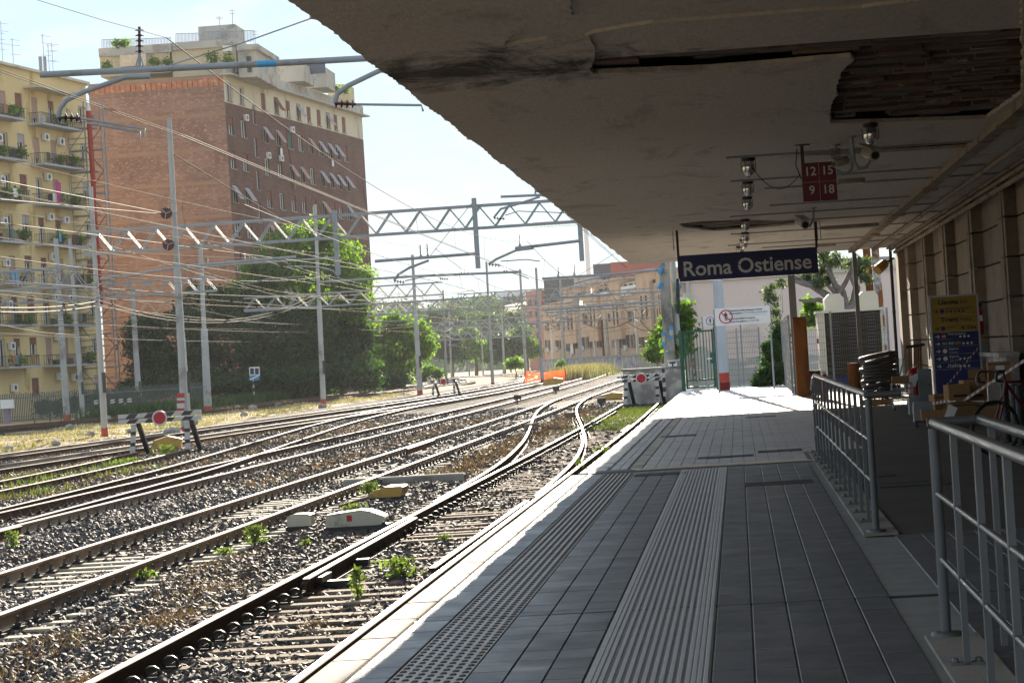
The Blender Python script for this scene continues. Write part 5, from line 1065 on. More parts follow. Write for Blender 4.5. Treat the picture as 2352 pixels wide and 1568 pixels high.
PATT = {0: [None, None, (0, .95, 0), (0, .5, 1), (0, .55, 0), (1, .5, 1), (0, .8, 0), (0, 1, 0), (1, .5, 1), (0, .85, 0), (0, .95, 0)], 1: [(0, .45, 0), None, (1, .5, 1), (2, .5, 1), (3, .9, 0), None, (2, .5, 1), (1, .5, 1), (1, .5, 1), (1, .5, 1), (0, .7, 0)],
        2: [(0, .5, 0), (0, .4, 0), None, (0, .2, 0), (2, .5, 1), (2, .5, 1), None, (1, .5, 1), (1, .5, 1), (1, .5, 1), (1, .5, 1)]}
for r_ in range(8):
    for c, s_ in enumerate(sx_):
        zz = zt_-st_h*r_-(.55 if r_ > 0 else 0)*0
        p_ = PATT.get(r_) or [rnd.choice([None, (0, .5, 0), (1, .5, 1), (2, .5, 1), (0, .3, 0)]) for _ in sx_]
        if zz > .6: ops.append((s_-ww/2, zz, ww, wh)); wn_.append((s_-ww/2, zz, ww, wh, p_[c]))
ss = fb.S(*ZQ(1422, 880))[0]; zs_ = fb.S(*ZQ(1422, 955))[1]
for r_ in range(7):
    zz = zs_-st_h*r_
    if zz > 1: ops.append((ss-.5, zz, 1.0, wh*1.1)); wn_.append((ss-.5, zz, 1.0, wh*1.1, None))
zc_ = np.mean([fb.S(*ZQ(1150, 775))[1], fb.S(*ZQ(2300, 1060))[1]])
low = [o for o in ops if o[1] < zc_]; hi = [o for o in ops if o[1]+o[3] > zc_]
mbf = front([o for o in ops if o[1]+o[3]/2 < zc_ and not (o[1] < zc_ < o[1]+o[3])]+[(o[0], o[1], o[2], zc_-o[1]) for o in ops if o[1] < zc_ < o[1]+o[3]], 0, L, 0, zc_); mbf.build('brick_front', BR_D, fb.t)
mbf = front([o for o in ops if o[1] > zc_]+[(o[0], zc_, o[2], o[1]+o[3]-zc_) for o in ops if o[1] < zc_ < o[1]+o[3]], 0, L, zc_, H_); mbf.build('cream_front', CREAM, fb.t)
for (x, z, w, h, p_) in wn_: window(fb.t, x, z, w, h, None if p_ is None else p_[:2], bool(p_ and p_[2]))
# side wall towards the camera: from the corner to the left edge of the block
cA = fb.A; lft = P(203, 200, 246.0); Rz = np.array([[math.cos(-fb.ang), -math.sin(-fb.ang)], [math.sin(-fb.ang), math.cos(-fb.ang)]])
lo = Rz @ (lft[:2]-cA); far_ = np.array([L, lo[1]])
def L3(x, y, Y): q = P(x, y, Y); r2 = Rz @ (q[:2]-cA); return (r2[0], r2[1], q[2]-fb.z0)
mb = MB(); hs = H_-.1
e = .02
mb.add([(0, 0, 0), (lo[0], lo[1], 0), (lo[0], lo[1], hs-.9), (0, 0, hs-.9)], [(0, 3, 2, 1)])
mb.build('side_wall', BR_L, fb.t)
mb = MB(); k = 26
CLAYR = pm('hollow_clay', (.42, .17, .10), .9, 0, .25, .8, (.5, .32, .2), .25, 1.5)
for i in range(k):
    a, b_ = i/k, (i+1)/k-.004; h = hs-.05-rnd.uniform(0, .18); q0, q1 = (lo[0]*a, lo[1]*a), (lo[0]*b_, lo[1]*b_)
    o_ = (rnd.uniform(-.04, .06))
    q = MB().add([(q0[0]+o_, q0[1], hs-.895), (q1[0]+o_, q1[1], hs-.895), (q1[0]+o_, q1[1], h), (q0[0]+o_, q0[1], h), (q0[0]+.4, q0[1]+.3, hs-.895), (q1[0]+.4, q1[1]+.3, hs-.895), (q1[0]+.4, q1[1]+.3, h), (q0[0]+.4, q0[1]+.3, h)], [(0, 3, 2, 1), (4, 5, 6, 7), (3, 7, 6, 2), (0, 4, 7, 3), (1, 2, 6, 5)]).build('clay_block', CLAYR, fb.t)
du = np.array([lo[0], lo[1]])/np.linalg.norm(lo); nn = np.array([-du[1], du[0]]); nn = nn if nn.dot(Rz @ (-cA)) > 0 else -nn
BAND = pm('concrete_band', (.30, .19, .14), .9, 0, .15, .5)
for (x0, y0, x1, y1) in [(1155, 545, 120, 590), (1155, 858, 170, 910), (1160, 1150, 200, 1200), (1165, 1432, 210, 1490), (1170, 1720, 220, 1780), (1175, 2010, 230, 2070)]:
    z = (fb.S(*ZQ(1150, y0))[1]); mb = MB(); a0 = nn*.03
    p = [(a0[0], a0[1], z-.18), (lo[0]+a0[0], lo[1]+a0[1], z-.18), (lo[0]+a0[0], lo[1]+a0[1], z+.18), (a0[0], a0[1], z+.18)]; b2 = [(q[0]-nn[0]*.05, q[1]-nn[1]*.05, q[2]) for q in p]
    mb.add(p+b2, [(0, 3, 2, 1), (0, 1, 5, 4), (2, 3, 7, 6), (1, 2, 6, 5), (3, 0, 4, 7)]).build('floor_band', BAND, fb.t)
mb = MB(); mb.add([(0, 0, H_-.02), (L, 0, H_-.02), (L, lo[1], H_-.02), (lo[0], lo[1], H_-.02)], [(0, 1, 2, 3)]); mb.build('roof', GREYR, fb.t)
mb = MB(); mb.add([(L, 0, 0), (L, lo[1], 0), (L, lo[1], H_), (L, 0, H_)], [(0, 1, 2, 3)]).add([(lo[0], lo[1], 0), (L, lo[1], 0), (L, lo[1], H_), (lo[0], lo[1], H_)], [(0, 3, 2, 1)][::-1]); mb.build('rear_wall', BR_D, fb.t)
mb = MB().box((-.15, -.85, H_-.02), (L+.5, .4, H_+.14)).build('cornice', GREYR, fb.t); MB().box((.1, -.2, H_+.142), (L, .05, H_+1.25)).build('parapet', GREYR, fb.t)
# roof structures
def rb(name, x0, y0, x1, y1, dep, off, mat, par=fb.t, Yk=None):
    """box on the roof given by its picture outline, set back from the front"""
    Y = Yk or 252; a, b_ = P(x0, y0, Y), P(x1, y1, Y); aw, bw = Rz @ (a[:2]-cA), Rz @ (b_[:2]-cA)
    o = MB().box((0, 0, 0), (b_[0]-a[0], dep, a[2]-b_[2])).build(name, mat, par); o.location = (aw[0], aw[1]+0, b_[2]-fb.z0); o.rotation_euler = (0, 0, -fb.ang); return o
PENT = pm('penthouse_render', (.60, .50, .34), .9, 0, .08, .3, (.45, .37, .26), .15, .5)
p1 = rb('penthouse', 228, 118, 392, 166, 9, 0, PENT, Yk=249); p2 = rb('penthouse', 393, 104, 545, 168, 10, 0, PENT, Yk=249.2); p3 = rb('penthouse', 545, 112, 590, 176, 12, 0, GREYR, Yk=248)
rb('roof_slab', 226, 112, 394, 119, 9.4, 0, GREYR, Yk=248.7); rb('roof_slab', 392, 99, 546, 105, 10.3, 0, GREYR, Yk=248.9); rb('roof_slab', 543, 104, 592, 113, 12, 0, GREYR, Yk=247.6)
rb('stair_tower', 455, 62, 542, 101, 5, 0, GREYR, Yk=253)
q = rb('penthouse', 602, 152, 700, 186, 6, 0, GREYR, Yk=268); rb('penthouse', 690, 160, 752, 200, 6, 0, GREYR, Yk=276); rb('terrace_block', 752, 196, 800, 232, 5, 0, PENT, Yk=286)
rb('solar_panel', 668, 146, 748, 168, .15, 0, pm('panel_blue', (.10, .12, .16), .35), Yk=272)
rb('sun_blind', 275, 128, 336, 150, .3, 0, pm('blind_fabric', (.62, .52, .40), .9), Yk=247.8); rb('terrace_opening', 278, 152, 330, 164, .3, 0, M['black_paint'], Yk=247.9); rb('terrace_door', 566, 130, 578, 166, .2, 0, M['glass_dark'], Yk=247.9)
def fence_px(x0, x1, y0, y1, Y, n_):
    for i in range(n_+1):
        x = x0+(x1-x0)*i/n_; a, b_ = L3(x, y0-(x-x0)*.03, Y), L3(x, y1-(x-x0)*.03, Y); MB().tube([a, b_], .028, 4).build('terrace_railing', M['grey_paint'], fb.t)
    MB().tube([L3(x0, y0, Y), L3(x1, y0-(x1-x0)*.03, Y)], .03, 4).build('terrace_railing', M['grey_paint'], fb.t)
fence_px(234, 392, 92, 112, 249, 46); fence_px(404, 455, 78, 99, 250, 16); fence_px(465, 582, 74, 100, 249, 34); fence_px(594, 640, 152, 164, 262, 14); fence_px(712, 760, 196, 206, 280, 14)
ac = rb('air_conditioner', 511, 106, 532, 117, .4, 0, M['white'], Yk=247.3)
def bush_px(x, y, r, Y, mat='leaf_mid', nm='terrace_plant', n_=260):
    q = L3(x, y, Y); o = crown(fb.t, [(q[0], q[1], q[2], r*Y/FPX)], M[mat], n_, .28, nm); o['kind'] = 'stuff'
for a in [(272, 102, 9, 249), (285, 100, 7, 249), (357, 142, 8, 247), (385, 145, 6, 247), (245, 150, 6, 247), (488, 135, 14, 246.6), (520, 134, 13, 246.8), (620, 168, 8, 262), (772, 205, 6, 282), (790, 208, 6, 284)]: bush_px(*a)
for x, y0, y1, Y in [(535, 62, 22, 253), (587, 110, 70, 249), (505, 62, 38, 253), (598, 150, 130, 262)]:
    a, b_ = L3(x, y0, Y), L3(x-2, y1, Y); mb = MB().tube([a, b_], .03, 4)
    for k_ in (.75, .9): c = np.array(a)*(1-k_)+np.array(b_)*k_; mb.tube([c+np.array([-.4, .2, 0]), c+np.array([.5, -.2, .04])], .02, 4)
    mb.build('aerial', M['steel'], fb.t)
for (c, r_) in ((1, .45), (4, .45), (2, 1.45), (3, 1.45)):
    zz = zt_-st_h*r_; ac_unit(fb.t, sx_[c]-.4+(0.5 if r_ < 1 else 0), zz-.1)
for k_, (c, r_, m_) in enumerate([(8, 1, 'white'), (4, 2, 'cardboard'), (3, 1, 'white')]):
    zz = zt_-st_h*r_-.35; MB().box((sx_[c]-.3, -.25, zz-.6), (sx_[c]+.4, -.22, zz+.1)).build('laundry', M[m_], fb.t)
# ---- yellow apartment house
fy = Facade('yellow apartment house with balconies and a scaffold at its right end', 'apartment house', (0, 152), 208, (196, 194), 226, 'yellow_building')
HY = fy.S(100, 172)[1]; LY = fy.L
Z3b = lambda x, y: (x*.2197, 172.3+y*.2197)
Z4b = lambda x, y: (x*.3114, 516.8+y*.3114)
w0 = fy.S(*Z3b(215, 615)); w1 = fy.S(*Z3b(215, 795)); stY = (fy.S(*Z3b(215, 615))[1]-fy.S(*Z3b(243, 1040))[1]); whY = w0[1]-w1[1]
opy, wny = [], []
sbal = fy.S(*Z3b(400, 900))[0]; s_r0, s_r1 = fy.S(*Z3b(290, 520))[0], fy.S(*Z3b(725, 600))[0]
s_l1 = fy.S(*Z3b(120, 490))[0]; zb_ = fy.S(*Z3b(500, 565))[1]
cols_y = [(w0[0]-.75, 1.5, whY, 0), (s_r0+1.0, 1.25, 2.3, 1), (s_r0+4.6, 1.2, 2.3, 1), (s_r1-1.1+3.4, 1.3, whY, 0), (s_l1-2.2, 1.25, 2.3, 1), (s_l1-5.2, 1.25, 2.3, 1), (s_l1-9.5, 1.5, whY, 0), (s_l1-13, 1.5, whY, 0)]
for r_ in range(-1, 7):
    for s_, w, h, door in cols_y:
        z = w1[1]-stY*r_ if not door else zb_-stY*r_+.25
        if r_ == -1 and not door and z+h > HY-.5: continue
        if z+h > HY-.4 or z < .5: continue
        if s_+w > LY-.2: continue
        opy.append((s_, z, w, h)); wny.append((s_, z, w, h, rnd.choice([(0, .95), (1, .5), None, (0, .4)]) if not door else rnd.choice([None, (0, .3), (2, .8)])))
front(opy, -16, LY, 0, HY).build('front_wall', YEL, fy.t)
for (x, z, w, h, p_) in wny: window(fy.t, x, z, w, h, p_, False, h < 2)
MB().box((-16, .3, 0), (LY, 12, HY-.02)).build('body', YEL, fy.t); MB().box((-16.2, -.35, HY), (LY+.3, 12.2, HY+.22)).build('eaves', CREAM, fy.t)
MB().box((LY-.02, 0, 0), (LY, .3, HY)).build('end_wall', YEL, fy.t)
BAL = MB().box((0, -1.35, 0), (1, -.01, .16)).mesh('balcony', GREYR)
def balcony(x0, x1, z, rich):
    o = place('balcony', MB().box((0, -1.35, 0), (x1-x0, -.01, .17)).mesh('balcony', pm('balcony_slab', (.42, .44, .47), .9) if 'balcony_slab' not in bpy.data.materials else bpy.data.materials['balcony_slab']), fy.t, (x0, 0, z))
    w = x1-x0; mb = MB().box((.02, -1.34, 1.02), (w-.02, -1.29, 1.07)).box((.02, -1.34, .22), (w-.02, -1.30, .26))
    for i in range(int(w/.16)): x = .04+i*.16; mb.box((x-.012, -1.33, .26), (x+.012, -1.31, 1.02))
    for xx in (.03, w-.06): mb.box((xx, -1.28, 1.02), (xx+.03, 0, 1.06)); [mb.box((xx, -1.2+.2*j, .2), (xx+.025, -1.18+.2*j, 1.02)) for j in range(6)]
    q = mb.build('balustrade', M['dark_metal'], o); q['kind'] = 'stuff'
    cols = ['white', 'rust', 'blue_paint', 'cardboard', 'beige_case', 'black_plastic', 'green_paint']
    for j in range(rich):
        x = rnd.uniform(.3, w-.9); m_ = rnd.choice(cols); hh = rnd.uniform(.4, 1.0); nm = rnd.choice(['laundry', 'planter', 'balcony_box'])
        if nm == 'laundry': MB().box((x, -1.40, .35), (x+rnd.uniform(.4, .9), -1.36, 1.1)).build(nm, M[m_], o)
        elif nm == 'planter':
            MB().box((x, -1.25, .18), (x+.6, -1.0, .45)).build(nm, M['rust'], o)
            q = crown(o, [(x+.3, -1.1, .7, .3)], M['leaf_mid'], 100, .3, 'balcony_plant'); q['kind'] = 'stuff'
        else: MB().box((x, -.9, .17), (x+.6, -.5, .17+hh)).build(nm, M[m_], o)
    return o
for r_ in range(7):
    z = zb_-stY*r_
    if z < 1: break
    balcony(s_r0, s_r1, z, 5); balcony(s_l1-6.2, s_l1, z, 4); balcony(s_l1-15.5, s_l1-9, z, 1)
    ac_unit(fy.t, s_r0+2.6, z-stY+2.25+.1, -.4, 1.0); ac_unit(fy.t, s_l1-3.6, z-stY+1.6, -.4)
    if r_ % 2 == 0: ac_unit(fy.t, s_r0+5.8, z-stY+2.2, -.4, 1.1)
MB().box((s_r0-.6, -1.5, HY-1.6), (s_r1-1, 0, HY-1.42)).build('canopy_slab', CREAM, fy.t)
MB().box((s_r0+2, -1.42, zb_-stY*2+.1), (s_r0+3, -1.38, zb_-stY*2+2.1)).build('towel', pm('pink_towel', (.45, .06, .22), .9), fy.t)
for i, (x, y0, y1) in enumerate([(25, 262, 100), (44, 265, 160), (60, 272, 145), (80, 280, 120), (102, 285, 80), (146, 300, 148), (265, 285, 130), (282, 290, 170), (297, 292, 165)]):
    sc = 420/1996*.5742; a, b_ = fy.S(x*1.0*.0+x*.6+0, 0), None
    px, pa_, pb2 = [24, 42, 58, 82, 100, 142, 262, 281, 296][i]*.5742, y0*.5742, y1*.5742
    s_, z = fy.S(px, pa_+0); _, z2 = fy.S(px, pb2); mb = MB().tube([(s_, 2, HY), (s_, 2, z2)], .025, 4)
    for k_ in (.55, .8, .95): zz = HY+(z2-HY)*k_; mb.tube([(s_-.5, 2.0, zz), (s_+.7, 1.6, zz)], .016, 4)
    mb.build('aerial', M['steel'], fy.t)
for px in (128, 138): s_, z2 = fy.S(px, 127); MB().tube([(s_, 1.5, HY), (s_, 1.5, z2)], .16, 8).build('flue', M['steel'], fy.t)
MB().box((s_r0-4, 1, HY+.22), (LY+3, 3, HY+.5)).build('roof_edge', GREYR, fy.t)
# ---- scaffold with the red rubble chute
Ysc = 222; xa, xb, xc = P(166, 400, Ysc)[0], P(205, 400, Ysc)[0], P(243, 400, Ysc)[0]; ztop = P(205, 235, Ysc)[2]
sc_ = thing('scaffold', (xa, Ysc, -.85), 'steel scaffold tower standing between the yellow house and the brick block', 'scaffold'); og = (xa, Ysc, -.85)
for x in (xa, xb, xc):
    for y in (Ysc-.6, Ysc+.6): MB(og).tube([(x, y, -.85), (x, y, ztop if x != xa else ztop-.6)], .065, 6).build('standard', M['steel'], sc_)
z = 1.2; i = 0
while z < ztop-1:
    MB(og).box((xa-.3, Ysc-.6, z-.06), (xb-.1 if i % 2 else xb+.9, Ysc+.5, z+.06)).build('deck', M['grey_paint'], sc_)
    if i % 2: MB(og).box((xb+.3, Ysc-.6, z-.06), (xc, Ysc+.5, z+.06)).build('deck', M['grey_paint'], sc_)
    for zz in (.55, 1.05): MB(og).tube([(xa, Ysc-.62, z+zz), (xc, Ysc-.62, z+zz)], .042, 5).build('guard_rail', M['steel'], sc_)
    MB(og).tube([(xa if i % 2 else xb, Ysc-.64, z), (xb if i % 2 else xa, Ysc-.64, z+1.9)], .04, 5).build('diagonal', M['steel'], sc_)
    MB(og).tube([(xb if i % 2 else xc, Ysc-.64, z), (xc if i % 2 else xb, Ysc-.64, z+1.9)], .04, 5).build('diagonal', M['rust'], sc_)
    z += 1.95; i += 1
m, n, l, b, o = nt('red_sheet'); b.inputs['Base Color'].default_value = (.5, .04, .03, 1); b.inputs['Roughness'].default_value = .4
tr_ = n.new('ShaderNodeBsdfTranslucent'); tr_.inputs['Color'].default_value = (.75, .08, .05, 1); s1 = n.new('ShaderNodeMixShader'); s1.inputs[0].default_value = .5; l.new(b.outputs[0], s1.inputs[1]); l.new(tr_.outputs[0], s1.inputs[2]); l.new(s1.outputs[0], o.inputs['Surface']); RS = m
ch = thing('rubble_chute', (P(205, 300, Ysc-.9)[0], Ysc-.9, -.85), 'red plastic rubble chute hanging down the scaffold', 'rubble chute'); og = tuple(ch.location)
for j in range(14):
    ya, yb_ = 255+j*32, 255+(j+1)*32+1; w = 12 if j < 6 else 8; a, b_ = P(203+j*2.2, ya, Ysc-.9), P(203+(j+1)*2.2, yb_, Ysc-.9)
    MB(og).tube([a, b_], [w*Ysc/FPX/2*1.05, w*Ysc/FPX/2*.9], 10, cap=False).build('segment', RS, ch)
a, b_ = P(202, 238, Ysc-.9), P(203, 256, Ysc-.9); MB(og).tube([a, b_], [.12, .24], 10).build('hood', M['white'], ch)
# ---- apricot block with tower-like bays, graffiti wall, red and dark blocks behind
Z5 = lambda x, y: (1205.8+x*.18316, 562.7+y*.18316)
fo = Facade('apricot apartment block with tower-like bays and tiled roofs beyond the curve', 'apartment block', Z5(250, 1400), 425, Z5(1745, 1350), 345, 'apricot_building')
LO = fo.L; ze = np.mean([fo.S(*Z5(400, 640))[1], fo.S(*Z5(1300, 640))[1]]); opo = []
for (x, y0, y1, w) in [(288, 1190, 1320, 28), (397, 1190, 1312, 32), (435, 1190, 1300, 16), (528, 1165, 1300, 30), (556, 1170, 1300, 26), (640, 1165, 1295, 40), (722, 1155, 1290, 34), (766, 1150, 1290, 30), (822, 1145, 1290, 44), (940, 1130, 1280, 34), (975, 1135, 1280, 24), (1105, 1140, 1270, 28), (1232, 1130, 1290, 46), (1278, 1130, 1270, 18), (1325, 1120, 1280, 26), (1380, 1110, 1285, 34), (1465, 1105, 1285, 26), (1510, 1110, 1270, 20),
        (280, 985, 1070, 22), (420, 985, 1060, 26), (520, 960, 1080, 26), (740, 860, 985, 40), (800, 860, 980, 36), (915, 840, 960, 54), (1085, 850, 960, 40), (1300, 830, 960, 28), (1352, 825, 960, 34), (1460, 820, 945, 56), (1510, 850, 965, 24), (1610, 800, 930, 36), (1690, 790, 920, 26),
        (560, 660, 740, 26), (1120, 660, 730, 20), (1455, 500, 620, 24), (1502, 495, 615, 24), (1550, 660, 740, 20)]:
    s0_, zz1 = fo.S(*Z5(x-w/2, y1)); s1_, zz2 = fo.S(*Z5(x+w/2, y0)); opo.append((s0_, zz1, max(.5, s1_-s0_), zz2-zz1))
lowo = [o for o in opo if o[1]+o[3] < ze and o[0] > .1 and o[0]+o[2] < LO-.1]
def nover(L_):
    out = []
    for o in L_:
        if not any(o[0] < q[0]+q[2] and q[0] < o[0]+o[2] and o[1] < q[1]+q[3] and q[1] < o[1]+o[3] for q in out): out.append(o)
    return out
lowo = nover(lowo)
front(lowo, 0, LO, 0, ze).build('front_wall', ORA, fo.t)
for i, o_ in enumerate(lowo):
    q = window(fo.t, *o_, None, False, True, i % 3 == 0)
    if i % 2 == 0: MB().box((-.35*o_[2], -.06, 0), (-.01, -.01, o_[3])).build('shutter', SHUT, q); MB().box((o_[2]+.01, -.06, 0), (o_[2]*1.3, -.01, o_[3])).build('shutter', SHUT, q)
MB().box((0, .3, 0), (LO, 14, ze)).build('body', ORA, fo.t)
ROOF = pm('roof_tiles', (.22, .13, .095), .9, 0, .4, .9, (.12, .08, .06), .3, 1.5, .6, 8)
for (x0, y0, x1, d_) in [(515, 560, 650, 3), (808, 492, 930, 4), (1092, 455, 1222, 4), (1432, 360, 1600, 4), (1690, 330, 1760, 4)]:
    s0_, zz = fo.S(*Z5(x0, y0)); s1_, _ = fo.S(*Z5(x1, y0)); zt2 = zz; tw = MB().box((s0_, -.6, ze-7), (s1_, d_*2, zt2)).build('tower_bay', ORA, fo.t)
    MB().box((s0_-.3, -.9, zt2), (s1_+.3, d_*2, zt2+.35)).build('cap', GREYR, tw)
    for q_ in (.3, .65): xx = s0_+(s1_-s0_)*q_; MB().box((xx, -.66, zt2-6.5), (xx+(s1_-s0_)*.12, -.605, zt2-3.2)).build('arched_window', SHUT, tw)
for (x0, y0, x1, y1) in [(655, 555, 810, 620), (930, 490, 1092, 575), (1225, 430, 1432, 470), (1600, 360, 1735, 450)]:
    s0_, zz = fo.S(*Z5(x0, y1)); s1_, zz2 = fo.S(*Z5(x1, y0)); mb = MB(); mb.add([(s0_, -.3, zz), (s1_, -.3, zz), (s1_, 5, zz2), (s0_, 5, zz2), (s0_, 5, zz), (s1_, 5, zz)], [(0, 1, 2, 3), (0, 3, 4), (1, 5, 2)]); mb.build('tiled_roof', ROOF, fo.t)
    if zz > ze:
        MB().box((s0_, .0, ze-.02), (s1_, 4.8, zz-.02)).build('loggia_wall', CREAM, fo.t)
        for q_ in range(3): xx = s0_+(s1_-s0_)*(q_+.2)/3; MB().box((xx, -.06, ze+.3), (xx+(s1_-s0_)*.2, -.005, max(ze+.8, zz-.5))).build('loggia_opening', SHUT, fo.t)
for (x0, y0, x1, y1, m_) in [(930, 585, 1065, 640, 'white'), (1225, 490, 1430, 640, 'white'), (1250, 530, 1420, 600, 'glass_dark')]:
    s0_, zz = fo.S(*Z5(x0, y1)); s1_, zz2 = fo.S(*Z5(x1, y0)); MB().box((s0_, -.35 if m_ == 'white' else -.45, zz), (s1_, -.02, zz2)).build('glazed_balcony' if m_ == 'glass_dark' else 'veranda', M[m_], fo.t)
for x in (355, 490, 590, 690, 890, 995, 1050, 1160, 1200, 1420, 1560, 1660):
    s_, zz = fo.S(*Z5(x, 1380)); MB().box((s_, -.25, 0), (s_+.35, -.01, ze-rnd.uniform(.5, 5))).build('downpipe', rnd.choice([M['rust'], M['white'], M['grey_paint']]), fo.t)
for x, y in [(405, 1325), (365, 1330), (290, 1335), (725, 1315), (1265, 1310)]: s_, zz = fo.S(*Z5(x, y)); ac_unit(fo.t, s_, zz, -.4, 1.4)
q = fo.S(*Z5(540, 1330)); MB().box((q[0], -.3, q[1]), (q[0]+1.6, -.25, q[1]+1.8)).build('laundry', M['black_plastic'], fo.t); q = fo.S(*Z5(600, 1300)); MB().box((q[0], -.3, q[1]-.8), (q[0]+1.6, -.25, q[1]+3.8)).build('laundry', M['white'], fo.t)
# graffiti retaining wall
m, n, l, b, o = nt('graffiti_concrete'); g_ = n.new('ShaderNodeNewGeometry'); v_ = g_.outputs['Position']
base_ = mixc(n, l, noise(n, l, v_, .5, 5, .6, (1, 1, .3)), (.40, .38, .35), (.27, .26, .25)); nn_ = n.new('ShaderNodeTexNoise'); nn_.inputs['Scale'].default_value = .55; nn_.inputs['Detail'].default_value = 3
mpx = n.new('ShaderNodeMapping'); mpx.inputs['Scale'].default_value = (1.4, .35, .7); l.new(v_, mpx.inputs['Vector']); l.new(mpx.outputs[0], nn_.inputs['Vector'])
h_ = n.new('ShaderNodeHueSaturation'); h_.inputs['Saturation'].default_value = 1.6; h_.inputs['Value'].default_value = .55; l.new(nn_.outputs['Color'], h_.inputs['Color'])
c_ = mixc(n, l, ramp(n, l, noise(n, l, v_, .9, 4, .6, (1.2, .4, .6)), .45, .58), base_, h_.outputs[0]); c_ = mixc(n, l, ramp(n, l, noise(n, l, v_, 1.4, 3, .5, (2, .6, .5)), .55, .6), c_, (.5, .5, .5))
l.new(c_, b.inputs['Base Color']); b.inputs['Roughness'].default_value = .9
fw = Facade('low concrete wall covered with faded graffiti below the apricot block', 'wall', Z5(225, 1425), 415, Z5(1600, 1362), 325, 'graffiti_wall')
zz = fw.S(*Z5(900, 1395))[1]; MB().box((0, 0, 0), (fw.L, .4, zz-.25)).build('wall_face', m, fw.t); MB().box((-.1, -.12, zz-.25), (fw.L+.1, .52, zz)).build('coping', M['concrete'], fw.t)
def block(name, label, cat, x0, y0, x1, y1, Y, dep, mat, rows=0, cols=0, pane=None):
    a, b_ = P(x0, y1, Y), P(x1, y0, Y); t = thing(name, (a[0], Y, -.85), label, cat); w, h = b_[0]-a[0], b_[2]+.85
    ops_ = []
    if rows:
        for r_ in range(rows):
            for c in range(cols): ops_.append((w*(c+.25)/cols, h*(.22+.7*(r_+.15)/rows), w*.5/cols, h*.42/rows))
    front(ops_, 0, w, 0, h, .3).build('front_wall', mat, t)
    for o_ in ops_: place('window', MB().box((0, .2, 0), (o_[2], .25, o_[3])).mesh('window', pane or M['glass_dark']), t, (o_[0], 0, o_[1]))
    mb = MB(); mb.add([(0, 0, h), (w, 0, h), (w, dep, h), (0, dep, h), (0, dep, 0), (w, dep, 0), (0, 0, 0), (w, 0, 0)], [(0, 1, 2, 3), (6, 0, 3, 4), (1, 7, 5, 2), (3, 2, 5, 4)]); mb.build('body', mat, t)
    return t
block('terracotta_building', 'tall terracotta red building behind the apricot block', 'building', *Z5(1110, 172), *Z5(1790, 900), 470, 18, PINKR, 3, 7)
block('terracotta_building', 'lower terracotta red building at the left behind the apricot block', 'building', *Z5(245, 540), *Z5(700, 1200), 520, 14, PINKR, 4, 5)
block('dark_glass_building', 'dark glass-fronted building to the left of the tall terracotta one', 'building', *Z5(868, 225), *Z5(1112, 500), 490, 16, pm('dark_cladding', (.06, .07, .08), .4, 0, .2, .2), 3, 5)
block('dark_glass_building', 'dark flat-topped building above the lower terracotta one', 'building', *Z5(240, 412), *Z5(640, 545), 515, 12, bpy.data.materials['dark_cladding'])
block('louvred_building', 'pale louvred plant room between the two dark buildings', 'building', *Z5(620, 390), *Z5(945, 560), 480, 10, GREYR, 4, 14)
block('pink_building', 'pinkish house partly hidden by trees left of the apricot block', 'building', *Z5(60, 560), *Z5(260, 1420), 560, 14, pm('pink_render', (.45, .24, .2), .9), 5, 3)
# ---- far hillside town in the haze
hx = np.linspace(-420, 60, 40); hy = np.array([700, 780, 860, 960, 1100, 1400]); prof_ = np.interp(np.arange(40), [0, 10, 22, 32, 39], [14, 20, 26, 30, 26])
hv = np.array([(x, y, -1+(p+2*math.sin(i*.9))*f) for y, f in zip(hy, [0, .45, .75, .95, 1.0, .9]) for i, (x, p) in enumerate(zip(hx, prof_))]); ii = (np.arange(5)[:, None]*40+np.arange(39)[None]).ravel()
hl = place('hill', npmesh('hill', hv, np.stack([ii, ii+1, ii+41, ii+40], -1), pm('hill_green', (.06, .085, .04), .95, 0, .3, .05, (.14, .12, .09), .3, .04))); tag(hl, kind='structure')
for i, (x0, y0, x1, Y, lb) in enumerate([(1145, 668, 1200, 900, 'white distant apartment block on the hill above the masts'), (1092, 690, 1140, 860, 'grey distant house left of the white hill block'), (1035, 700, 1080, 840, 'pale distant house in the middle of the hill'), (960, 705, 1005, 830, 'pinkish distant house on the hill behind the slim mast'), (880, 704, 935, 850, 'long pale distant house at the left of the hill'), (1205, 676, 1238, 930, 'distant block next to the apricot house'), (1000, 722, 1030, 790, 'small distant house low on the hill'), (1100, 720, 1130, 780, 'small distant house below the grey one')]):
    block('hill_house', lb, 'house', x0, y0, x1, 760, Y, 14, [GREYR, CREAM, PINKR, GREYR][i % 4] if i else M['white'], 4, 5)['group'] = 'distant houses on the hill'
vs_ = []
for k_ in range(60):
    x = rnd.uniform(850, 1245); Y = rnd.uniform(760, 950); y = np.interp(x, [850, 1000, 1240], [722, 716, 690])+rnd.uniform(-4, 40)*(1 if Y < 880 else .2); q = P(x, y, Y); vs_.append((q[0], q[1], q[2], rnd.uniform(2.5, 5)))
o = crown(None, vs_, M['leaf_dark'], 260, 1.3, 'hill_wood'); tag(o, 'hazy dark trees scattered over the distant hillside', 'wood', kind='stuff')
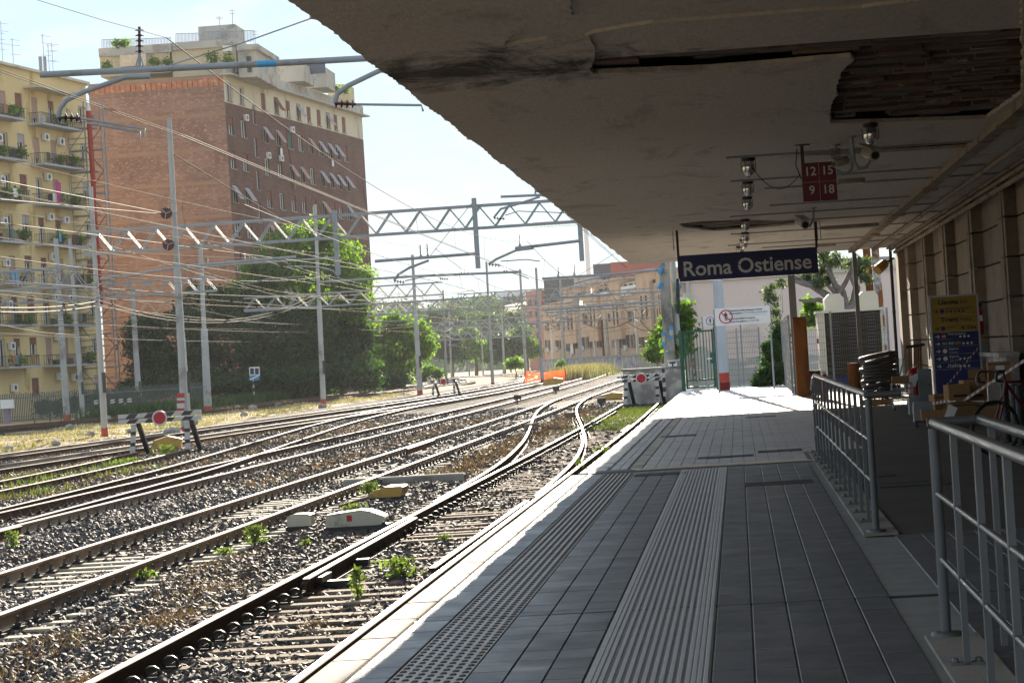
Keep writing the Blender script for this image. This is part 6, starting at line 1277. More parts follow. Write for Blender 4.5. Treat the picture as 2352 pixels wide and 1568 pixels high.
# tower crane jib far behind
t = thing('tower_crane', P(1330, 520, 600), 'white jib of a distant tower crane showing below the gantry', 'crane'); og = P(1330, 520, 600)
a, b_ = P(1225, 523, 600), P(1345, 516, 600); mb = MB(og)
for dz in (0, 1.2): MB(og).bar(a+np.array([0, 0, dz]), b_+np.array([0, 0, dz]), .18).build('jib_chord', M['white'], t)
for i in range(14): p0 = a+(b_-a)*i/14; p1 = a+(b_-a)*(i+.5)/14; p2 = a+(b_-a)*(i+1)/14; MB(og).bar(p0, p1+np.array([0, 0, 1.2]), .09).build('lattice', M['white'], t); MB(og).bar(p1+np.array([0, 0, 1.2]), p2, .09).build('lattice', M['white'], t)
MB(og).bar(b_, b_+np.array([0, 0, -45]), 1.0).build('tower', M['white'], t)
# ================================================================ under the canopy: signs, lamps, cameras
NAVY = pm('navy_enamel', (.012, .014, .075), .45, 0, .1, 2); LET = pm('cream_lettering', (.62, .60, .55), .5, 0, .03, 3)
INK = pm('black_ink', (.012, .012, .014), .5); SIGNW = pm('sign_white', (.66, .68, .70), .45, 0, .04, 1); REDP = pm('red_sign', (.13, .008, .011), .5, 0, .08, 4)
def fit_text(txt, w, size, mat, parent, loc, bold=0., name='lettering', rot=(math.pi/2, 0, 0)):
    me = text_mesh(txt, size, mat, bold, 'LEFT'); xs = [v.co.x for v in me.vertices]; k = w/(max(xs)-min(xs))
    for v in me.vertices: v.co.x = (v.co.x-min(xs))*k
    return place(name, me, parent, loc, rot)
YS = 55.0
def sc_pt(x, y, Y=YS): return P(x, y, Y)
a, b_ = P(1558, 588, YS), P(1880, 628, YS); c_ = P(1562, 647, YS); x0, x1, z1, z0 = a[0], b_[0], (a[2]+P(1877, 567, YS)[2])/2, (b_[2]+c_[2])/2
t = thing('station_name_sign', ((x0+x1)/2, YS, z0), 'dark blue hanging sign reading Roma Ostiense in cream letters', 'sign'); og = np.array(t.location)
MB(og).box((x0, YS-.06, z0), (x1, YS+.06, z1)).build('panel', NAVY, t)
W_, Hs = x1-x0, z1-z0
zt_ = z0+Hs*.50
fit_text('Roma', .348*W_, Hs*.80, LET, t, (x0+W_*.033-og[0], YS-.0635-og[1], zt_-og[2]-.03), .016)
fit_text('Ostiense', .53*W_, Hs*.80, LET, t, (x0+W_*.425-og[0], YS-.0635-og[1], zt_-og[2]-.03), .016)
mb_c = 0
for u0, u1, zz in ((.030, .062, .56), (.115, .147, .40), (.318, .345, .40), (.425, .462, .50)):
    MB(og).box((x0+W_*u0, YS-.0682, z0+Hs*zz), (x0+W_*u1, YS-.0605, z0+Hs*zz+.015)).build('stencil_gap', NAVY, t)
for x in (x0-.025, x1-.03): MB(og).box((x, YS-.03, z1-.5 if x < 0 else z1-.02), (x+.05, YS+.03, ZC)).build('hanger', M['black_plastic'], t)
for x in (x0-.09, x1+.03):
    for d in (0, .07): MB(og).tube([(x+d, YS+.05, ZC), (x+d, YS+.05, ZC-.42)], .008, 5).build('threaded_rod', M['dark_metal'], t)
MB(og).tube([(x1+.005, YS, z1-.1), (x1+.12, YS, z1-.25), (x1+.13, YS, z1-.5), (x1+.01, YS, z1-.62)], .008, 5).build('loop_cable', M['black_plastic'], t)
# red sector sign
Yr = 33.4; a, b_ = P(1840, 376, Yr), P(1924, 459, Yr); x0, x1, z1, z0 = a[0], b_[0], a[2], b_[2]
t = thing('sector_sign', ((x0+x1)/2, Yr, z0), 'red hanging sign with the numbers 12 15 9 18', 'sign'); og = np.array(t.location); mx_, mz = (x0+x1)/2, (z0+z1)/2
for (xa_, xb_, za, zb2) in ((x0, mx_-.003, mz+.003, z1), (mx_+.003, x1, mz+.003, z1), (x0, mx_-.003, z0, mz-.003), (mx_+.003, x1, z0, mz-.003)): MB(og).box((xa_, Yr-.03, za), (xb_, Yr+.03, zb2)).build('panel', REDP, t)
w = x1-x0
for s_, u, v in (('12', .25, .77), ('15', .75, .77), ('9', .27, .28), ('18', .75, .28)): letters(s_, w*.36, LET, t, (x0+w*u-og[0], -.0325, (z1-z0)*v), .012)
MB(og).box((x0+.0, Yr-.02, z1), (x0+.045, Yr+.02, ZC-.02)).build('hanger', M['dark_metal'], t); MB(og).box((x0-.07, Yr-.05, ZC-.022), (x0+.13, Yr+.05, ZC-.002)).build('bracket', M['dark_metal'], t)
MB(og).tube([(x0-.01, Yr, z0+.3), (x0-.07, Yr, z0+.5), (x0-.04, Yr, ZC-.05)], .008, 5).build('cable', M['black_plastic'], t)
# bulkhead lamps
GLASS = None
m, n, l, b, o = nt('lamp_glass'); b.inputs['Base Color'].default_value = (.75, .76, .76, 1); b.inputs['Roughness'].default_value = .08; b.inputs['Metallic'].default_value = .85; GLASS = m
def lamp(x, Y, label, s=1.0):
    t = thing('bulkhead_lamp', (x, Y, ZC), label, 'ceiling lamp', 'bulkhead lamps on the soffit'); 
    MB().lathe([(.085*s, -.002), (.085*s, -.04*s), (.06*s, -.05*s)], n=14).build('base', M['dark_metal'], t)
    MB().lathe([(.07*s, -.05*s), (.078*s, -.10*s), (.075*s, -.16*s), (.055*s, -.205*s), (.02*s, -.22*s)], n=14).build('glass', GLASS, t)
    mb = MB()
    for k_ in range(3): a_ = k_*math.pi/3; mb.tube([(.088*s*math.cos(a_), .088*s*math.sin(a_), -.05*s), (.085*s*math.cos(a_), .085*s*math.sin(a_), -.16*s), (0, 0, -.235*s), (-.085*s*math.cos(a_), -.085*s*math.sin(a_), -.16*s), (-.088*s*math.cos(a_), -.088*s*math.sin(a_), -.05*s)], .005, 4, cap=False)
    q = mb.build('guard', M['dark_metal'], t); return t
for (x, y, lb, s) in [(1998, 283, 'bulkhead lamp nearest the camera under the broken plaster', 1.15), (1718, 362, 'bulkhead lamp level with the red sign, first of the middle row', 1.15), (1717, 416, 'second bulkhead lamp of the middle row', 1.05), (1716, 452, 'third bulkhead lamp of the middle row', 1.05), (1711, 503, 'fourth bulkhead lamp by the narrow gap in the plaster', 1.1), (1711, 533, 'fifth bulkhead lamp just above the name sign', 1.1), (1707, 549, 'sixth bulkhead lamp close behind the fifth', 1.1), (1699, 565, 'last bulkhead lamp half hidden by the name sign', 1.15)]:
    g = G(x, y, ZC); lamp(g[0], g[1], lb, s)
q = MB(); p0 = G(1718, 362, ZC); o = MB().tube(sag((p0[0]+.03, p0[1], ZC-.1), (P(1838, 400, Yr)[0], Yr, P(1838, 400, Yr)[2]), .26, 12), .006, 5).build('sign_cable', M['wire_dark']); tag(o, 'thin cable drooping from the first middle lamp to the red sign', 'cable')
# cameras
CAMW = pm('camera_shell', (.42, .40, .35), .5, 0, .08, 5)
def camera_(label, Y, top, elbow, head, look=(-.1, -1, -.25), r=.022, s=1.0):
    tp = G(*top, ZC); Y = tp[1]; t = thing('security_camera', tp, label, 'security camera', 'security cameras under the canopy'); og = tp
    MB(og).tube([tp]+[P(x, y, Y) for x, y in elbow], r, 8).build('bracket', M['grey_paint'], t); MB(og).lathe([(.06, -.015), (.06, -.001)], tp, 10).build('mount', M['grey_paint'], t)
    h_ = Vector(P(*head, Y)); d = Vector(look).normalized()
    MB(og).tube([h_-d*.17*s, h_-d*.15*s, h_+d*.14*s, h_+d*.16*s], [.055*s, .075*s, .075*s, .07*s], 12).build('housing', CAMW, t)
    MB(og).tube([h_+d*.16*s, h_+d*.175*s], .05*s, 12).build('lens', M['black_plastic'], t)
    up = Vector((0, 0, 1)); MB(og).bar(h_-d*.2*s+up*.085*s, h_+d*.22*s+up*.085*s, .15*s, .012).build('sun_shield', CAMW, t); return t
camera_('camera overlapping the upper right corner of the red sign', 33, (1919, 332), [(1919, 345)], (1919, 364), (-.05, -1, -.3))
camera_('camera on the curved bracket right of the red sign', 32.5, (1954, 314), [(1957, 385), (1950, 398), (1935, 400), (1922, 392)], (1931, 372), (-.7, -.5, -.2), s=.7)
camera_('camera on the right branch of the curved bracket beneath the dark slot', 32.5, (1956, 313), [(1962, 372), (1974, 387), (1990, 384), (1998, 368)], (1999, 352), (.3, -.9, -.25))
camera_('pale camera hanging just before the name sign', 49, (1869, 477), [(1868, 505), (1860, 520), (1850, 520)], (1843, 512), (.25, -1, -.25), s=1.25)
# strip lamps
for (x0, y0, x1, y1, z, lb) in [(1926, 412, 1987, 407, ZC-.02, 'short beige strip lamp right of the red sign'), (1872, 561, 1922, 556, ZC-.02, 'short beige strip lamp right of the name sign'), (1885, 520, 2025, 508, ZC-.04, 'long grey fluorescent strip lamp behind the hanging camera')]:
    a, b_ = G(x0, y0, ZC), G(x1, y1, ZC); t = thing('strip_lamp', (a[0], a[1], ZC), lb, 'strip lamp', 'strip lamps on the soffit'); og = (a[0], a[1], ZC)
    MB(og).box((a[0], a[1]-.05, ZC-.07), (b_[0], a[1]+.05, ZC-.001)).build('body', BEAM, t); MB(og).tube([(a[0]+.04, a[1], ZC-.085), (b_[0]-.04, a[1], ZC-.085)], .018, 8).build('tube', SIGNW, t)
t = thing('floodlight', P(2027, 610, 73), 'yellow beige floodlight at the far top corner of the stone wall', 'floodlight'); og = np.array(t.location)
d = Vector((-.6, -.5, -.45)).normalized(); h_ = Vector(og); MB(og).tube([h_-d*.2, h_-d*.1, h_+d*.25], [.08, .14, .15], 10).build('housing', M['yellow_case'], t); MB(og).tube([h_-d*.15, (4.6, 73, og[2]+.2)], .03, 6).build('arm', M['black_plastic'], t)
# ================================================================ platform end
t = thing('steel_column', (1.62, 73.2, 0), 'dark grey steel column carrying the far end of the canopy', 'column'); og = (1.62, 73.2, 0); DG = pm('dark_grey_steel', (.16, .16, .155), .6, .1, .12, 2)
c0 = P(1819, 640, 73.2); MB(og).box((1.55, 73.1, 0), (1.75, 73.14, ZC-.001)).build('flange', DG, t); MB(og).box((1.55, 73.26, 0), (1.75, 73.3, ZC-.001)).build('flange', DG, t); MB(og).box((1.63, 73.14, 0), (1.67, 73.26, ZC-.001)).build('web', DG, t)
t = thing('slim_post', (3.47, 73, 0), 'slim dark steel post beside the cooling unit', 'post'); og = (3.47, 73, 0); MB(og).box((3.42, 72.95, 0), (3.54, 73.05, ZC-.12)).build('shaft', DG, t); MB(og).tube([(3.48, 73, ZC-.12), (3.48, 73, ZC-.001)], .02, 6).build('head_bolt', DG, t)
t = thing('drain_pipe', (4.62, 73.7, 0), 'black downpipe at the far end of the stone wall', 'downpipe'); og = (4.62, 73.7, 0); MB(og).tube([(4.55, 73.7, ZC), (4.55, 73.7, 0)], .045, 8).build('pipe', M['black_plastic'], t)
for z in (.8, 2.2, 3.5): MB(og).lathe([(.055, z), (.055, z+.05)], (4.55, 73.7, 0), 8).build('clamp', M['dark_metal'], t)
g = P(1841, 909, 71.5); x0, x1 = P(1827, 800, 71.5)[0]-.03, P(1853, 800, 71.5)[0]; z1 = P(1840, 730, 71.5)[2]
t = thing('rusty_panel', ((x0+x1)/2, 71.5, 0), 'tall rusty brown sheet leaning upright beside the steel column', 'panel'); og = ((x0+x1)/2, 71.5, 0)
RUSTB = pm('orange_rust', (.19, .075, .025), .85, 0, .25, 3, (.10, .04, .02), .3, 1.2, stretch=(1, 1, .35))
MB(og).box((x0, 71.45, 0), (x1, 71.55, z1)).build('sheet', RUSTB, t); MB(og).box((x0-.02, 71.42, z1), (x1+.02, 71.58, z1+.03)).build('top_edge', M['rust'], t); MB(og).box((x1+.001, 71.4, 0), (x1+.03, 71.6, z1-.02)).build('side_flange', M['rust'], t)
def mesh_fence(label, p, q, h, z0=0., posts=3, dx=.06, dz=.2, r=.005):
    p, q = np.array(p, float), np.array(q, float); L_ = np.linalg.norm(q-p); t = thing('mesh_fence', (p[0], p[1], z0), label, 'fence', 'wire mesh fences at the platform end'); og = (p[0], p[1], z0); d = (q-p)/L_
    mb = MB(og)
    for i in range(int(L_/dx)+1): c = p+d*i*dx; mb.bar((c[0], c[1], z0+.05), (c[0], c[1], z0+h), r*2, r*2, (1, 0, 0))
    for j in range(int(h/dz)+1): mb.bar((p[0], p[1], z0+.05+j*dz), (q[0], q[1], z0+.05+j*dz), r*2.4, r*2.4)
    o = mb.build('wire_mesh', DG, t); o['kind'] = 'stuff'
    for i in range(posts): c = p+(q-p)*i/(posts-1); MB(og).box((c[0]-.03, c[1]-.03, z0), (c[0]+.03, c[1]+.03, z0+h+.04)).build('post', M['grey_paint'], t)
    return t
def xy(x, Y, y=850): q = P(x, y, Y); return (q[0], q[1])
mesh_fence('mesh fence between the gate and the bush in front of the pink wall', xy(1646, 95), xy(1748, 95), 2.15, 0, 3)
mesh_fence('mesh fence panel seen edge-on behind the steel column', xy(1801, 92), xy(1818, 75), 2.3, 0, 6)
mesh_fence('mesh fence in front of the beige cooling unit', xy(1850, 76), xy(2045, 76), 2.35, 0, 4, r=.0035)
# green gate
Yg = 92.; t = thing('green_gate', (P(1607, 895, Yg)[0], Yg, 0), 'dark green barred gate at the end of the platform', 'gate'); og = tuple(t.location)
def gx_(x, y=830): return P(x, y, Yg)[0]
zt1 = P(1610, 757, Yg)[2]; MB(og).tube([(gx_(1567), Yg, -.1), (gx_(1567), Yg, zt1+.02)], .075, 10).build('gate_post', M['green_paint'], t); MB(og).box((gx_(1642), Yg-.07, -.1), (gx_(1647)+.04, Yg+.07, zt1+.06)).build('gate_post', M['green_paint'], t)
xa_, xb_ = gx_(1572)+.05, gx_(1640)-.01
for z in (.12, .38, zt1-.05): MB(og).bar((xa_, Yg, z), (xb_, Yg, z), .06).build('frame_rail', M['green_paint'], t)
for x in (xa_, xb_): MB(og).box((x-.035, Yg-.03, .08), (x+.035, Yg+.03, zt1)).build('stile', M['green_paint'], t)
bme = MB().box((-.014, -.014, .4), (.014, .014, zt1-.06)).mesh('bar', M['green_paint'])
for i in range(1, 9): place('bar', bme, t, (xa_+(xb_-xa_)*i/9-og[0], 0, 0))
MB(og).box((xb_-.1, Yg-.06, .95), (xb_+.06, Yg-.031, 1.35)).build('lock_box', M['green_paint'], t); MB(og).box((xb_-.24, Yg-.09, 1.12), (xb_-.05, Yg-.065, 1.15)).build('handle', M['white'], t)
# octagonal mast with red foot
Ym = 89.; gb = P(1664, 897, Ym); tp_ = P(1652, 600, Ym); t = thing('platform_mast', (gb[0], Ym, 0), 'pale grey octagonal mast with a red foot at the platform end', 'mast'); og = (gb[0], Ym, 0); r = .20
MB(og).tube([(gb[0], Ym, .62), (gb[0], Ym, 2.05), (gb[0], Ym, 2.1), (gb[0]-.02, Ym, 9)], [r, r*.96, r*.9, r*.72], 8, smooth=False).build('shaft', pm('pale_mast', (.40, .45, .50), .7, 0, .08, 1), t)
MB(og).tube([(gb[0], Ym, .28), (gb[0], Ym, .62)], r*1.01, 8, smooth=False).build('red_band', M['red_base'], t); MB(og).tube([(gb[0], Ym, -.1), (gb[0], Ym, .28)], r*1.04, 8, smooth=False).build('red_foot', pm('dark_red_foot', (.16, .03, .025), .8, 0, .2, 5), t)
MB(og).box((gb[0]-r-.05, Ym-.06, 1.75), (gb[0]-r-.005, Ym+.06, 2.5)).build('number_plate', M['black_paint'], t)
# prohibition signs
def annulus(mb, c, r0, r1, n_=28, y=0.): 
    vs = []
    for i in range(n_): a_ = 2*math.pi*i/n_; vs += [(c[0]+r0*math.cos(a_), y, c[1]+r0*math.sin(a_)), (c[0]+r1*math.cos(a_), y, c[1]+r1*math.sin(a_))]
    return mb.add(vs, [(2*i, 2*i+1, (2*i+3) % (2*n_), (2*i+2) % (2*n_)) for i in range(n_)])
def walker(par, c, s, y):
    mb = MB(); mb.add([(c[0]+.11*s*math.cos(a_), y, c[1]+.62*s+.11*s*math.sin(a_)) for a_ in np.linspace(0, 6.283, 12)[:-1]], [tuple(range(11))])
    for pl in ([(-.13, .48), (.13, .48), (.15, .05), (-.15, .05)], [(-.13, .48), (-.14, .30), (-.30, -.02), (-.34, .02), (-.22, .42)], [(.13, .48), (.24, .40), (.33, .04), (.28, 0), (.15, .30)], [(-.15, .05), (0, .05), (-.08, -.62), (-.19, -.62)], [(0, .05), (.15, .05), (.20, -.62), (.08, -.62)]):
        mb.add([(c[0]+p[0]*s, y-.0006*0, c[1]+p[1]*s) for p in pl], [tuple(range(len(pl)))])
    mb.build('pedestrian_symbol', INK, par)
def pict_sign(label, Y, x0, y0, x1, y1, px0, px1, slash, lines, scale, group='white pictogram signs on posts'):
    a, b_ = P(x0, y0, Y), P(x1, y1, Y); X0, X1, Z1, Z0 = a[0], b_[0], a[2]+0, b_[2]
    t = thing('warning_sign', (X0, Y, 0), label, 'sign', group); og = (X0, Y, 0); h = Z1-Z0
    MB(og).box((X0, Y-.02, Z0), (X1, Y+.02, Z1)).build('panel', SIGNW, t)
    for px, yb in (px0, px1): MB(og).tube([(P(px, 850, Y)[0], Y+.05, 0), (P(px, 850, Y)[0], Y+.05, Z1-.02)], .03, 8).build('post', M['grey_paint'], t)
    cx, cz = h*.62, Z0+h*.5; R = h*.40
    annulus(MB(), (cx, cz), R*.84, R, 28, -.0245).build('red_ring', M['signal_red'], t); walker(t, (cx, cz), R*.95, -.0225)
    if slash: MB().bar((cx-R*.62, -.0265, cz+R*.62), (cx+R*.62, -.0265, cz-R*.62), R*.15, .002, (0, 1, 0)).build('red_slash', M['signal_red'], t)
    for (tx, fx, fz, w, sz, bd) in lines: fit_text(tx, w*(X1-X0), h*sz, INK if bd else pm('grey_ink', (.12, .12, .13), .5) if 'grey_ink' not in bpy.data.materials else (INK if bd else bpy.data.materials['grey_ink']), t, ((X1-X0)*fx, -.0225, Z0+h*fz), .02 if bd else 0)
    for zz in ((.5,) if slash else ()): MB().box(((X1-X0)*.26, -.0222, Z0+h*zz), ((X1-X0)*.94, -.0202, Z0+h*zz+.006)).build('rule', INK, t)
    return t
pict_sign('white sign forbidding to go beyond the platform end, with a crossed out pedestrian', 84, 1641, 709, 1770, 741, (1649, 905), (1776, 893), True,
          [('È severamente proibito oltrepassare il termine', .26, .82, .60, .15, 1), ('del marciapiede', .26, .66, .22, .15, 1), ('(art. 19/1 Dpr 753/80 Reg. Polizia Ferroviaria)', .49, .66, .46, .14, 0), ('It is strictly forbidden to go beyond', .26, .36, .46, .15, 1), ('the end of the platform', .26, .19, .29, .15, 1), ('(art. 19/1 Dpr 753/80)', .56, .19, .23, .14, 0)], 1)
pict_sign('second white sign with an uncrossed pedestrian, half hidden behind the mast', 99, 1615, 726, 1708, 745, (1620, 890), (1707, 880), False,
          [('only allowed in fixed points', .52, .40, .40, .14, 1), ('traffic', .52, .20, .12, .14, 1)], 1)
# pink building at the platform end
Yp = 112.; PK = pm('pink_render_near', (.74, .61, .55), .9, 0, .06, .5, (.62, .53, .48), .2, .5, .15, 30); t = thing('pink_house', (P(1575, 890, Yp)[0], Yp, -.2), 'low pale pink rendered building closing the end of the platform', 'building'); og = tuple(t.location)
X0 = P(1572, 760, Yp)[0]; X1 = P(2120, 700, Yp)[0]; ZT = P(1600, 647, Yp)[2]
MB(og).box((X0, Yp, -.2), (X1, Yp+14, ZT)).build('wall', PK, t); MB(og).box((X0-.12, Yp-.12, ZT), (X1+.1, Yp+14.1, ZT+.16)).build('coping', M['white_paint'], t)
MB(og).box((X0-.02, Yp-.05, -.2), (X1, Yp-.001, .55)).build('plinth', GREYR, t)
cr_ = pm('bare_masonry', (.42, .36, .30), .95, 0, .3, 3, bump=.6, bscale=12); cpts = [(0, -.2)]
zz = -.2; left_ = []
while zz < ZT: left_.append((X0+rnd.uniform(.10, .34), zz)); zz += rnd.uniform(.15, .35)
MB(og).prism([(X0-.02, -.2)]+left_+[(X0+.2, ZT-.02), (X0-.02, ZT-.02)], Yp-.02, Yp-.003, 'y').build('bare_corner', cr_, t)
for (cx, cz, sx_2, sz_) in [(1.4, .75, 1.6, .35), (4.0, .8, 2.4, .3), (.7, 1.2, .7, .5)]:
    pts = [(X0+cx+sx_2*math.cos(a_)*rnd.uniform(.5, 1), cz+sz_*math.sin(a_)*rnd.uniform(.5, 1)) for a_ in np.linspace(0, 6.28, 22)[:-1]]; MB(og).prism(pts, Yp-.0135-cx*.001, Yp-.004, 'y').build('damp_patch', GREYR, t)
o = thing('downpipe', (P(1600, 890, Yp)[0], Yp-.1, 0), 'pale downpipe on the pink building behind the green gate', 'downpipe'); og = tuple(o.location)
xp = og[0]; MB(og).tube([(xp-.12, Yp-.1, ZT), (xp-.1, Yp-.1, 1.7)], .085, 8).build('pipe', pm('pale_pipe', (.5, .46, .47), .6), o); MB(og).tube([(xp-.1, Yp-.1, 1.7), (xp-.05, Yp-.1, -.1)], .10, 8).build('iron_pipe', pm('flaking_pipe', (.40, .35, .32), .8, 0, .2, 4, (.14, .09, .07), .4, 4), o)
for z in (1.7, 3.4): MB(og).lathe([(.115, z), (.115, z+.07)], (xp-.1, Yp-.1, 0), 8).build('clamp', M['rust'], o)
q = thing('meter_box', P(1578, 684, Yp-.1), 'small pale green box with a pipe on the corner of the pink building', 'box'); og = tuple(q.location); bx_ = og[0]
MB(og).box((bx_-.17, Yp-.2, og[2]-.22), (bx_+.17, Yp-.001, og[2]+.22)).build('case', pm('pale_green', (.45, .50, .42), .6), q); MB(og).tube([(bx_+.02, Yp-.08, og[2]-.22), (bx_+.06, Yp-.08, .0)], .035, 6).build('conduit', M['grey_paint'], q)
q = thing('dome_camera', P(1562, 697, Yp-.6), 'white globe-shaped camera on a bracket at the pink building corner', 'security camera'); og = np.array(q.location)
MB(og).lathe([(.05, -.16), (.14, -.1), (.16, 0), (.14, .08), (.08, .14)], og, 12).build('globe', M['white'], q); MB(og).box(og+np.array([-.12, -.1, .14]), og+np.array([.22, .1, .26])).build('hood', M['white'], q); MB(og).tube([og+np.array([.1, 0, .2]), (X0+.05, Yp, og[2]+.2)], .03, 6).build('arm', M['grey_paint'], q)
# building and pipes behind the tree
block('grey_building', 'pale grey building rising behind the pink one', 'building', 1900, 586, 2140, 700, 135, 8, GREYR)
for x0, lb, m_ in [(2014, 'left rust streaked steel pole by the stone wall end', RUSTB), (2034, 'right flaking pale blue and rust pole by the stone wall end', pm('flaking_blue', (.40, .45, .48), .8, 0, .1, 3, (.20, .08, .035), .45, 1.5))]:
    g = P(x0, 850, 90); t = thing('steel_pole', (g[0], 90, 0), lb, 'pole', 'rusty poles beyond the canopy'); MB((g[0], 90, 0)).tube([(g[0], 90, -.1), (g[0]-.12, 90, 5.6)], .14, 10).build('shaft', m_, t); MB((g[0], 90, 0)).lathe([(.2, 0), (.2, .05)], (g[0], 90, 0), 8).build('foot_plate', M['rust'], t)
for y, lb in ((612, 'upper pale steel crossbar spanning behind the olive tree'), (622, 'lower pale steel crossbar spanning behind the olive tree')):
    o = MB().bar(P(1870, y-12, 91), P(2045, y-20, 91), .11); o = o.build('crossbar', M['grey_paint']); tag(o, lb, 'crossbar', 'pale crossbars behind the olive tree')
# olive tree
Yo = 86.; t = thing('olive_tree', (P(1958, 850, Yo)[0], Yo, 0), 'gnarled olive tree with bare grey limbs behind the cooling unit', 'tree'); og = tuple(t.location)
OB = pm('olive_bark', (.20, .18, .17), .95, 0, .25, 6, bump=.7, bscale=18)
def limb(pts, r0, r1, nm='limb'):
    k_ = len(pts); MB(og).tube([P(x, y, Yo+.25*math.sin(i*1.7)) for i, (x, y) in enumerate(pts)], [r0+(r1-r0)*i/(k_-1) for i in range(k_)], 8).build(nm, OB, t)
limb([(1958, 868), (1955, 800), (1946, 740), (1938, 705)], .30, .22, 'trunk')
for pts, r0, r1 in [([(1938, 705), (1915, 690), (1890, 672), (1862, 655), (1840, 650), (1815, 640)], .17, .06), ([(1862, 655), (1835, 640), (1810, 632)], .07, .04), ([(1938, 705), (1925, 680), (1912, 665), (1900, 655)], .12, .05), ([(1945, 715), (1935, 670), (1918, 655), (1908, 630), (1900, 605), (1890, 590)], .14, .05), ([(1950, 715), (1962, 690), (1968, 660), (1958, 640), (1965, 610), (1975, 590)], .17, .06), ([(1925, 675), (1942, 648), (1955, 620), (1960, 598)], .11, .05), ([(1920, 700), (1880, 688), (1850, 692), (1836, 689)], .10, .04), ([(1908, 630), (1895, 622), (1880, 600)], .06, .03)]: limb(pts, r0, r1)
crown(t, pxlobes(Yo, [(1880, 625, 14), (1905, 605, 16), (1955, 610, 13), (1985, 600, 14), (1880, 650, 12), (1925, 600, 14), (1890, 585, 14), (1975, 625, 10), (1850, 640, 9), (1990, 640, 8), (1900, 645, 9)], .4), M['olive_leaf'], 330, .11, 'crown', org=og)
crown(t, pxlobes(Yo+.5, [(1870, 715, 18), (1860, 700, 12), (1955, 700, 12), (1880, 735, 16), (1850, 735, 12)], .3), M['leaf_mid'], 500, .12, 'suckers', org=og)
# bush by the mesh fence
tree('dense dark green bush with a straggly grey top before the pink wall', 93, [(1766, 860, 22), (1775, 835, 24), (1785, 805, 20), (1755, 870, 16), (1790, 860, 22), (1792, 770, 16), (1770, 800, 14), (1745, 878, 10)], M['leaf_dark'], 1300, .12, gz_=0, tr=.05, name='bush', cat='bush')
tree('thin grey-leaved climber above the dark bush', 93.5, [(1775, 690, 12), (1770, 665, 12), (1785, 720, 12), (1783, 745, 14), (1795, 650, 10), (1765, 680, 8)], M['olive_leaf'], 260, .10, base=(1785, 850), gz_=0, tr=.03, name='climber', cat='climber')
tree('spiky green yucca with hanging shoots at the pink building corner', 108, [(1562, 745, 14), (1560, 770, 16), (1556, 800, 15), (1562, 720, 9), (1550, 760, 12)], M['leaf_light'], 420, .30, gz_=-.7, tr=.06, name='yucca', cat='plant')
# insulator pole, T sign, low concrete wall
Yi = 106.; cx = P(1540, 845, Yi)[0]; t = thing('insulator_pole', (cx, Yi, -.7), 'tall concrete pole with light blue insulators behind the low wall', 'pole'); og = (cx, Yi, -.7); dxp = P(1527, 600, Yi)[0]-cx
MB(og).tube([(cx, Yi, -.7), (cx+dxp*.02, Yi, 5.6)], [.27, .21], 10).build('shaft', M['concrete'], t); MB(og).tube([(cx+.38, Yi+.3, -.7), (cx+.36, Yi+.3, 5.6)], [.15, .12], 10).build('second_shaft', M['pole_concrete'], t)
for (x, y0, y1, w) in [(1541, 750, 778, 10), (1524, 763, 795, 10), (1532, 800, 812, 7)]:
    a, b_ = P(x, y0, Yi-.35), P(x, y1, Yi-.35); rr = w*Yi/FPX/2; p = [a, a*.72+b_*.28, a*.3+b_*.7, b_]
    MB(og).tube([p[0], p[1]], rr, 10).build('blue_cap', M['blue_paint'], t); MB(og).tube([p[1], p[2]], rr*.8, 10).build('insulator', M['beige_case'], t); MB(og).tube([p[2], p[3]], rr, 10).build('blue_cap', M['blue_paint'], t)
for (x, y, w) in [(1518, 622, 9), (1517, 655, 7), (1560, 662, 7)]: c = P(x, y, Yi-.3); MB(og).tube([c+np.array([-.09, 0, -.13]), c+np.array([.06, 0, .13])], .08, 8).build('blue_cap', M['blue_paint'], t)
mb = MB(og).tube([P(1556, 640, Yi-.5), P(1559, 700, Yi-.5), P(1556, 720, Yi-.5)], .07, 6); mb.build('cable_bundle', M['black_plastic'], t); MB(og).tube([P(1555, 645, Yi-.5), P(1553, 690, Yi-.5), P(1552, 715, Yi-.5)], .03, 6).build('green_cable', M['green_paint'], t)
MB(og).tube([P(1480, 600, Yi), P(1532, 630, Yi), P(1565, 680, Yi)], .012, 4).build('stay_wire', M['steel'], t)
Yt = 105.2; a, b_ = P(1534, 832, Yt), P(1556, 848, Yt); t = thing('letter_sign', ((a[0]+b_[0])/2, Yt, -.6), 'small white board with a black letter T behind the low wall', 'sign'); og = ((a[0]+b_[0])/2, Yt, -.6)
MB(og).box((a[0], Yt-.02, b_[2]-.3), (b_[0], Yt+.02, a[2])).build('board', M['white'], t); letters('T', .42, INK, t, (0, -.0225, (a[2]+b_[2])/2-.02+.6), .03); MB(og).box((og[0]-.03, Yt+.021, -.6), (og[0]+.03, Yt+.06, a[2])).build('post', M['grey_paint'], t); MB(og).box((a[0]-.04, Yt-.03, a[2]+.05), (b_[0]+.1, Yt+.03, a[2]+.08)).build('hood', M['white'], t)
FL = pm('flaking_wall', (.50, .47, .42), .9, 0, .1, 2, (.27, .25, .23), .5, 1.4, .3, 30); Yw = 104.2
t = thing('low_wall', (-3.6, Yw, -.7), 'low flaking concrete wall behind the near buffer stop', 'wall'); og = (-3.6, Yw, -.7); xa_ = P(1432, 880, Yw)[0]; xb_ = P(1567, 880, Yw)[0]
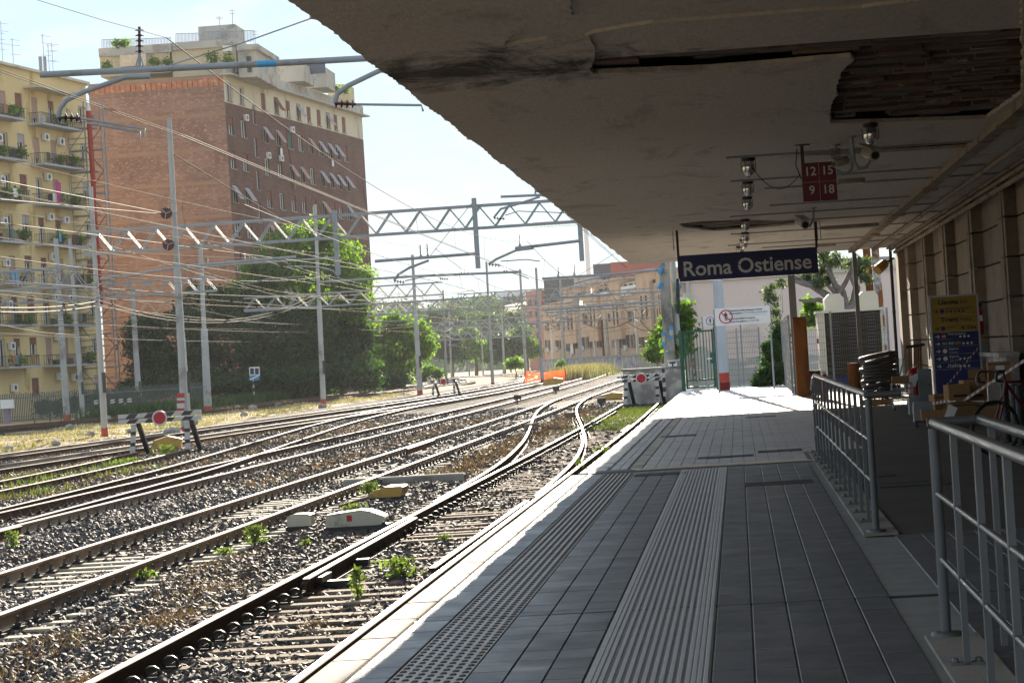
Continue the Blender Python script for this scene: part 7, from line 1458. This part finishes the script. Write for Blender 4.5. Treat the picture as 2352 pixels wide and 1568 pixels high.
MB(og).box((xa_, Yw, -.75), (xb_, Yw+1.6, P(1500, 848, Yw)[2])).build('wall_block', FL, t); MB(og).box((xa_-.05, Yw-.04, P(1500, 848, Yw)[2]), (xb_+.05, Yw+1.64, P(1500, 846, Yw)[2]+.04)).build('top_slab', M['concrete'], t)
t = thing('striped_post', P(1526, 893, 101.9), 'short black and white striped post beside the near buffer stop', 'post'); og = np.array(t.location); mb = MB(og)
for i in range(7): z = -.3+i*.19; mb.box((og[0]-.06, og[1]-.06, og[2]+z), (og[0]+.06, og[1]+.06, og[2]+z+.19), i % 2)
mb.build('shaft', [M['white_paint'], M['black_paint']], t)
# ================================================================ cooling unit
Yc = 80.; a, b_ = P(1893, 719, Yc), P(2031, 868, Yc); X0, X1, Z1, Z0 = a[0], b_[0], P(1950, 716, Yc)[2], .38
CRM = pm('cream_cabinet', (.60, .57, .46), .6, 0, .06, 2); t = thing('cooling_unit', ((X0+X1)/2, Yc, 0), 'large beige louvred cooling unit with two roof hoods behind the mesh fence', 'cooling unit'); og = ((X0+X1)/2, Yc, 0)
MB(og).box((X0, Yc+.12, Z0), (X1, Yc+1.8, Z1)).build('body', M['black_plastic'], t); MB(og).box((X0-.22, Yc-.05, Z0), (X0-.001, Yc+1.8, Z1)).build('side_panel', CRM, t); MB(og).box((X1+.001, Yc, Z0), (X1+.06, Yc+1.8, Z1)).build('end_panel', CRM, t)
MB(og).box((X0-.28, Yc-.1, Z1+.001), (X1+.1, Yc+1.9, Z1+.08)).build('roof_tray', CRM, t); MB(og).box((X0-.2, Yc, 0), (X1, Yc+1.7, Z0-.001)).build('base', NAVY, t)
LV = pm('louvre_brown', (.055, .046, .033), .85, 0, .15, 3); lv = MB().bar((X0+.01, 0, 0), (X1-.01, 0, 0), .045, .10, (0, .55, 1)).mesh('louvre', LV)
n_l = 18
for i in range(n_l): place('louvre', lv, t, (-og[0], .03, Z0+.07+(Z1-Z0-.1)*i/n_l))
for u in (.18, .5, .82):
    for i in range(n_l): q = place('slot', bpy.data.meshes['slot'] if 'slot' in bpy.data.meshes else MB().box((-.14, -.03, -.028), (.14, .05, .028)).mesh('slot', M['black_paint']), t, (X0+(X1-X0)*u-og[0], -.01, Z0+.12+(Z1-Z0-.1)*i/n_l))
for (x0, y0, x1) in [(1892, 676, 1937), (1969, 670, 2016)]:
    p, q = P(x0, y0, Yc+.3), P(x1, y0, Yc+.3); w = q[0]-p[0]; zt2 = p[2]; z0_ = Z1+.081
    MB(og).prism([(p[0], z0_), (q[0], z0_), (q[0], zt2-.16), (q[0]-.12, zt2), (p[0]+.16, zt2), (p[0], zt2-.16)], Yc+.2, Yc+1.5, 'y').build('roof_hood', CRM, t)
MB(og).box((X0-.225-.05, Yc+.3, 1.45), (X0-.2215, Yc+.4, 1.6)).build('red_handle', M['red_enamel'], t)
# barrel, coil, pallet
o = thing('orange_drum', tuple(P(1964, 900, 71.8)*np.array([1, 1, 0])), 'rusty orange steel drum in front of the cooling unit', 'drum'); h_ = .84
MB().lathe([(.17, 0), (.175, .02), (.17, .04), (.17, .27), (.18, .29), (.17, .31), (.17, .55), (.18, .57), (.17, .59), (.17, h_-.02), (.175, h_)], n=16).build('shell', RUSTB, o); MB().lathe([(.15, h_-.03), (.15, h_-.005)], n=16).build('lid', M['rust'], o)
cc = P(2020, 850, 66); o = thing('pipe_coil', (cc[0], 66, 0), 'tall coil of black corrugated plastic pipe standing before the wall end', 'pipe coil'); R0 = .42
for k_ in range(10):
    z = .09+k_*.105; jx = .03*math.sin(k_*1.9); pts = [(jx+(R0+.03*math.sin(k_*2.3))*math.cos(a_), (R0)*math.sin(a_), z+.03*math.sin(a_+k_)+.06*(k_/10)*math.cos(a_)) for a_ in np.linspace(0, 2*math.pi, 25)]
    MB().tube(pts, .056, 8, cap=False).build('turn', M['black_plastic'], o)
g = P(2012, 905, 58); pl = thing('scrap_pallet', (g[0], 58, 0), 'wooden pallet loaded with dark metal scrap beside the coil', 'pallet')
for i in range(5): MB().box((-.32+.14*i, -.4, .10), (-.22+.14*i, .4, .12)).build('board', M['cardboard'], pl)
for y in (-.38, 0, .3): MB().box((-.32, y, 0), (.34, y+.09, .099)).build('bearer', M['cardboard'], pl)
mb = MB()
for i in range(24): x, y = rnd.uniform(-.28, .28), rnd.uniform(-.3, .3); z = .13+rnd.uniform(0, .16); d = Vector((rnd.uniform(-1, 1), rnd.uniform(-.4, .4), rnd.uniform(-.4, .4))).normalized()*.09; mb.tube([Vector((x, y, z))-d, Vector((x, y, z))+d], .022, 6)
q = mb.build('scrap', M['dark_metal'], pl); q['kind'] = 'stuff'
# ================================================================ goods along the stone wall
def gpos(x, y): return G(x, y, 0.0)
g = P(2074, 937, 52); o = thing('wire_trolley', (g[0], 52, 0), 'grey wire roll trolley holding tools beside the stone wall', 'trolley'); w, h = .40, .55
for x in (-.2, .2):
    for y in (-.18, .18): MB().tube([(x, y, .05), (x, y, h)], .013, 6).build('upright', M['steel'], o)
for z in (.08, .2, .32, .44, h):
    MB().tube([(-.2, -.18, z), (.2, -.18, z), (.2, .18, z), (-.2, .18, z), (-.2, -.18, z)], .009, 5).build('hoop', M['steel'], o)
for x in (-.1, 0, .1): MB().tube([(x, -.18, .08), (x, -.18, h)], .006, 4).build('wire', M['steel'], o)
for x in (-.17, .17): MB().lathe([(.035, -.015), (.035, .015)], (x, -.15, .035), 8, 'x').build('wheel', M['black_plastic'], o)
o = MB().cbox((0, 0, .07), (.34, .28, .14)).build('tool_box', M['cardboard']); o.location = (g[0]-.02, 52, .56); tag(o, 'brown open box lying on top of the wire trolley', 'box')
g = P(2104, 905, 52.6); o = thing('wheeled_extinguisher', (g[0], 52.8, 0), 'big red extinguisher cylinder with a white cloth beside the grey cabinet', 'fire extinguisher')
MB().lathe([(.13, .06), (.14, .1), (.14, .72), (.10, .80), (.04, .84)], n=16).build('cylinder', M['red_enamel'], o); MB().tube([(-.1, -.05, .78), (-.22, -.1, .6), (-.2, -.12, .35), (-.1, -.12, .3)], .015, 6).build('hose', M['white'], o)
for x in (-.16, .16): MB().lathe([(.09, -.02), (.09, .02)], (x, .05, .09), 12, 'x').build('wheel', M['black_plastic'], o)
MB().prism([(-.22, .62), (.1, .74), (.0, .45), (-.12, .48)], -.17, -.15, 'y').build('cloth', M['white'], o)
g = P(2090, 850, 54); o = thing('tool_bundle', (g[0]+.1, 54, .45), 'bundle of long wooden-handled shovels leaning in the corner', 'tools')
for i in range(6): MB().tube([(-.12+.045*i, 0, 0), (-.07+.045*i, .1, .82)], .013, 6).build('handle', M['rust'], o)
MB().tube([(-.15, .1, .82), (.25, .1, .85)], .03, 8).build('grip_bar', M['black_plastic'], o)
o = MB().tube([(0, 0, 0), (.32, .1, 1.05)], .014, 6).build('broom_stick', M['cardboard']); o.location = (P(2058, 920, 54)[0], 54, .3); tag(o, 'single pale broom stick leaning beside the coil', 'broom')
def cabinet(name, label, x0, y0, x1, y1, Y, dep, mat, cat='cabinet', lean=0):
    a, b_ = P(x0, y1, Y), P(x1, y0, Y); w, h = b_[0]-a[0], b_[2]-max(0, a[2]); t = thing(name, (a[0], Y, max(0, a[2])), label, cat)
    MB().cbox((w/2, dep/2, h/2), (w, dep, h), 0, 0, .012).build('body', mat, t); MB().box((w*.08, -.006, h*.06), (w*.92, -.001, h*.92)).build('door', mat, t); MB().box((w*.78, -.02, h*.5), (w*.84, -.0065, h*.58)).build('handle', M['dark_metal'], t); return t
LG = pm('grey_cabinet', (.22, .235, .24), .55, 0, .08, 2)
cabinet('grey_cabinet', 'tall grey metal cabinet standing beside the direction board', 2113, 846, 2139, 931, 52.5, .35, LG); cabinet('grey_cabinet', 'small low grey metal cabinet on the floor before the tall one', 2090, 908, 2112, 952, 48.5, .4, LG)
# direction board
Yb = 47.; a, b_ = P(2137, 684, Yb), P(2254, 905, Yb); X0, X1 = a[0], P(2243, 700, Yb)[0]; Z1 = P(2190, 681, Yb)[2]; Z0 = P(2150, 906, Yb)[2]; ZF = 0.
t = thing('direction_board', ((X0+X1)/2, Yb, 0), 'tall yellow and blue direction board with Uscita and Treni headings', 'sign'); og = ((X0+X1)/2, Yb, 0); W_, Hb = X1-X0, Z1-Z0
YELB = pm('board_yellow', (.30, .18, .014), .5, 0, .05, 2); BLUB = pm('board_blue', (.012, .016, .10), .5, 0, .05, 2); ALU = pm('aluminium', (.42, .44, .46), .4, .8, .05, 2)
for x in (X0-.035, X1+.001): MB(og).box((x, Yb-.03, ZF), (x+.034, Yb+.03, Z1+.035)).build('frame_post', ALU, t)
MB(og).box((X0, Yb-.03, Z1+.001), (X1, Yb+.03, Z1+.035)).build('frame_top', ALU, t)
zy = Z1-Hb*.365
hr = [.0, .10, .19, .285, .365]
for i in range(4): MB(og).box((X0, Yb-.02, Z1-Hb*hr[i+1]+.004), (X1, Yb+.02, Z1-Hb*hr[i])).build('yellow_panel', YELB, t)
hb_ = [.365, .44, .515, .595, .675, .75, 1.0]
for i in range(6): MB(og).box((X0, Yb-.02, Z1-Hb*hb_[i+1]+.004), (X1, Yb+.02, Z1-Hb*hb_[i])).build('blue_panel', BLUB, t)
def tx(s_, u, v, w, sz, mat, bd=0.): fit_text(s_, w*W_, sz*Hb, mat, t, (X0+u*W_-og[0], -.0235, Z1-v*Hb), bd)
tx('Uscita', .16, .055, .44, .062, INK, .03); tx('Exit', .64, .058, .16, .05, INK); tx('Treni', .18, .235, .38, .062, INK, .03); tx('Trains', .60, .238, .26, .048, INK); tx('4-15a', .62, .325, .34, .05, INK, .02)
tx('Piazzale dei Partigiani', .32, .125, .56, .026, INK, .005); tx('Binari', .34, .312, .15, .024, INK); tx('Metropolitana', .34, .385, .38, .03, LET); tx('Biglietti', .34, .538, .20, .03, LET); tx('Trenitalia', .34, .575, .19, .022, LET); tx('Biglietti', .34, .618, .20, .03, LET); tx('Casa Italo', .34, .655, .20, .02, LET); tx('.italo', .26, .71, .30, .062, LET)
def arrow(v, mat):
    s = W_*.05; cx, cz = X0+.1*W_-og[0], Z1-v*Hb; mb = MB(); mb.add([(cx+p[0]*s, -.0225, cz+p[1]*s) for p in [(-1, -.16), (.35, -.16), (-.15, -.72), (.25, -.72), (1, 0), (.25, .72), (-.15, .72), (.35, .16), (-1, .16)]], [(0, 1, 7, 8), (1, 2, 3, 4), (4, 5, 6, 7), (1, 4, 7)]); mb.build('arrow', mat, t)
for v in (.145, .325): arrow(v, INK)
for v in (.405, .48, .557, .635, .712): arrow(v, LET)
def disc(u, v, r, mat, nm='icon'): mb = MB(); mb.add([(X0+u*W_-og[0]+r*W_*math.cos(a_), -.0225, Z1-v*Hb+r*W_*math.sin(a_)) for a_ in np.linspace(0, 6.2832, 17)[:-1]], [tuple(range(16))]); mb.build(nm, mat, t)
disc(.235, .145, .05, NAVY); disc(.235, .325, .05, NAVY)
for u in (.34, .43, .52, .61, .70): disc(u, .152, .026, REDP if u == .52 else NAVY)
for v in (.557, .635): disc(.245, v, .05, LET)
for v, us in ((.415, (.60, .69, .78)), (.487, (.66, .75, .84)), (.645, (.57, .66, .75)), (.722, (.57, .66, .75))):
    for u in us: disc(u, v, .026, LET)
def rect(u0, u1, v0, v1, mat, nm='route_badge'): MB().box((X0+u0*W_-og[0], -.0225, Z1-v1*Hb), (X0+u1*W_-og[0], -.0205, Z1-v0*Hb)).build(nm, mat, t)
rect(.19, .29, .385, .425, M['signal_red']); tx('M', .205, .405, .07, .036, LET, .02)
rect(.19, .315, .463, .495, pm('badge_green', (.03, .14, .05), .5)); rect(.33, .455, .463, .495, pm('badge_teal', (.03, .24, .20), .5)); rect(.47, .60, .463, .495, YELB); tx('FL1', .205, .479, .09, .03, LET); tx('FL3', .345, .479, .09, .03, LET); tx('FL5', .488, .479, .09, .03, INK)
# boxes
YBX = 40.8
def carton(label, x0, y0, x1, y1, Y, dep=.4, rz=0.12, mat=None, stripe=True):
    a, b_ = P(x0, y1, Y), P(x1, y0, Y); w, h = b_[0]-a[0], b_[2]-a[2]; z = max(0., a[2]) if a[2] < .12 else a[2]; h = b_[2]-z
    t = thing('cardboard_box', ((a[0]+b_[0])/2, Y, z), label, 'box', 'cardboard boxes piled by the wall', rz); m_ = mat or M['cardboard']
    MB().box((-w/2, 0, 0), (w/2, dep, h-.006)).build('body', m_, t)
    MB().box((-w/2-.002, -.002, h-.006), (w/2+.002, dep/2-.004, h)).build('flap', m_, t); MB().box((-w/2-.002, dep/2+.004, h-.006), (w/2+.002, dep+.002, h)).build('flap', m_, t)
    if stripe: MB().box((-w/2-.0015, -.0035, h*.86), (w/2+.0015, -.0005, h*.90)).build('strap', M['dark_metal'], t)
    return t
bx1 = carton('large cardboard box at the bottom of the pile, torn on its front', 2190, 922, 2243, 979, 40.8, .45); bx2 = carton('cardboard box at the bottom of the pile behind the bicycle wheel', 2245, 922, 2300, 979, 40.9, .45)
bx3 = carton('cardboard box with dark printing standing on the torn bottom box', 2180, 881, 2227, 921.5, 40.9, .42, stripe=False); bx4 = carton('wide cardboard box lying behind the printed one', 2216, 870, 2266, 921, 41.4, .4, stripe=False)
bx5 = carton('small open cardboard box on top of the wide one', 2224, 847, 2262, 869.5, 41.6, .3, -.2, stripe=False); bx6 = carton('cardboard box with a white label at the top right of the pile', 2271, 829, 2321, 876, 42, .4, -.05)
cw = carton('white polystyrene box under the labelled cardboard box', 2271, 876.5, 2321, 921, 42, .4, 0, M['white'], False); bx7 = carton('small cardboard box at the left of the pile below the blue board', 2149, 904, 2178, 965, 42.5, .35, .2)
MB().box((-.06, -.0035, .16), (.08, -.001, .25)).build('label', M['white'], bx6)
for q_ in (bx3, bx4): MB().box((-.10, -.0035, .06), (.12, -.001, .10)).build('print', INK, q_)
g = P(2140, 972, 41.8); t = thing('tool_cart', (g[0], 41.8, 0), 'low flat trolley carrying a grey case and a brown tray', 'trolley')
MB().box((-.28, -.2, .08), (.30, .25, .11)).build('deck', M['dark_metal'], t)
for x in (-.24, .26):
    for y in (-.16, .2): MB().lathe([(.04, -.015), (.04, .015)], (x, y, .04), 8, 'x').build('wheel', M['black_plastic'], t)
o = MB().cbox((0, 0, .15), (.32, .3, .3), 0, 0, .02).build('grey_case', LG); o.location = (g[0]-.12, 41.9, .112); tag(o, 'grey hard case standing on the low trolley', 'case'); o = MB().box((-.2, -.15, 0), (.2, .15, .03)).box((-.2, -.15, .03), (-.18, .15, .18)).box((.18, -.15, .03), (.2, .15, .18)).box((-.18, -.15, .03), (.18, -.13, .16)).build('brown_tray', M['cardboard']); o.location = (g[0]+.02, 41.6, .113); tag(o, 'shallow brown cardboard tray in front of the grey case', 'tray')
o = MB().cbox((0, 0, 0), (.14, .02, .36)).build('white_board', M['white']); q = P(2181, 966, 40.4); o.location = (q[0], 40.4, .19); o.rotation_euler = (-.25, .45, 0); tag(o, 'white board leaning against the torn bottom box', 'board')
# extinguisher and box on the wall
e = P(2257, 770, 46.5); t = thing('fire_extinguisher', (4.60, 48.6, 1.45), 'red fire extinguisher hanging on the wall right of the direction board', 'fire extinguisher')
MB().lathe([(.07, 0), (.075, .02), (.075, .42), (.05, .49), (.025, .52)], n=14).build('cylinder', M['red_enamel'], t); MB().tube([(0, 0, .52), (-.07, -.03, .60), (-.10, -.05, .5), (-.09, -.06, .25)], .012, 6).build('hose', M['black_plastic'], t); MB().box((-.04, -.02, .52), (.05, .02, .60)).build('valve', M['black_plastic'], t); MB().box((-.05, -.077, .25), (.05, -.074, .36)).build('label', M['white'], t)
cabinet('wall_phone_box', 'grey box on the wall below the fire extinguisher', 2254, 792, 2271, 826, 48.2, .25, LG, 'box')
# bollards, tape
for i, (x, y0, Y, lb) in enumerate([(2306, 880, 34.5, 'black round post behind the bicycle handlebar'), (2328, 882, 33.6, 'second black round post to the right of the handlebar'), (2340, 884, 33.3, 'rightmost black round post by the picture edge')]):
    q = P(x, y0, Y); t = thing('black_bollard', (q[0], Y, 0), lb, 'bollard', 'black round posts by the bicycle'); MB().lathe([(.055, 0), (.055, q[2]-.02), (.045, q[2])], n=12).build('shaft', M['black_plastic'], t); MB().lathe([(.09, 0), (.09, .02)], n=12).build('foot', M['dark_metal'], t)
def tape(label, p, q, n_=22, s=.0):
    pts = [np.array(p)*(1-t_)+np.array(q)*t_-np.array([0, 0, s*4*t_*(1-t_)]) for t_ in np.linspace(0, 1, n_+1)]; mb = MB()
    for i in range(n_): a_, b2 = pts[i], pts[i+1]; off = (b2-a_)*.0; mb.add([a_+np.array([0, 0, -.022]), b2+np.array([0, 0, -.022]), b2+np.array([0, 0, .022]), a_+np.array([0, 0, .022])], [(0, 1, 2, 3)], i % 2)
    o = mb.build('barrier_tape', [REDP, GREYR]); md = o.modifiers.new('t', 'SOLIDIFY'); md.thickness = .003; tag(o, label, 'tape', 'red and white barrier tape strips')
tape('red and white tape stretched across the direction board', P(2163, 899, 45), P(2246, 800, 45)); tape('red and white tape running from the boxes up to the right edge', P(2214, 919, 40), P(2352, 828, 36)); tape('short red and white tape lying across the left boxes', P(2138, 927, 41), P(2180, 920, 40.5), 10)
# bicycle
t = thing('bicycle', (P(2288, 1000, 30.5)[0], 30.5, 0), 'dark red racing bicycle parked at the right behind the nearest railing', 'bicycle', None, .45); RB = pm('bike_red', (.12, .008, .012), .4, 0, .05, 3)
def wheel(cx, nm='wheel', rz=0.):
    w = thing('wheel', (cx, 0, .34), None, None); w.parent = t; w.rotation_euler = (0, 0, rz); del_ = w
    MB().tube([(.325*math.cos(a_), 0, .325*math.sin(a_)) for a_ in np.linspace(0, 2*math.pi, 33)], .014, 6, cap=False).build('tyre', M['black_plastic'], w); MB().tube([(.302*math.cos(a_), 0, .302*math.sin(a_)) for a_ in np.linspace(0, 2*math.pi, 33)], .010, 5, cap=False).build('rim', M['dark_metal'], w)
    mb = MB().tube([(0, -.04, 0), (0, .04, 0)], .02, 8)
    for i in range(16): a_ = 2*math.pi*i/16; mb.tube([(0, .03*(-1)**i, 0), (.3*math.cos(a_), 0, .3*math.sin(a_))], .0018, 3, cap=False)
    mb.build('hub_and_spokes', M['steel'], w)
wheel(0); wheel(1.0)
fr = lambda p, q, r=.017: MB().tube([p, q], r, 8).build('frame_tube', RB, t)
hd, bbk, st2 = (.17, 0, .88), (.60, 0, .29), (.78, 0, .86); fr(hd, bbk, .02); fr(hd, st2); fr(bbk, st2); fr(bbk, (1.0, .05, .34), .01); fr(bbk, (1.0, -.05, .34), .01); fr(st2, (1.0, .05, .34), .009); fr(st2, (1.0, -.05, .34), .009); fr((.18, 0, .90), (.14, 0, .72), .022)
for s in (-1, 1): MB().tube([(.14, 0, .74), (.12, s*.045, .68), (0, s*.05, .34)], .012, 6).build('fork_blade', RB, t)
MB().tube([(.17, 0, .9), (.16, 0, .99), (.05, 0, 1.02)], .014, 6).build('stem', M['dark_metal'], t)
for s in (-1, 1): MB().tube([(.05, 0, 1.02), (.05, s*.2, 1.02), (-.03, s*.21, 1.02), (-.08, s*.21, .98), (-.06, s*.21, .90), (.02, s*.21, .89)], .014, 6).build('drop_bar', M['black_plastic'], t); MB().tube([(-.08, s*.21, 1.0), (-.10, s*.22, .92), (-.07, s*.22, .86)], .008, 5).build('brake_lever', M['steel'], t)
MB().tube([st2, (.81, 0, .99)], .013, 6).build('seat_post', M['dark_metal'], t); MB().cbox((.82, 0, 1.01), (.26, .12, .05), 0, 0, .02).build('saddle', M['black_plastic'], t); MB().lathe([(.09, -.005), (.09, .005)], (.60, -.05, .29), 16, 'y').build('chain_ring', M['dark_metal'], t)
# back-of-platform clutter
t = thing('fire_extinguisher', (P(1894, 880, 66)[0], 66, 0), 'small red extinguisher with a shiny head seen above the railing corner', 'fire extinguisher'); MB().lathe([(.08, 0), (.085, .02), (.085, .55), (.05, .63), (.02, .66)], n=12).build('cylinder', M['red_enamel'], t); MB().box((-.05, -.02, .66), (.06, .02, .73)).build('valve', M['steel'], t); MB().tube([(0, 0, .68), (.09, -.03, .6), (.09, -.04, .3)], .012, 6).build('hose', M['black_plastic'], t)
t = thing('rust_box', (P(1868, 870, 74)[0], 74, 0), 'low dark rust coloured box behind the rusty sheet', 'box'); MB().cbox((0, .2, .32), (.45, .4, .64), 0, 0, .02).build('body', M['rust'], t); MB().box((-.24, -.02, .641), (.24, .42, .67)).build('lid', M['rust'], t)
t = thing('wall_shelf_slabs', (4.6, 43.4, 0), 'pale stone bench-like slab along the wall behind the boxes', 'slab'); MB().box((-.1, 0, 0), (.12, 3.4, 1.05)).build('support', FL, t); MB().box((-.22, -.02, 1.051), (.14, 3.42, 1.12)).build('top', FL, t)
# ================================================================ air
hz = MB().box((-1200, -60, -2.2), (400, 1250, 60)).build('haze', [])
hm = bpy.data.materials.new('haze'); hm.use_nodes = True; n = hm.node_tree.nodes; n.clear(); o = n.new('ShaderNodeOutputMaterial'); v = n.new('ShaderNodeVolumePrincipled')
v.inputs['Color'].default_value = (.95, .96, 1, 1); v.inputs['Density'].default_value = 0.00015; v.inputs['Anisotropy'].default_value = 0.0; hm.node_tree.links.new(v.outputs[0], o.inputs['Volume'])
hz.data.materials.append(hm); tag(hz, 'thin bright summer haze filling the whole scene', 'haze', kind='stuff')
